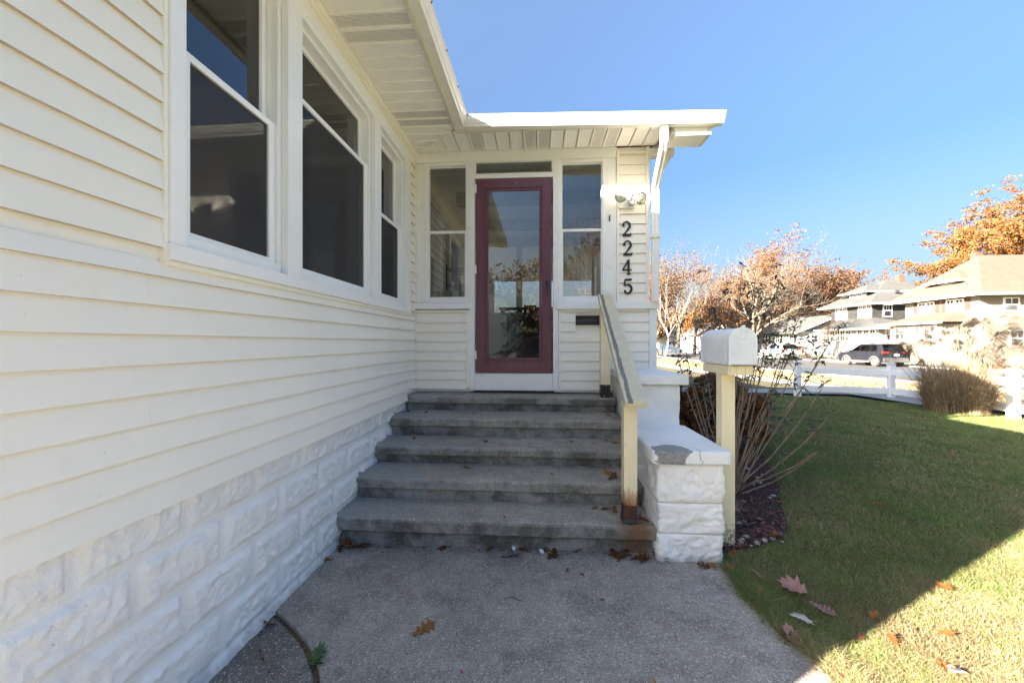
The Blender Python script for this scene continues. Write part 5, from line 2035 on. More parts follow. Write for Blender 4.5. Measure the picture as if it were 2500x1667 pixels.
# pale grass tuft at the shrub foot
tuft = MB()
for q in range(60):
    a_ = sr.uniform(0, 6.28)
    b0 = Vector((1.62 + sr.uniform(-.05, .05), 3.5 + sr.uniform(-.05, .05), 0.0))
    t1 = b0 + Vector((math.cos(a_) * 0.09, math.sin(a_) * 0.09, sr.uniform(0.04, 0.1)))
    tuft.poly([b0 + Vector((-0.002, 0, 0)), b0 + Vector((0.002, 0, 0)), t1])
tuft.build('grass_tuft', 'reed', label='pale dry grass tuft at the foot of the leggy shrub', cat='grass')

# ------------------------------------------------------------------ lawn blades
def walk_right(y):
    ys_ = [p[1] for p in right]
    xs_ = [p[0] for p in right]
    return float(np.interp(y, ys_, xs_))


rg = np.random.default_rng(17)
N0 = 1500000
u_ = rg.uniform(0, 1, N0)
d0, d1 = 1.9, 13.0
dist = d0 * (d1 / d0) ** u_
thh = rg.uniform(R(20), R(98), N0)      # angle from +Y towards +X
X = dist * np.sin(thh)
Y = dist * np.cos(thh)
xr_ = np.interp(Y, [p[1] for p in right], [p[0] for p in right])
ok = (Y > 0.9) & (Y < 11.82) & (X > xr_ - 0.012) & (X < 8.95)
ok &= ~((Y > 2.62) & (X < 1.22))
bedx = np.interp(Y, [p[1] for p in bed[:-8]], [p[0] for p in bed[:-8]])
ok &= ~((Y > 2.80) & (Y < 7) & (X < bedx + rg.normal(0, 0.03, N0)))
ok &= ~((X > 8.44) & (Y > 9.7))
# view cone
ang_ = np.degrees(np.arctan2(X, Y))
ok &= (ang_ > 12) & (ang_ < 56)
# patchy cover
nzv = np.sin(X * 3.1 + 1.3 * np.sin(Y * 2.3)) * np.cos(Y * 2.7 + np.sin(X * 4.1)) + 0.5 * np.sin(X * 9 + Y * 7)
ok &= rg.uniform(0, 1, N0) < np.clip(0.75 + 0.25 * nzv, 0.25, 1)
idx = np.nonzero(ok)[0]
idx = idx[:420000]
X, Y, dist = X[idx], Y[idx], dist[idx]
nzv = nzv[idx]
n = len(idx)
near = np.clip(dist / 2.5, 1, 3.2)
hgt = rg.uniform(0.026, 0.055, n) * (0.85 + 0.12 * near)
edge_ = (X - np.interp(Y, [p[1] for p in right], [p[0] for p in right])) < 0.09
hgt = np.where(edge_ & (Y < 2.7), hgt * 1.6, hgt)
w_ = rg.uniform(0.0008, 0.0018, n) * near
az = rg.uniform(0, 2 * np.pi, n)
lean = rg.uniform(0.1, 1.3, n)
flat_ = rg.uniform(0, 1, n) < 0.3
lean = np.where(flat_, 1.7, lean)
sx = rg.uniform(0, np.pi * 2, n)
gzv = np.where(np.hypot(X, Y) < 11, 0, -0.01)
B = np.stack([X, Y, gzv - 0.028], 1)
wv = np.stack([np.cos(sx), np.sin(sx), np.zeros(n)], 1) * w_[:, None]
dvec = np.stack([np.cos(az) * lean * hgt, np.sin(az) * lean * hgt, hgt], 1)
T = B + dvec
Mid = B + dvec * np.array([0.4, 0.4, 0.62])
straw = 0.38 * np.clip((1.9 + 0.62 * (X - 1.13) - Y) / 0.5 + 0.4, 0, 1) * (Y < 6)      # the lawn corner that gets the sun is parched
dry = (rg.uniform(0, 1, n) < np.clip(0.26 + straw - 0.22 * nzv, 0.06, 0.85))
V4 = np.stack([B - wv, B + wv, Mid + wv * 0.8, Mid - wv * 0.8], 1)
V3 = np.stack([Mid - wv * 0.8, Mid + wv * 0.8, T], 1)
grn = ~dry


def island_mesh(name, B_, M_, T_, W_, mat):
    k = len(B_)
    verts = np.empty((k, 5, 3), np.float32)
    verts[:, 0] = B_ - W_
    verts[:, 1] = B_ + W_
    verts[:, 2] = M_ + W_ * 0.8
    verts[:, 3] = M_ - W_ * 0.8
    verts[:, 4] = T_
    me = bpy.data.meshes.new(name)
    me.vertices.add(k * 5)
    me.vertices.foreach_set('co', verts.reshape(-1))
    base = np.arange(k)[:, None] * 5
    loops = np.concatenate([base + np.array([0, 1, 2, 3]), base + np.array([3, 2, 4])], 1).astype(np.int32)
    me.loops.add(k * 7)
    me.loops.foreach_set('vertex_index', loops.reshape(-1))
    me.polygons.add(k * 2)
    ls = (np.arange(k)[:, None] * 7 + np.array([0, 4])).astype(np.int32)
    me.polygons.foreach_set('loop_start', ls.reshape(-1))
    me.polygons.foreach_set('loop_total', np.tile(np.array([4, 3], np.int32), k))
    me.materials.append(M[mat])
    me.update()
    me.validate()
    return me


rnd_mat('grass_green_blade', [(0.085, 0.14, 0.03), (0.15, 0.225, 0.05), (0.20, 0.275, 0.075), (0.18, 0.22, 0.065), (0.27, 0.32, 0.16)], 0.5, 0.35, 2, 0.3, False)
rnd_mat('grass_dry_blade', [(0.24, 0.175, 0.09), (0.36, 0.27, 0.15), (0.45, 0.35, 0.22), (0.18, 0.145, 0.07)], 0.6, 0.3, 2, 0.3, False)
inst(island_mesh('lawn_grass', B[grn], Mid[grn], T[grn], wv[grn], 'grass_green_blade'), 'lawn_grass', label='short green lawn grass beside the walkway', cat='grass', kind='stuff')
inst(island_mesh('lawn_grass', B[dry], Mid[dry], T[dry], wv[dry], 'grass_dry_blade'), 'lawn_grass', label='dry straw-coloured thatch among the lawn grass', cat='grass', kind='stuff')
# verge tufts beyond the fence for a soft texture
k = 26000
X = rg.uniform(10.4, 14.7, k)
Y = rg.uniform(9, 45, k)
hg = rg.uniform(0.03, 0.07, k)
B2 = np.stack([X, Y, np.array([gz(a, b_) for a, b_ in zip(X, Y)]) + 0.03], 1)
sx = rg.uniform(0, np.pi * 2, k)
w2 = np.stack([np.cos(sx), np.sin(sx), np.zeros(k)], 1) * 0.012
T2 = B2 + np.stack([rg.normal(0, 0.03, k), rg.normal(0, 0.03, k), hg], 1)
M2_ = B2 * 0.4 + T2 * 0.6
inst(island_mesh('verge_grass_blades', B2, M2_, T2, w2, 'grass_dry_blade'), 'verge_grass_blades', label='sunlit yellowed grass on the verge beyond the fence', cat='grass', kind='stuff')

# ------------------------------------------------------------------ fallen leaves
def oak_leaf(seed, lobes=4, curl=0.5, kind='oak'):
    """unit length leaf along +y, centred"""
    r_ = random.Random(seed)
    edge = []
    if kind == 'oak':
        n_ = lobes
        edge.append((0.02, 0.0))
        for i in range(n_):
            t0 = 0.14 + 0.66 * i / n_
            wmax = 0.32 * math.sin(math.pi * (0.25 + 0.6 * (i + 0.5) / n_)) * r_.uniform(0.85, 1.15)
            edge.append((0.055, t0))
            edge.append((wmax * 0.8, t0 + 0.05))
            edge.append((wmax, t0 + 0.12))
            edge.append((wmax * 0.6, t0 + 0.13))
        edge.append((0.06, 0.84))
        edge.append((0.13, 0.92))
        top = (0.0, 1.0)
    elif kind == 'maple':
        edge = [(0.02, 0.0), (0.07, 0.10), (0.30, 0.02), (0.26, 0.16), (0.50, 0.25), (0.36, 0.36), (0.47, 0.62), (0.28, 0.52), (0.22, 0.56), (0.24, 0.80), (0.12, 0.72)]
        top = (0.0, 1.0)
    else:
        edge = [(0.02, 0.0), (0.14, 0.25), (0.19, 0.5), (0.13, 0.78)]
        top = (0.0, 1.0)
    m = MB()
    def zz(x, y):
        return curl * (0.55 * x * x * 2.2 + 0.30 * (y - 0.5) ** 2 + 0.10 * math.sin(5 * x + 4 * y + seed)) + 0.02
    nE = len(edge)
    mids = [(0.0, e[1]) for e in edge]
    for sgn in (-1, 1):
        base = len(m.v)
        js = [r_.uniform(0.85, 1.15) for _ in edge]
        for (e, mi, jj) in zip(edge, mids, js):
            x_, y_ = sgn * e[0] * jj, e[1]
            m.v.append((mi[0], mi[1] - 0.5, zz(mi[0], mi[1]) - 0.01))
            m.v.append((x_, y_ - 0.5, zz(x_, y_)))
        m.v.append((top[0], top[1] - 0.5, zz(*top)))
        for i in range(nE - 1):
            a = base + 2 * i
            q = (a, a + 1, a + 3, a + 2)
            m.f.append(q if sgn > 0 else q[::-1])
        a = base + 2 * (nE - 1)
        q = (a, a + 1, base + 2 * nE)
        m.f.append(q if sgn > 0 else q[::-1])
    # stalk
    m.poly([(-0.008, -0.5, 0.03), (0.008, -0.5, 0.03), (0.02, -0.72, 0.07), (0.008, -0.72, 0.07)])
    return m


OAK = [oak_leaf(i, 3 + i % 3, 0.35 + 0.35 * (i % 4) / 2).mesh('fallen_leaf', 'oak_leaf') for i in range(9)]
OVAL = oak_leaf(50, 3, 0.5, 'oval').mesh('fallen_leaf', 'oak_leaf')
MAPLE_P = oak_leaf(60, 3, 0.35, 'maple').mesh('fallen_leaf', 'leaf_pinkbrown')
OAKM = oak_leaf(61, 5, 0.4).mesh('fallen_leaf', 'leaf_mauve')
OAKPALE = oak_leaf(62, 5, 0.3).mesh('fallen_leaf', 'leaf_pale')
STEPNAME = ['landing', 'second step', 'middle step', 'fourth step', 'bottom step', 'walkway']
LEAVES = [(-1.089, 3.93, 0.69, 0.05, 1), (-0.623, 3.95, 0.69, 0.05, 1), (-1.28, 3.98, 0.69, 0.05, 1), (0.66, 3.93, 0.69, 0.06, 1), (0.685, 3.80, 0.69, 0.07, 1), (-1.093, 3.568, 0.522, 0.06, 2), (-0.464, 3.512, 0.522, 0.065, 2), (-0.198, 3.66, 0.522, 0.05, 2), (0.281, 3.554, 0.522, 0.06, 2), (0.648, 3.553, 0.522, 0.07, 2), (0.591, 3.63, 0.522, 0.06, 2), (0.469, 3.529, 0.522, 0.045, 2), (-0.57, 3.258, 0.373, 0.075, 3), (0.104, 3.136, 0.373, 0.06, 3), (0.525, 3.205, 0.373, 0.075, 3), (0.545, 3.096, 0.373, 0.11, 3), (0.525, 2.91, 0.207, 0.11, 4), (0.394, 2.93, 0.207, 0.05, 4), (0.69, 2.78, 0.207, 0.10, 4), (-0.23, 2.75, 0.207, 0.035, 4),
          (-1.293, 2.70, 0, 0.11, 5), (-1.267, 2.745, 0, 0.10, 5), (-1.182, 2.74, 0, 0.10, 5), (-1.216, 2.69, 0, 0.09, 5), (-1.31, 2.66, 0, 0.09, 5), (-1.01, 2.70, 0, 0.07, 5), (-0.644, 2.70, 0, 0.08, 5), (-0.321, 2.73, 0, 0.11, 5), (-0.174, 2.64, 0, 0.12, 5), (-0.10, 2.73, 0, 0.08, 5), (0.03, 2.73, 0, 0.09, 5), (0.091, 2.66, 0, 0.12, 5), (0.247, 2.73, 0, 0.08, 5), (0.487, 2.70, 0, 0.12, 5), (0.544, 2.74, 0, 0.10, 5), (0.572, 2.70, 0, 0.11, 5), (0.608, 2.66, 0, 0.12, 5), (0.644, 2.62, 0, 0.10, 5), (0.69, 2.66, 0, 0.09, 5), (0.677, 2.73, 0, 0.09, 5), (0.173, 2.5, 0, 0.035, 5), (0.254, 2.46, 0, 0.035, 5), (1.008, 2.585, 0, 0.10, 5), (1.061, 2.60, 0, 0.08, 5), (-1.323, 1.955, -0.014, 0.10, 5), (-0.547, 1.94, 0, 0.115, 5), (0.337, 2.223, 0, 0.035, 5), (-1.33, 2.525, 0, 0.07, 5), (0.467, 1.70, 0, 0.035, 5), (-1.24, 2.775, 0, 0.08, 5), (-1.15, 2.70, 0, 0.07, 5), (0.52, 2.65, 0, 0.08, 5), (0.56, 3.15, 0.373, 0.07, 3), (0.47, 2.93, 0.207, 0.07, 4)]
lr = random.Random(31)
seen = {}


def side(x):
    return ('at its far left end' if x < -1.12 else 'left of its middle' if x < -0.5 else 'near its middle' if x < -0.05 else 'right of its middle' if x < 0.42 else 'right end by the handrail')


ordw = ['first', 'second', 'third', 'fourth', 'fifth', 'sixth', 'seventh', 'eighth', 'ninth', 'tenth', 'eleventh', 'twelfth', 'thirteenth', 'fourteenth']
for i, (x, y, z, s_, lv) in enumerate(LEAVES):
    small = s_ < 0.05
    me = OVAL if small else OAK[i % 9]
    size = 'tiny' if small else 'small' if s_ < 0.075 else 'large' if s_ > 0.1 else 'curled'
    if lv == 5:
        where = 'against the bottom step' if y > 2.62 else 'out on the open walkway'
        where += {'at its far left end': ' by the foundation', 'left of its middle': ' towards the left', 'near its middle': ' near the middle', 'right of its middle': ' right of middle', 'right end by the handrail': ' towards the pier'}[side(x)]
    else:
        where = 'on the %s %s' % (STEPNAME[lv], side(x))
    key = (size, where)
    seen[key] = seen.get(key, 0) + 1
    lab = '%s brown oak leaf %s' % (size, where)
    o = inst(me, 'fallen_leaf', None, (x, y, z + (0.004 if lv == 5 else 0.004 - 0.004 * (x + .3))), (lr.uniform(-0.35, 0.35), lr.uniform(-0.45, 0.45), lr.uniform(0, 6.28)), s_ * 1.12,
             label=lab, cat='leaf', group='fallen leaves ' + where)
inst(OAKPALE, 'fallen_leaf', None, (-1.262, 2.66, 0.022), (0.5, 0.1, 2.9), 0.10, label='pale pinkish oak leaf propped on the leaf pile beside the foundation', cat='leaf')
G2 = [(1.272, 2.486, 0.11), (1.2, 2.325, 0.09), (1.146, 2.005, 0.10), (1.123, 2.222, 0.07), (1.145, 2.56, 0.06), (1.24, 2.72, 0.10), (2.135, 3.485, 0.07), (1.687, 3.001, 0.09), (1.662, 3.03, 0.07), (1.881, 3.14, 0.05), (2.83, 3.63, 0.08), (3.492, 5.198, 0.07), (5.769, 8.363, 0.08), (4.971, 7.303, 0.08), (5.365, 6.898, 0.07), (5.227, 6.593, 0.07), (3.285, 6.197, 0.07), (3.474, 5.603, 0.07), (5.068, 5.391, 0.07), (6.493, 6.404, 0.07), (2.245, 2.438, 0.10), (1.694, 1.831, 0.10), (3.003, 2.942, 0.11), (1.238, 1.76, 0.07), (1.398, 1.951, 0.06), (1.757, 2.835, 0.05), (1.474, 1.994, 0.05), (1.666, 2.162, 0.06), (1.613, 1.99, 0.07), (4.3, 4.2, 0.07), (6.9, 7.9, 0.08), (7.4, 8.8, 0.08), (4.6, 8.9, 0.08), (5.9, 5.2, 0.07), (3.9, 7.4, 0.07), (7.9, 7.0, 0.08), (2.6, 2.9, 0.05), (1.9, 2.05, 0.07)]
for i, (x, y, s_) in enumerate(G2):
    d_ = math.hypot(x, y)
    if y < 2.8:
        where = 'in grass edging the walkway' if x < 1.45 else 'in grass at lower right'
    elif d_ < 4.5:
        where = 'in grass beside the mulch bed'
    elif d_ < 7.5:
        where = 'out on the middle lawn'
    else:
        where = 'far out on the lawn'
    inst(OAK[(i * 4) % 9], 'fallen_leaf', None, (x, y, 0.022 + (0.012 if d_ > 4 else 0)), (lr.uniform(-0.5, 0.5), lr.uniform(-0.6, 0.6), lr.uniform(0, 6.28)), s_ * 0.98,
         label='brown leaf ' + where, cat='leaf', group='leaves ' + where)
inst(MAPLE_P, 'fallen_leaf', None, (1.385, 2.365, 0.035), (0.12, -0.15, 1.15), 0.145, label='big pinkish brown maple leaf lying in the grass near the walkway', cat='leaf')
inst(OAKM, 'fallen_leaf', None, (1.43, 2.17, 0.03), (0.1, 0.15, 0.9), 0.13, label='long mauve-brown oak leaf in the grass near the shadow edge', cat='leaf')
inst(OAKPALE, 'fallen_leaf', None, (1.275, 2.09, 0.03), (0.3, 0.0, 1.75), 0.13, label='whitish lobed oak leaf lying in the grass by the walkway', cat='leaf')
inst(OAKPALE, 'fallen_leaf', None, (1.705, 1.80, 0.03), (0.2, 0.1, 2.2), 0.10, label='pale leaf lying in the sunlit grass at the bottom right', cat='leaf')
inst(MAPLE_P, 'fallen_leaf', None, (1.16, 1.985, 0.03), (0.6, 0.3, 0.3), 0.10, label='curled dark maple leaf leaning on the walkway edge', cat='leaf')
for (x, y, rz_) in ((-0.165, 2.73, 0.3), (0.02, 2.70, 1.0)):
    inst(pebm[0], 'white_chip', None, (x, y, 0.012), (0.4, 0, rz_), (0.014, 0.026, 0.022), label='small white chip on the walkway under the bottom step, %s of the pair' % ('left' if x < 0 else 'right'), cat='pebble').data = pebm[0].copy()
for o in COL.objects:
    if o.name.startswith('white_chip'):
        o.data.materials[0] = M['white_quartz']
m = MB()
m.tube([(-0.19, 2.20, 0.004), (-0.14, 2.21, 0.008), (-0.09, 2.185, 0.004)], [0.001, 0.002, 0.0015], 5)
m.build('twig', 'bark_brown', label='short thin twig lying on the walkway', cat='twig')
m = MB()
m.lathe([(0.006, 0), (0.007, 0.003), (0.004, 0.006)], (-0.317, 1.701, 0.0), (0, 0, 1), 7)
m.build('pink_petal', 'pink_bit', label='tiny pink scrap on the walkway near the bottom edge', cat='scrap')
# crumbs of leaf and grit along the step foot, the pier and the lawn edge
lit = MB()
lq = random.Random(44)
for q in range(420):
    w_ = lq.random()
    if w_ < 0.45:
        x = lq.uniform(-1.33, 0.75)
        y = 2.735 - abs(lq.gauss(0, 0.05))
    elif w_ < 0.8:
        y = lq.uniform(1.2, 2.6)
        x = walk_right(y) - abs(lq.gauss(0, 0.03)) + 0.01
    elif w_ < 0.9:
        x = lq.uniform(-1.2, 1.0)
        y = lq.uniform(1.3, 2.6)
    else:
        t_ = lq.random()
        x = -1.35 + 0.5 * t_ ** 2
        y = 2.02 - 0.55 * t_
    s_ = lq.uniform(0.003, 0.011) * (0.6 if 0.8 < w_ < 0.9 else 1)
    a_ = lq.uniform(0, 6.28)
    p = [Vector((x + math.cos(a_ + b_) * s_ * lq.uniform(0.5, 1), y + math.sin(a_ + b_) * s_ * lq.uniform(0.3, 1), 0.002 + lq.uniform(0, 0.006))) for b_ in (0, 1.4, 3.0, 4.6)]
    lit.poly(p)
rnd_mat('litter', [(0.10, 0.04, 0.015), (0.22, 0.10, 0.035), (0.05, 0.03, 0.02), (0.30, 0.18, 0.08)], 0.7, None, 40, 0.2, False)
lit.build('leaf_litter', 'litter', label='crumbled leaf bits strewn along the step foot and walkway edge', cat='leaf litter', kind='stuff')
# weed in the slab joint
wd_ = MB()
wr_ = random.Random(3)
for q in range(34):
    t_ = wr_.uniform(-0.5, 0.5)
    b0 = Vector((-0.965 + t_ * 0.03, 1.74 - t_ * 0.10, 0))
    a_ = wr_.uniform(0, 6.28)
    L2 = wr_.uniform(0.02, 0.055)
    d_ = Vector((math.cos(a_), math.sin(a_), wr_.uniform(0.1, 0.6))) * L2
    s_ = Vector((-math.sin(a_), math.cos(a_), 0)) * L2 * 0.14
    wd_.poly([b0, b0 + d_ * 0.5 + s_, b0 + d_, b0 + d_ * 0.5 - s_])
wd_.build('weed', 'weed_green', label='small green weed growing from the curved slab joint', cat='weed')

# ------------------------------------------------------------------ trees
def grow_tree(seed, H, r0, fork, spread, lv=4, kids=(6, 5, 4, 4), upb=0.35, limb_len=0.55, sides=(10, 7, 5, 3, 3), lean=(0, 0), wig=0.12, min_leaf=2):
    rr = random.Random(seed)
    trunk, br = MB(), MB()
    tips = []

    def branch(p, d, L, r, level):
        nseg = max(3, 6 - level)
        pts = [p.copy()]
        rad = [r]
        q = p.copy()
        dd = d.copy()
        for i in range(nseg):
            dd = (dd + Vector((rr.gauss(0, wig), rr.gauss(0, wig), rr.gauss(0, wig * 0.7) + (upb * 0.12 if level else 0)))).normalized()
            q = q + dd * L / nseg
            pts.append(q.copy())
            rad.append(r * (1 - (0.55 if level == 0 else 0.75) * (i + 1) / nseg))
        (trunk if level <= 1 else br).tube(pts, rad, sides[min(level, 4)], level == 0)
        if level >= min_leaf:
            tips.extend(pts[1:])
        if level < lv:
            kn = kids[min(level, len(kids) - 1)]
            for k_ in range(kn):
                f_ = (0.55 + 0.45 * (k_ + 1) / kn) if level == 0 else (0.25 + 0.75 * (k_ + rr.random()) / kn)
                f_ = min(f_, 1.0)
                i = min(int(f_ * nseg), nseg - 1)
                t_ = f_ * nseg - i
                b0 = pts[i].lerp(pts[i + 1], min(1, t_))
                az = rr.uniform(0, 6.28) if level else (k_ * 2.4 + rr.uniform(-.5, .5))
                base = (pts[i + 1] - pts[i]).normalized()
                o_ = base.orthogonal().normalized()
                o_ = Matrix.Rotation(az, 3, base) @ o_
                sp = spread * rr.uniform(0.7, 1.25) * (1.0 if level == 0 else 0.85)
                nd = (base + o_ * sp + Vector((0, 0, upb * 0.4))).normalized()
                nl_ = L * rr.uniform(0.45, 0.75) if level else H * limb_len * rr.uniform(0.75, 1.15)
                nr = r * (1 - 0.5 * f_) * rr.uniform(0.45, 0.65)
                branch(b0, nd, nl_, max(nr, 0.008), level + 1)

    branch(Vector((0, 0, -0.2)), Vector((lean[0], lean[1], 1)).normalized(), fork, r0, 0)
    return trunk, br, tips


def scale_to(mbs, tips, H):
    zmax = max(v[2] for mb_ in mbs for v in mb_.v)
    k_ = H / zmax
    for mb_ in mbs:
        mb_.v = [(x * k_, y * k_, z * k_) for x, y, z in mb_.v]
    return [t_ * k_ for t_ in tips]


def leaves_np(tips, n, size, jit, seed, mat, zmin=0):
    rgx = np.random.default_rng(seed)
    T_ = np.array([tuple(t_) for t_ in tips])
    T_ = T_[T_[:, 2] > zmin]
    c = T_[rgx.integers(0, len(T_), n)] + rgx.normal(0, jit, (n, 3)) * np.array([1, 1, 0.6])
    a = rgx.normal(0, 1, (n, 3))
    a /= np.linalg.norm(a, axis=1)[:, None]
    b = rgx.normal(0, 1, (n, 3))
    b -= a * np.sum(a * b, 1)[:, None]
    b /= np.linalg.norm(b, axis=1)[:, None]
    s = rgx.uniform(0.5, 1.0, n)[:, None] * size
    V_ = np.stack([c - a * s, c - b * s * 0.55 + a * s * 0.1, c + a * s, c + b * s * 0.55], 1)
    return np_mesh('crown', V_, 4, mat)


def tree(loc, label, seed, H, r0, fork, spread, bark, twig, crown=None, nleaf=0, lsize=0.2, jit=0.3, cat='tree', group=None, name='tree', **kw):
    t_, b_, tips = grow_tree(seed, H, r0, fork, spread, **kw)
    tips = scale_to([t_, b_], tips, H)
    o = thing(name, loc, label, cat, group)
    t_.build('trunk', bark, o, local=True, smooth=True)
    b_.build('branches', twig, o, local=True)
    if crown:
        inst(leaves_np(tips, nleaf, lsize, jit, seed, crown), 'crown', o)
    return o


GV = -0.38
# the big pale bare tree across the street and its neighbours
tree((21.6, 43.5, GV), 'large bare pale-barked tree across the street, forking low into spreading limbs', 4, 13.6, 0.55, 4.6, 1.05, 'bark_pale', 'twig_pale',
     'crown_brown', 900, 0.10, 0.3, name='bare_tree', lv=4, kids=(6, 6, 6, 6), upb=0.45, limb_len=0.62, wig=0.16)
tree((35.5, 64, GV), 'broad orange-leaved oak behind the large bare tree', 11, 18.5, 0.55, 6.5, 0.8, 'bark_brown', 'bark_brown',
     'oak_crown_orange', 20000, 0.20, 0.38, name='oak_tree', lv=3, kids=(8, 7, 6), upb=0.4)
tree((50.5, 72, GV), 'rusty orange oak behind the black-shingled house', 12, 16.5, 0.5, 6.0, 0.85, 'bark_brown', 'bark_brown',
     'oak_crown_orange', 22000, 0.22, 0.38, name='oak_tree', lv=3, kids=(8, 7, 6), upb=0.35)
tree((64, 77, GV), 'thin distant oak with sparse rusty leaves above the tan roof edge', 13, 15.5, 0.4, 7.0, 0.8, 'bark_brown', 'bark_brown',
     'oak_crown_orange', 2600, 0.30, 0.35, name='oak_tree', lv=3, kids=(7, 6, 5), upb=0.35)
tree((56, 49, GV), 'tall golden-orange oak rising behind the tan house at the right edge', 14, 21.0, 0.6, 8, 0.95, 'bark_brown', 'bark_brown',
     'oak_crown_gold', 80000, 0.20, 0.36, name='oak_tree', lv=3, kids=(9, 7, 7), upb=0.3)
tree((27.5, 62, GV), 'rusty leaved tree standing left of the broad orange oak', 15, 12.5, 0.4, 5.0, 0.9, 'bark_brown', 'bark_brown',
     'oak_crown_orange', 9000, 0.20, 0.35, name='oak_tree', lv=3, kids=(8, 7, 6), upb=0.35)
tree((42, 100, GV), 'low golden tree far down the street above the mailbox', 16, 11.5, 0.4, 3.0, 0.9, 'bark_brown', 'bark_brown',
     'oak_crown_gold', 22000, 0.36, 0.9, name='oak_tree', lv=3, kids=(9, 7, 6), upb=0.3)
tree((15.0, 53, GV), 'brown-leaved tree just right of the porch corner', 17, 14.0, 0.35, 4.0, 0.6, 'bark_brown', 'twig_pale',
     'crown_brown', 15000, 0.16, 0.6, name='street_tree', lv=3, kids=(9, 7, 6), upb=0.6)
tree((20.2, 61.5, GV), 'pale straight-trunked street tree left of the pair by the white houses', 18, 17.5, 0.45, 8.5, 0.5, 'bark_pale', 'twig_pale',
     'crown_brown', 900, 0.12, 0.4, name='street_tree', lv=4, kids=(6, 5, 5, 4), upb=0.7)
tree((22.7, 61.8, GV), 'pale straight-trunked street tree right of the pair by the white houses', 19, 17.0, 0.42, 8.0, 0.55, 'bark_pale', 'twig_pale',
     'crown_brown', 600, 0.12, 0.4, name='street_tree', lv=4, kids=(6, 5, 5, 4), upb=0.7)
tree((18.0, 75, GV), 'thin grey tree behind the pair of pale street trees', 20, 18.0, 0.4, 8.0, 0.5, 'bark_pale', 'twig_pale',
     'crown_brown', 1000, 0.14, 0.4, name='street_tree', lv=4, kids=(6, 5, 5, 3), upb=0.7)
tree((11.7, 39.5, GV), 'slender leaning white birch near the porch corner', 22, 9.5, 0.13, 5.0, 0.5, 'bark_birch', 'bark_birch',
     None, name='birch_tree', lv=3, kids=(5, 4, 4), upb=0.5, lean=(0.22, 0), sides=(8, 5, 4, 3, 3))
tree((30.7, 47.6, GV), 'small young tree with a few orange leaves in front of the black-shingled house', 23, 4.6, 0.09, 1.6, 0.6, 'bark_pale', 'twig_pale',
     'oak_crown_orange', 500, 0.09, 0.25, name='young_tree', lv=3, kids=(6, 5, 4), upb=0.5)
# dry bushes by the far houses
for i, (x, y, h_, mt, lab) in enumerate(((31.6, 52.5, 1.5, 'crown_brown', 'round brown bush beside the pale bungalow'), (31.8, 35.3, 1.5, 'oak_crown_gold', 'yellow bush in front of the tan house'),
                                         (38, 112, 1.4, 'crown_evergreen', 'dark green bush at the foot of the distant white houses'), (32.0, 31.5, 1.2, 'oak_crown_orange', 'rust-coloured bush at the corner of the tan house'))):
    rgx = np.random.default_rng(i)
    k_ = 900
    d_ = rgx.normal(0, 1, (k_, 3))
    d_ /= np.linalg.norm(d_, axis=1)[:, None]
    d_[:, 2] = np.abs(d_[:, 2])
    tips = d_ * rgx.uniform(0.6, 1, (k_, 1)) * np.array([h_ * 0.8, h_ * 0.8, h_])
    o = thing('bush', (x, y, GV), lab, 'bush')
    inst(leaves_np([tuple(q) for q in tips], 1600, 0.09, 0.05, i, mt), 'foliage', o)
    m = MB()
    for q in range(7):
        a_ = q * 0.9
        m.tube([(0, 0, 0), (math.cos(a_) * h_ * 0.5, math.sin(a_) * h_ * 0.5, h_ * 0.7)], [0.03, 0.01], 4)
    m.build('stems', 'bark_brown', o, local=True)
# distant belt of trees closing the horizon: copies of two prototypes
pA = tree((33, 150, GV), 'distant orange tree at the end of the street, first from the left', 31, 14, 0.4, 4.5, 0.8, 'bark_brown', 'bark_brown', 'oak_crown_orange', 12000, 0.45, 1.0, name='distant_tree',
          lv=3, kids=(8, 6, 5), upb=0.35, group='distant trees closing the horizon')
pB = tree((43, 145, GV), 'distant brown tree behind the white gabled houses', 32, 13, 0.4, 4.0, 0.8, 'bark_brown', 'bark_brown', 'crown_brown', 12000, 0.42, 1.0, name='distant_tree',
          lv=3, kids=(8, 6, 5), upb=0.4, group='distant trees closing the horizon')
FAR = [(24, 160, 'A', 1.0), (52, 140, 'A', 0.95), (60, 150, 'B', 1.0), (68, 132, 'A', 0.95), (78, 135, 'B', 1.0), (88, 128, 'A', 1.05), (100, 130, 'B', 1.05), (96, 105, 'A', 0.85),
       (112, 110, 'B', 0.9), (30, 118, 'B', 0.85), (104, 86, 'A', 0.9), (92, 70, 'B', 1.1)]
wh = ['at the end of the street, left of the white houses', 'behind the white houses, above the mailbox', 'seen over the pale bungalow roof, left one', 'seen over the pale bungalow roof, middle one',
      'seen over the pale bungalow roof, right one', 'seen left of the black-shingled house roof', 'behind the black-shingled house chimney', 'far behind the black-shingled house', 'far behind the gap between the two big houses',
      'between the pale street trunks', 'far behind the tan house', 'behind the tan house, under the golden oak']
for i, (x, y, w_, s_) in enumerate(FAR):
    copy_thing(pA if w_ == 'A' else pB, (x, y, GV), i * 1.3, 'distant %s tree %s' % ('orange' if w_ == 'A' else 'brown', wh[i]), s_)

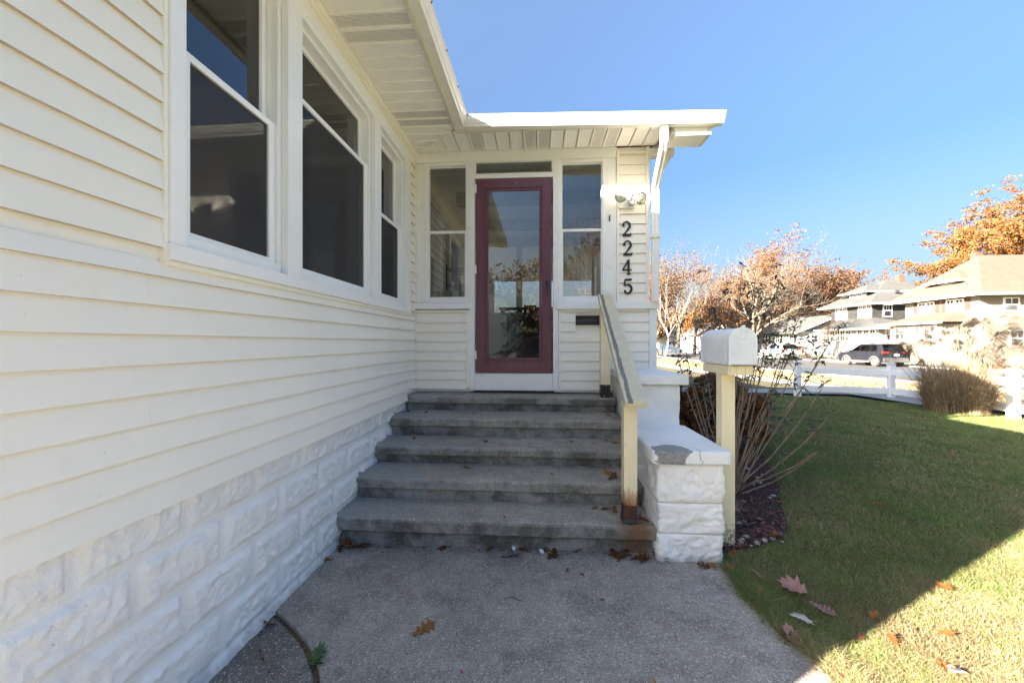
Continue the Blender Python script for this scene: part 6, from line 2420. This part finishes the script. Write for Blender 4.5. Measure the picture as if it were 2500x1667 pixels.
# ------------------------------------------------------------------ far houses
def win_x(par, x, y0, y1, z0, z1, label=None, cols=2, glassm='far_glass', name='window', fw=0.09):
    """window on a wall facing -x at plane x"""
    f = MB().frame_x(x - 0.07, x + 0.02, y0, y1, z0, z1, fw)
    w = f.build(name, 'trim_white', par)
    MB().box(x - 0.03, x - 0.01, y0 + fw, y1 - fw, z0 + fw, z1 - fw).build('pane', glassm, w)
    m = MB()
    for i in range(1, cols):
        yy = y0 + fw + (y1 - y0 - 2 * fw) * i / cols
        m.box(x - 0.055, x - 0.031, yy - 0.025, yy + 0.025, z0 + fw, z1 - fw)
    zm = (z0 + z1) / 2
    m.box(x - 0.05, x - 0.031, y0 + fw, y1 - fw, zm - 0.025, zm + 0.025)
    m.build('muntin', 'trim_white', w)
    return w


def win_y(par, y, x0, x1, z0, z1, cols=2, glassm='far_glass_dark', fw=0.1):
    f = MB().frame_y(y - 0.07, y + 0.02, x0, x1, z0, z1, fw)
    w = f.build('window', 'trim_white', par)
    MB().box(x0 + fw, x1 - fw, y - 0.03, y - 0.01, z0 + fw, z1 - fw).build('pane', glassm, w)
    m = MB()
    for i in range(1, cols):
        xx = x0 + fw + (x1 - x0 - 2 * fw) * i / cols
        m.box(xx - 0.025, xx + 0.025, y - 0.055, y - 0.031, (z0 + z1) / 2, z1 - fw)
    zm = (z0 + z1) / 2
    m.box(x0 + fw, x1 - fw, y - 0.06, y - 0.031, zm - 0.04, zm + 0.04)
    m.build('muntin', 'trim_white', w)


def hip_roof(x0, x1, y0, y1, ze, xr0, xr1, yr, zr_, th=0.12):
    """hip with ridge along x from xr0 to xr1 at y=yr"""
    m = MB()
    e = [(x0, y0, ze), (x1, y0, ze), (x1, y1, ze), (x0, y1, ze)]
    r1, r2 = (xr0, yr, zr_), (xr1, yr, zr_)
    m.poly([e[0], e[1], r2, r1])
    m.poly([e[1], e[2], r2])
    m.poly([e[2], e[3], r1, r2])
    m.poly([e[3], e[0], r1])
    m.poly(e[::-1])
    return m


E = 1.37
# --- black-shingled house with grey roof
bh = thing('shingled_house', (38, 50, GV), 'black-shingled two-storey house with pale grey roof and white porch windows', 'house')
MB().box(36, 43, 47.0, 53.3, 2.3, 4.22 + E).build('wall', 'wall_black_shingle', bh)
MB().box(34.0, 43, 43.6, 51.0, GV - 0.1, 1.5 + E).build('wall', 'wall_white', bh, label='white lower storey and porch')
MB().box(36, 43, 47.02, 53.3, GV - 0.1, 2.3).build('wall', 'wall_white', bh)
hip_roof(35.1, 44.2, 46.1, 54.4, 4.27 + E, 40.0, 41.2, 50.2, 7.35 + E).build('roof', 'roof_grey', bh)
MB().box(35.05, 35.16, 46.1, 54.4, 4.16 + E, 4.30 + E).box(35.16, 44.2, 46.05, 46.15, 4.16 + E, 4.30 + E).build('fascia', 'trim_white', bh)
for i in range(20):
    yy = 46.3 + i * 0.42
    MB().box(35.16, 35.95, yy, yy + 0.11, 4.10 + E, 4.22 + E).build('rafter_tail', 'trim_white', bh)
for i in range(12):
    xx = 35.5 + i * 0.55
    MB().box(xx, xx + 0.11, 46.2, 46.98, 4.10 + E, 4.22 + E).build('rafter_tail', 'trim_white', bh)
# dormer
MB().box(36.7, 39.5, 48.6, 51.4, 4.7 + E, 5.75 + E).build('dormer', 'wall_black_shingle', bh)
hip_roof(36.0, 40.6, 47.9, 52.2, 5.72 + E, 37.8, 40.2, 50.0, 6.75 + E).build('dormer_roof', 'roof_grey', bh)
MB().box(35.96, 36.04, 47.9, 52.2, 5.63 + E, 5.74 + E).box(36.04, 40.6, 47.86, 47.93, 5.63 + E, 5.74 + E).build('dormer_fascia', 'trim_white', bh)
for i in range(4):
    win_x(bh, 36.68, 48.75 + i * 0.62, 49.30 + i * 0.62, 5.1 + E, 5.62 + E, cols=2, glassm='far_glass_dark', fw=0.07)
for y0, y1 in ((50.65, 52.45), (47.1, 48.9)):
    for q in range(3):
        w = (y1 - y0) / 3
        win_x(bh, 35.98, y0 + q * w, y0 + (q + 1) * w - 0.01, 2.72 + E, 4.12 + E, cols=2, glassm='far_glass')
win_y(bh, 46.98, 37.05, 38.0, 2.78 + E, 4.15 + E, 3)
# porch roof and windows
m = MB()
m.poly([(33.1, 42.4, 1.5 + E), (33.1, 51.9, 1.5 + E), (36.05, 50.4, 2.85 + E), (36.05, 47.4, 2.85 + E)][::-1])
m.poly([(33.1, 42.4, 1.5 + E), (36.05, 47.4, 2.85 + E), (38.5, 47.0, 2.3 + E), (39, 42.4, 1.5 + E)][::-1])
m.poly([(33.1, 51.9, 1.5 + E), (37, 51.9, 1.5 + E), (36.05, 50.4, 2.85 + E)][::-1])
m.poly([(33.1, 42.4, 1.5 + E), (39, 42.4, 1.5 + E), (37, 51.9, 1.5 + E), (33.1, 51.9, 1.5 + E)])
m.build('porch_roof', 'roof_grey', bh)
MB().box(33.05, 33.14, 42.4, 51.9, 1.40 + E, 1.53 + E).box(33.14, 39, 42.36, 42.44, 1.40 + E, 1.53 + E).build('fascia', 'trim_white', bh)
for i in range(22):
    yy = 42.6 + i * 0.43
    MB().box(33.14, 33.9, yy, yy + 0.12, 1.34 + E, 1.45 + E).build('rafter_tail', 'trim_white', bh)
for y0, y1, n in ((43.9, 46.4, 3), (47.2, 50.5, 4)):
    w = (y1 - y0) / n
    for q in range(n):
        win_x(bh, 33.98, y0 + q * w, y0 + (q + 1) * w - 0.04, 0.18 + E, 1.42 + E, cols=2, glassm='far_glass')
win_y(bh, 43.58, 34.6, 35.2, 0.2 + E, 1.4 + E, 2)
MB().box(40.9, 41.5, 49.6, 50.2, 6.3 + E, 7.75 + E).build('chimney', 'brick_far', bh)
MB().box(38.6, 39.0, 47.2, 47.5, 5.5 + E, 5.72 + E).build('roof_vent', 'dark_bronze', bh)

# --- tan house with brown hip roof
th_ = thing('tan_house', (37, 36, GV), 'large cream house with light brown hip roof behind the ornamental grass', 'house')
MB().box(33, 43, 33.1, 39.4, GV - 0.1, 3.55 + E).build('wall', 'wall_tan', th_)
hip_roof(32.2, 43.9, 32.2, 40.5, 3.66 + E, 36.1, 40.0, 36.3, 7.2 + E).build('roof', 'roof_tan', th_)
MB().box(32.14, 32.26, 32.2, 40.5, 3.52 + E, 3.69 + E).box(32.26, 43.9, 32.14, 32.26, 3.52 + E, 3.69 + E).build('fascia', 'trim_white', th_)
# front dormer with louvre
MB().box(33.5, 36, 35.2, 37.0, 4.0 + E, 5.02 + E).build('dormer', 'wall_tan', th_)
hip_roof(33.0, 37.0, 34.6, 37.7, 5.0 + E, 34.4, 36.6, 36.1, 5.95 + E).build('dormer_roof', 'roof_tan', th_)
MB().box(32.95, 33.04, 34.6, 37.7, 4.9 + E, 5.03 + E).box(33.04, 37.0, 34.55, 34.63, 4.9 + E, 5.03 + E).build('dormer_fascia', 'trim_white', th_)
lv_ = MB().frame_x(33.42, 33.5, 35.7, 36.5, 4.45 + E, 4.86 + E, 0.05).build('louvre', 'trim_white', th_)
for q in range(5):
    MB().box(33.43, 33.49, 35.75, 36.45, 4.51 + E + q * 0.065, 4.545 + E + q * 0.065).build('louvre_slat', 'shutter_brown', lv_)
for (y0, y1) in ((36.6, 38.1), (34.2, 35.6)):
    win_x(th_, 32.97, y0, (y0 + y1) / 2 - 0.02, 2.55 + E, 3.45 + E, cols=2)
    win_x(th_, 32.97, (y0 + y1) / 2 + 0.02, y1, 2.55 + E, 3.45 + E, cols=2)
    MB().box(32.93, 32.98, y0 - 0.40, y0 - 0.03, 2.55 + E, 3.45 + E).build('shutter', 'shutter_brown', th_)
    MB().box(32.93, 32.98, y1 + 0.03, y1 + 0.40, 2.55 + E, 3.45 + E).build('shutter', 'shutter_brown', th_)
MB().box(30.8, 33, 33.6, 38.3, GV - 0.1, 1.5 + E).build('wall', 'wall_tan', th_, label='cream enclosed front porch')
m = MB()
m.poly([(30.2, 33.0, 1.6 + E), (30.2, 38.9, 1.6 + E), (33.0, 36.9, 2.55 + E), (33.0, 34.8, 2.55 + E)][::-1])
m.poly([(30.2, 33.0, 1.6 + E), (33.0, 34.8, 2.55 + E), (33.0, 33.0, 1.6 + E)][::-1])
m.poly([(30.2, 38.9, 1.6 + E), (33.0, 38.9, 1.6 + E), (33.0, 36.9, 2.55 + E)][::-1])
m.poly([(30.2, 33.0, 1.6 + E), (33.0, 33.0, 1.6 + E), (33.0, 38.9, 1.6 + E), (30.2, 38.9, 1.6 + E)])
m.build('porch_roof', 'roof_tan', th_)
MB().box(30.15, 30.24, 33.0, 38.9, 1.49 + E, 1.63 + E).build('fascia', 'trim_white', th_)
for q in range(3):
    win_x(th_, 30.78, 34.0 + q * 1.35, 35.1 + q * 1.35, 0.2 + E, 1.35 + E, cols=2)
win_y(th_, 33.08, 34.6, 35.7, 2.3 + E, 3.4 + E, 2, 'far_glass')
win_y(th_, 33.08, 37.2, 38.3, 2.3 + E, 3.4 + E, 2, 'far_glass')
win_y(th_, 33.08, 35.0, 36.1, -0.3 + E, 1.0 + E, 2, 'far_glass')
win_y(th_, 33.08, 33.9, 34.5, -1.45 + E, -1.0 + E, 2, 'far_glass_dark')
MB().box(36.1, 36.6, 36.5, 37.0, 6.3 + E, 7.5 + E).build('chimney', 'brick_far', th_)

# --- pale bungalow
bg_ = thing('bungalow', (37, 61, GV), 'low white bungalow with grey roof and light blue gable end beside the black-shingled house', 'house')
MB().box(33, 42, 54.4, 67, GV - 0.1, 1.45 + E).build('wall', 'wall_white', bg_)
m = MB()
m.prism([(33, 1.45 + E), (42, 1.45 + E), (37.5, 3.35 + E)], 'y', 54.4, 54.6)
m.build('gable', 'wall_paleblue', bg_)
m = MB()
slabroof(m, [(32.0, 53.8, 1.30 + E), (37.5, 53.8, 3.62 + E), (37.5, 67.6, 3.62 + E), (32.0, 67.6, 1.30 + E)], 0.12)
slabroof(m, [(43.0, 53.8, 1.30 + E), (43.0, 67.6, 1.30 + E), (37.5, 67.6, 3.62 + E), (37.5, 53.8, 3.62 + E)], 0.12)
m.build('roof', 'roof_pale', bg_)
m = MB()
m.prism([(32.0, 1.12 + E), (32.0, 1.32 + E), (37.5, 3.64 + E), (37.5, 3.44 + E)], 'y', 53.72, 53.8)
m.prism([(43.0, 1.12 + E), (43.0, 1.32 + E), (37.5, 3.64 + E), (37.5, 3.44 + E)], 'y', 53.72, 53.8)
m.build('rake_board', 'trim_white', bg_)
for q, (y0, y1) in enumerate(((55.6, 56.6), (58.6, 59.8), (61.5, 63.2), (64.6, 65.6))):
    win_x(bg_, 32.97, y0, y1, 0.0 + E, 1.1 + E, cols=2, glassm='far_glass_dark')
    MB().box(32.93, 32.98, y0 - 0.38, y0 - 0.03, 0.0 + E, 1.1 + E).build('shutter', 'far_glass_dark', bg_)
    MB().box(32.93, 32.98, y1 + 0.03, y1 + 0.38, 0.0 + E, 1.1 + E).build('shutter', 'far_glass_dark', bg_)
win_y(bg_, 54.38, 34.2, 35.2, 0.0 + E, 1.1 + E)
win_y(bg_, 54.38, 38.2, 39.2, 0.0 + E, 1.1 + E)


# --- white gabled houses far down the street
def gable_house(x, y, w, d_, ze, zp, label, mat='wall_white', roof='roof_pale'):
    h_ = thing('white_house', (x, y, GV), label, 'house')
    MB().box(x - w / 2, x + w / 2, y, y + d_, GV, ze).build('wall', mat, h_)
    MB().prism([(x - w / 2, ze), (x + w / 2, ze), (x, zp)], 'y', y, y + 0.3).build('gable', mat, h_)
    m = MB()
    slabroof(m, [(x - w / 2 - 0.5, y - 0.4, ze - 0.25), (x, y - 0.4, zp + 0.1), (x, y + d_, zp + 0.1), (x - w / 2 - 0.5, y + d_, ze - 0.25)], 0.15)
    slabroof(m, [(x + w / 2 + 0.5, y - 0.4, ze - 0.25), (x + w / 2 + 0.5, y + d_, ze - 0.25), (x, y + d_, zp + 0.1), (x, y - 0.4, zp + 0.1)], 0.15)
    m.build('roof', roof, h_)
    for q in (-0.28, 0.22):
        win_y(h_, y - 0.02, x + w * q - 0.5, x + w * q + 0.5, 1.0, 2.5, 2, 'far_glass_dark', 0.12)
    win_y(h_, y - 0.02, x - 0.5, x + 0.5, ze - 0.1, ze + 1.3, 2, 'far_glass_dark', 0.12)
    # side windows facing the street
    for q in (0.25, 0.6):
        win_x(h_, x - w / 2 - 0.02, y + d_ * q, y + d_ * q + 1.0, 1.0, 2.5, glassm='far_glass_dark')
    return h_


gable_house(45.2, 122, 7.0, 9, 4.0, 7.0, 'far white gabled house behind the pale street trees, just left of the mailbox')
gable_house(38.0, 118, 6.5, 9, 3.4, 6.2, 'far white gabled house partly hidden by the porch corner')
gable_house(35.5, 84, 8.0, 10, 3.2, 5.4, 'white house seen between the mailbox top and the large bare tree')

# --- houses and trees behind the camera, mirrored in the door and porch windows
nh = thing('neighbour_house', (-6, -14, 0), 'white neighbour house south of the cream house, seen mirrored in the door glass', 'house')
MB().box(-11, -1.5, -22, -11, 0, 3.4).build('wall', 'wall_white', nh)
m = MB()
slabroof(m, [(-1.0, -22.4, 3.3), (-1.0, -10.6, 3.3), (-6.2, -10.6, 5.3), (-6.2, -22.4, 5.3)])
slabroof(m, [(-6.2, -22.4, 5.3), (-6.2, -10.6, 5.3), (-11.5, -10.6, 3.3), (-11.5, -22.4, 3.3)])
m.build('roof', 'roof_tan', nh)
MB().prism([(-1.5, 3.4), (-11, 3.4), (-6.2, 5.15)], 'y', -11.2, -11.0).build('gable', 'wall_white', nh)
w = MB().frame_y(-11.0, -10.92, -4.0, -2.8, 1.3, 2.7, 0.1).build('window', 'trim_white', nh)
MB().box(-3.9, -2.9, -10.99, -10.96, 1.4, 2.6).build('pane', 'far_glass_dark', w)
sheet('driveway', -8, 14, -9.5, -6.8, 0.012, 'driveway_grey', 1.0)
hd = thing('added_hedge', (5, -24, 0), 'dark evergreen row added far south to hide bright ground from the door glass', 'added_hedge')  # unseen row, added to block sunlit ground from the door's reflection
rgx = np.random.default_rng(77)
hp = np.stack([rgx.uniform(-10, 12, 5000), rgx.uniform(-0.6, 0.6, 5000), rgx.uniform(0.1, 2.4, 5000)], 1)
inst(leaves_np([tuple(q) for q in hp], 16000, 0.14, 0.06, 5, 'crown_evergreen'), 'foliage', hd)
MB().box(-5, 17, -24.4, -23.6, 0, 2.2).build('branches', 'bark_brown', hd)
tree((4.1, -15, 0), 'bare brown-leaved tree south of the house, mirrored in the right porch window', 41, 11, 0.3, 3.5, 0.6, 'bark_brown', 'bark_brown', 'crown_brown', 2600, 0.09, 0.4, name='street_tree', lv=4, kids=(7, 6, 6, 5), upb=0.6)
tree((2.25, -11, 0), 'slim white birch south of the house, mirrored in the right porch window', 42, 8.5, 0.12, 4.5, 0.5, 'bark_birch', 'bark_birch', None, name='birch_tree', lv=4, kids=(6, 5, 5, 4), upb=0.6)
copy_thing(pB, (7, -38, 0), 1, 'brown tree far south of the house, left one of the reflected row', 1.0)
copy_thing(pB, (2, -48, 0), 2, 'brown tree far south of the house, middle one of the reflected row', 1.0)
copy_thing(pB, (-9, -50, 0), 3, 'brown tree far south of the house, right one of the reflected row', 1.0)

# ------------------------------------------------------------------ cars
def car(name, loc, rz, paint, label, L=4.4, W=1.83, H=1.68, group='cars parked across the street'):
    c = thing(name, loc, label, 'car', group, rz)
    # side profile along +y (front), z up; lower body
    ra = 0.37
    fw_, rw_ = L * 0.5 - 0.88, -L * 0.5 + 0.80

    def arcpts(cy, r_, n=10):
        return [(cy - r_ * math.cos(math.pi * i / n), 0.30 + r_ * math.sin(math.pi * i / n)) for i in range(n + 1)]
    h_ = H
    body = [(-L / 2 + 0.06, 0.32)] + arcpts(rw_, ra + 0.05) + arcpts(fw_, ra + 0.05) + [(L / 2 - 0.12, 0.30), (L / 2, 0.48), (L / 2 - 0.02, 0.82), (L / 2 - 0.28, 0.98), (L / 2 - 1.05, 1.06), (-L / 2 + 0.15, 1.10), (-L / 2 - 0.0, 0.95), (-L / 2 + 0.02, 0.5)]
    m = MB()
    n = len(body)
    xs = [(-W / 2 + 0.05, 0.985), (-W / 2, 1.0), (W / 2, 1.0), (W / 2 - 0.05, 0.985)]
    rings = []
    for xx, k_ in ((-W / 2 + 0.0, 1), (-W / 2 + 0.03, 1), (W / 2 - 0.03, 1), (W / 2, 1)):
        b = len(m.v)
        for (y, z) in body:
            inset = 0.05 if (z > 0.95 and abs(xx) > W / 2 - 0.02) else 0
            m.v.append((xx - math.copysign(inset, xx), y, z))
        rings.append(b)
    for i in range(3):
        for j in range(n):
            j2 = (j + 1) % n
            m.f.append((rings[i] + j, rings[i] + j2, rings[i + 1] + j2, rings[i + 1] + j))
    m.f.append(tuple(rings[0] + j for j in range(n)))
    m.f.append(tuple(rings[-1] + j for j in range(n))[::-1])
    bo = m.build('body', paint, c, local=True, bevel=0.02)
    # greenhouse
    gb = [(-L / 2 + 0.12, 1.05), (L / 2 - 1.10, 1.03)]
    gt = [(-L / 2 + 0.50, h_ - 0.03), (-L / 2 + 1.3, h_), (L / 2 - 1.95, h_ - 0.04)]
    m = MB()
    wb, wt = W / 2 - 0.06, W / 2 - 0.24
    v = []
    for s_ in (-1, 1):
        v += [(s_ * wb, gb[0][0], gb[0][1]), (s_ * wb, gb[1][0], gb[1][1]), (s_ * wt, gt[2][0], gt[2][1]), (s_ * wt, gt[1][0], gt[1][1]), (s_ * wt, gt[0][0], gt[0][1])]
    m.v = v
    m.f = [(0, 1, 2, 3, 4), (5, 9, 8, 7, 6), (1, 6, 7, 2), (2, 7, 8, 3), (3, 8, 9, 4), (4, 9, 5, 0), (0, 5, 6, 1)]
    m.build('cabin', paint, c, local=True, bevel=0.05)
    # glass panels slightly proud
    for s_ in (-1, 1):
        def sp(y, t_):   # point on cabin side; t_ 0..1 up
            return Vector((s_ * (wb + (wt - wb) * t_ + 0.012), y, 1.05 + (h_ - 0.03 - 1.05) * t_))
        for (ya, yb, yc, yd) in ((L / 2 - 1.32, 0.12, 0.12, L / 2 - 2.02), (0.04, -0.86, -0.86, 0.04), (-0.94, -L / 2 + 0.62, -L / 2 + 0.82, -0.94)):
            m = MB().poly([sp(ya, 0.12), sp(yb, 0.12), sp(yc, 0.84), sp(yd, 0.84)])
            m.build('side_window', 'car_glass', c, local=True)
    m = MB().poly([(-wb + 0.1, -L / 2 + 0.14, 1.12), (wb - 0.1, -L / 2 + 0.14, 1.12), (wt - 0.04, -L / 2 + 0.40, h_ - 0.14), (-wt + 0.04, -L / 2 + 0.40, h_ - 0.14)])
    m.v = [(x, y - 0.03, z) for x, y, z in m.v]
    m.build('rear_window', 'car_glass', c, local=True)
    m = MB().poly([(-wb + 0.08, L / 2 - 1.14, 1.08), (wb - 0.08, L / 2 - 1.14, 1.08), (wt - 0.04, L / 2 - 1.88, h_ - 0.10), (-wt + 0.04, L / 2 - 1.88, h_ - 0.10)])
    m.v = [(x, y + 0.03, z + 0.01) for x, y, z in m.v]
    m.build('windscreen', 'car_glass', c, local=True)
    m = MB().box(-wt, wt, -L / 2 + 0.20, -L / 2 + 0.55, h_ - 0.07, h_ - 0.03)
    m.build('roof_spoiler', paint, c, local=True, bevel=0.01)
    for s_ in (-1, 1):
        MB().box(s_ * (W / 2 - 0.42), s_ * (W / 2 + 0.004), -L / 2 - 0.02, -L / 2 + 0.16, 0.98, 1.10).build('tail_light', 'tail_red', c, local=True, bevel=0.02)
        MB().box(s_ * (W / 2 - 0.35), s_ * (W / 2 - 0.05), L / 2 - 0.16, L / 2 + 0.005, 0.72, 0.86).build('headlight', 'car_silver', c, local=True, bevel=0.02)
        MB().box(s_ * (W / 2 - 0.45), s_ * (W / 2 - 0.2), -L / 2 - 0.04, -L / 2 - 0.01, 0.55, 0.61).build('reflector', 'tail_red', c, local=True)
        MB().box(s_ * (W / 2 + 0.02), s_ * (W / 2 + 0.16), L / 2 - 1.50, L / 2 - 1.35, 1.04, 1.18).build('mirror', paint, c, local=True, bevel=0.03)
        MB().box(s_ * (W / 2 - 0.06), s_ * (W / 2 + 0.015), rw_ + 0.46, fw_ - 0.46, 0.28, 0.42).build('sill_trim', 'car_plastic', c, local=True)
        MB().box(s_ * (wt - 0.02), s_ * (wt + 0.02), -L / 2 + 0.8, L / 2 - 2.1, h_ + 0.005, h_ + 0.05).build('roof_rail', 'car_plastic', c, local=True)
        for cy in (fw_, rw_):
            m = MB()
            r1, r2 = ra + 0.045, ra + 0.125
            pa = [(cy - r2 * math.cos(math.pi * i / 10), 0.30 + r2 * math.sin(math.pi * i / 10)) for i in range(11)]
            pb = [(cy - r1 * math.cos(math.pi * i / 10), 0.30 + r1 * math.sin(math.pi * i / 10)) for i in range(11)]
            for i in range(10):
                q = [pa[i], pa[i + 1], pb[i + 1], pb[i]]
                m.prism(q, 'x', s_ * (W / 2 - 0.03), s_ * (W / 2 + 0.018))
            m.build('wheel_arch', 'car_plastic', c, local=True)
            m = MB()
            m.lathe([(ra - 0.12, 0), (ra - 0.02, 0.0), (ra, 0.04), (ra, 0.18), (ra - 0.02, 0.22), (ra - 0.12, 0.22)], (s_ * (W / 2 - 0.225), cy, ra - 0.01), (s_, 0, 0), 24)
            w = m.build('wheel', 'tyre', c, local=True, smooth=False)
            m = MB()
            m.lathe([(0.25, 0.0), (0.25, 0.012), (0.23, 0.016)], (s_ * (W / 2 - 0.008), cy, ra - 0.01), (s_, 0, 0), 20)
            m.build('rim', 'car_silver', w, local=True)
            m = MB()
            for q in range(5):
                a_ = q * 1.2566 + 0.6
                m.lathe([(0.035, 0), (0.035, 0.006)], (s_ * (W / 2 + 0.009), cy + 0.14 * math.cos(a_), ra - 0.01 + 0.14 * math.sin(a_)), (s_, 0, 0), 6)
            m.build('rim_opening', 'tyre', w, local=True)
    MB().box(-W / 2 + 0.02, W / 2 - 0.02, -L / 2 - 0.05, -L / 2 + 0.2, 0.34, 0.66).build('rear_bumper', 'car_plastic', c, local=True, bevel=0.03)
    MB().box(-W / 2 + 0.04, W / 2 - 0.04, L / 2 - 0.2, L / 2 + 0.03, 0.30, 0.50).build('front_bumper', 'car_plastic', c, local=True, bevel=0.03)
    MB().box(-0.16, 0.16, -L / 2 - 0.03, -L / 2 - 0.005, 0.78, 0.93).build('licence_plate', 'plate_white', c, local=True)
    MB().lathe([(0.06, 0), (0.05, 0.015)], (0, -L / 2 - 0.004, 1.02), (0, -1, 0), 14).build('badge', 'car_silver', c, local=True)
    return c


car('parked_car', (25.5, 33.35, GV + 0.02), 0, 'car_black', 'black SUV parked across the street in front of the black-shingled house')
car('parked_car', (25.4, 45.4, GV + 0.02), 0, 'car_white', 'white SUV with red tail lights parked behind the bare shrub branches')
car('parked_car', (16.6, 53.5, GV + 0.02), R(180), 'car_slate', 'dark blue-grey car far down the street by the porch corner', 4.3, 1.8, 1.5)

car('parked_car', (0.3, -8.2, 0.02), R(90), 'car_black', 'black SUV parked on the drive south of the house, mirrored in the door')


# ------------------------------------------------------------------ tell same-labelled things apart by their place, left to right
by = {}
for o in COL.objects:
    if o.parent is None and 'label' in o.keys():
        by.setdefault(o['label'], []).append(o)
ordn = ['leftmost', 'second', 'third', 'fourth', 'fifth', 'sixth', 'seventh', 'eighth', 'ninth', 'tenth', 'eleventh', 'twelfth']
for lab, obs in by.items():
    if 1 < len(obs) <= 12:
        obs.sort(key=lambda o: math.atan2(o.location.x, o.location.y))
        for i, o in enumerate(obs):
            o['label'] = lab + (', leftmost' if i == 0 else ', rightmost' if i == len(obs) - 1 else ', %s from left' % ordn[i])
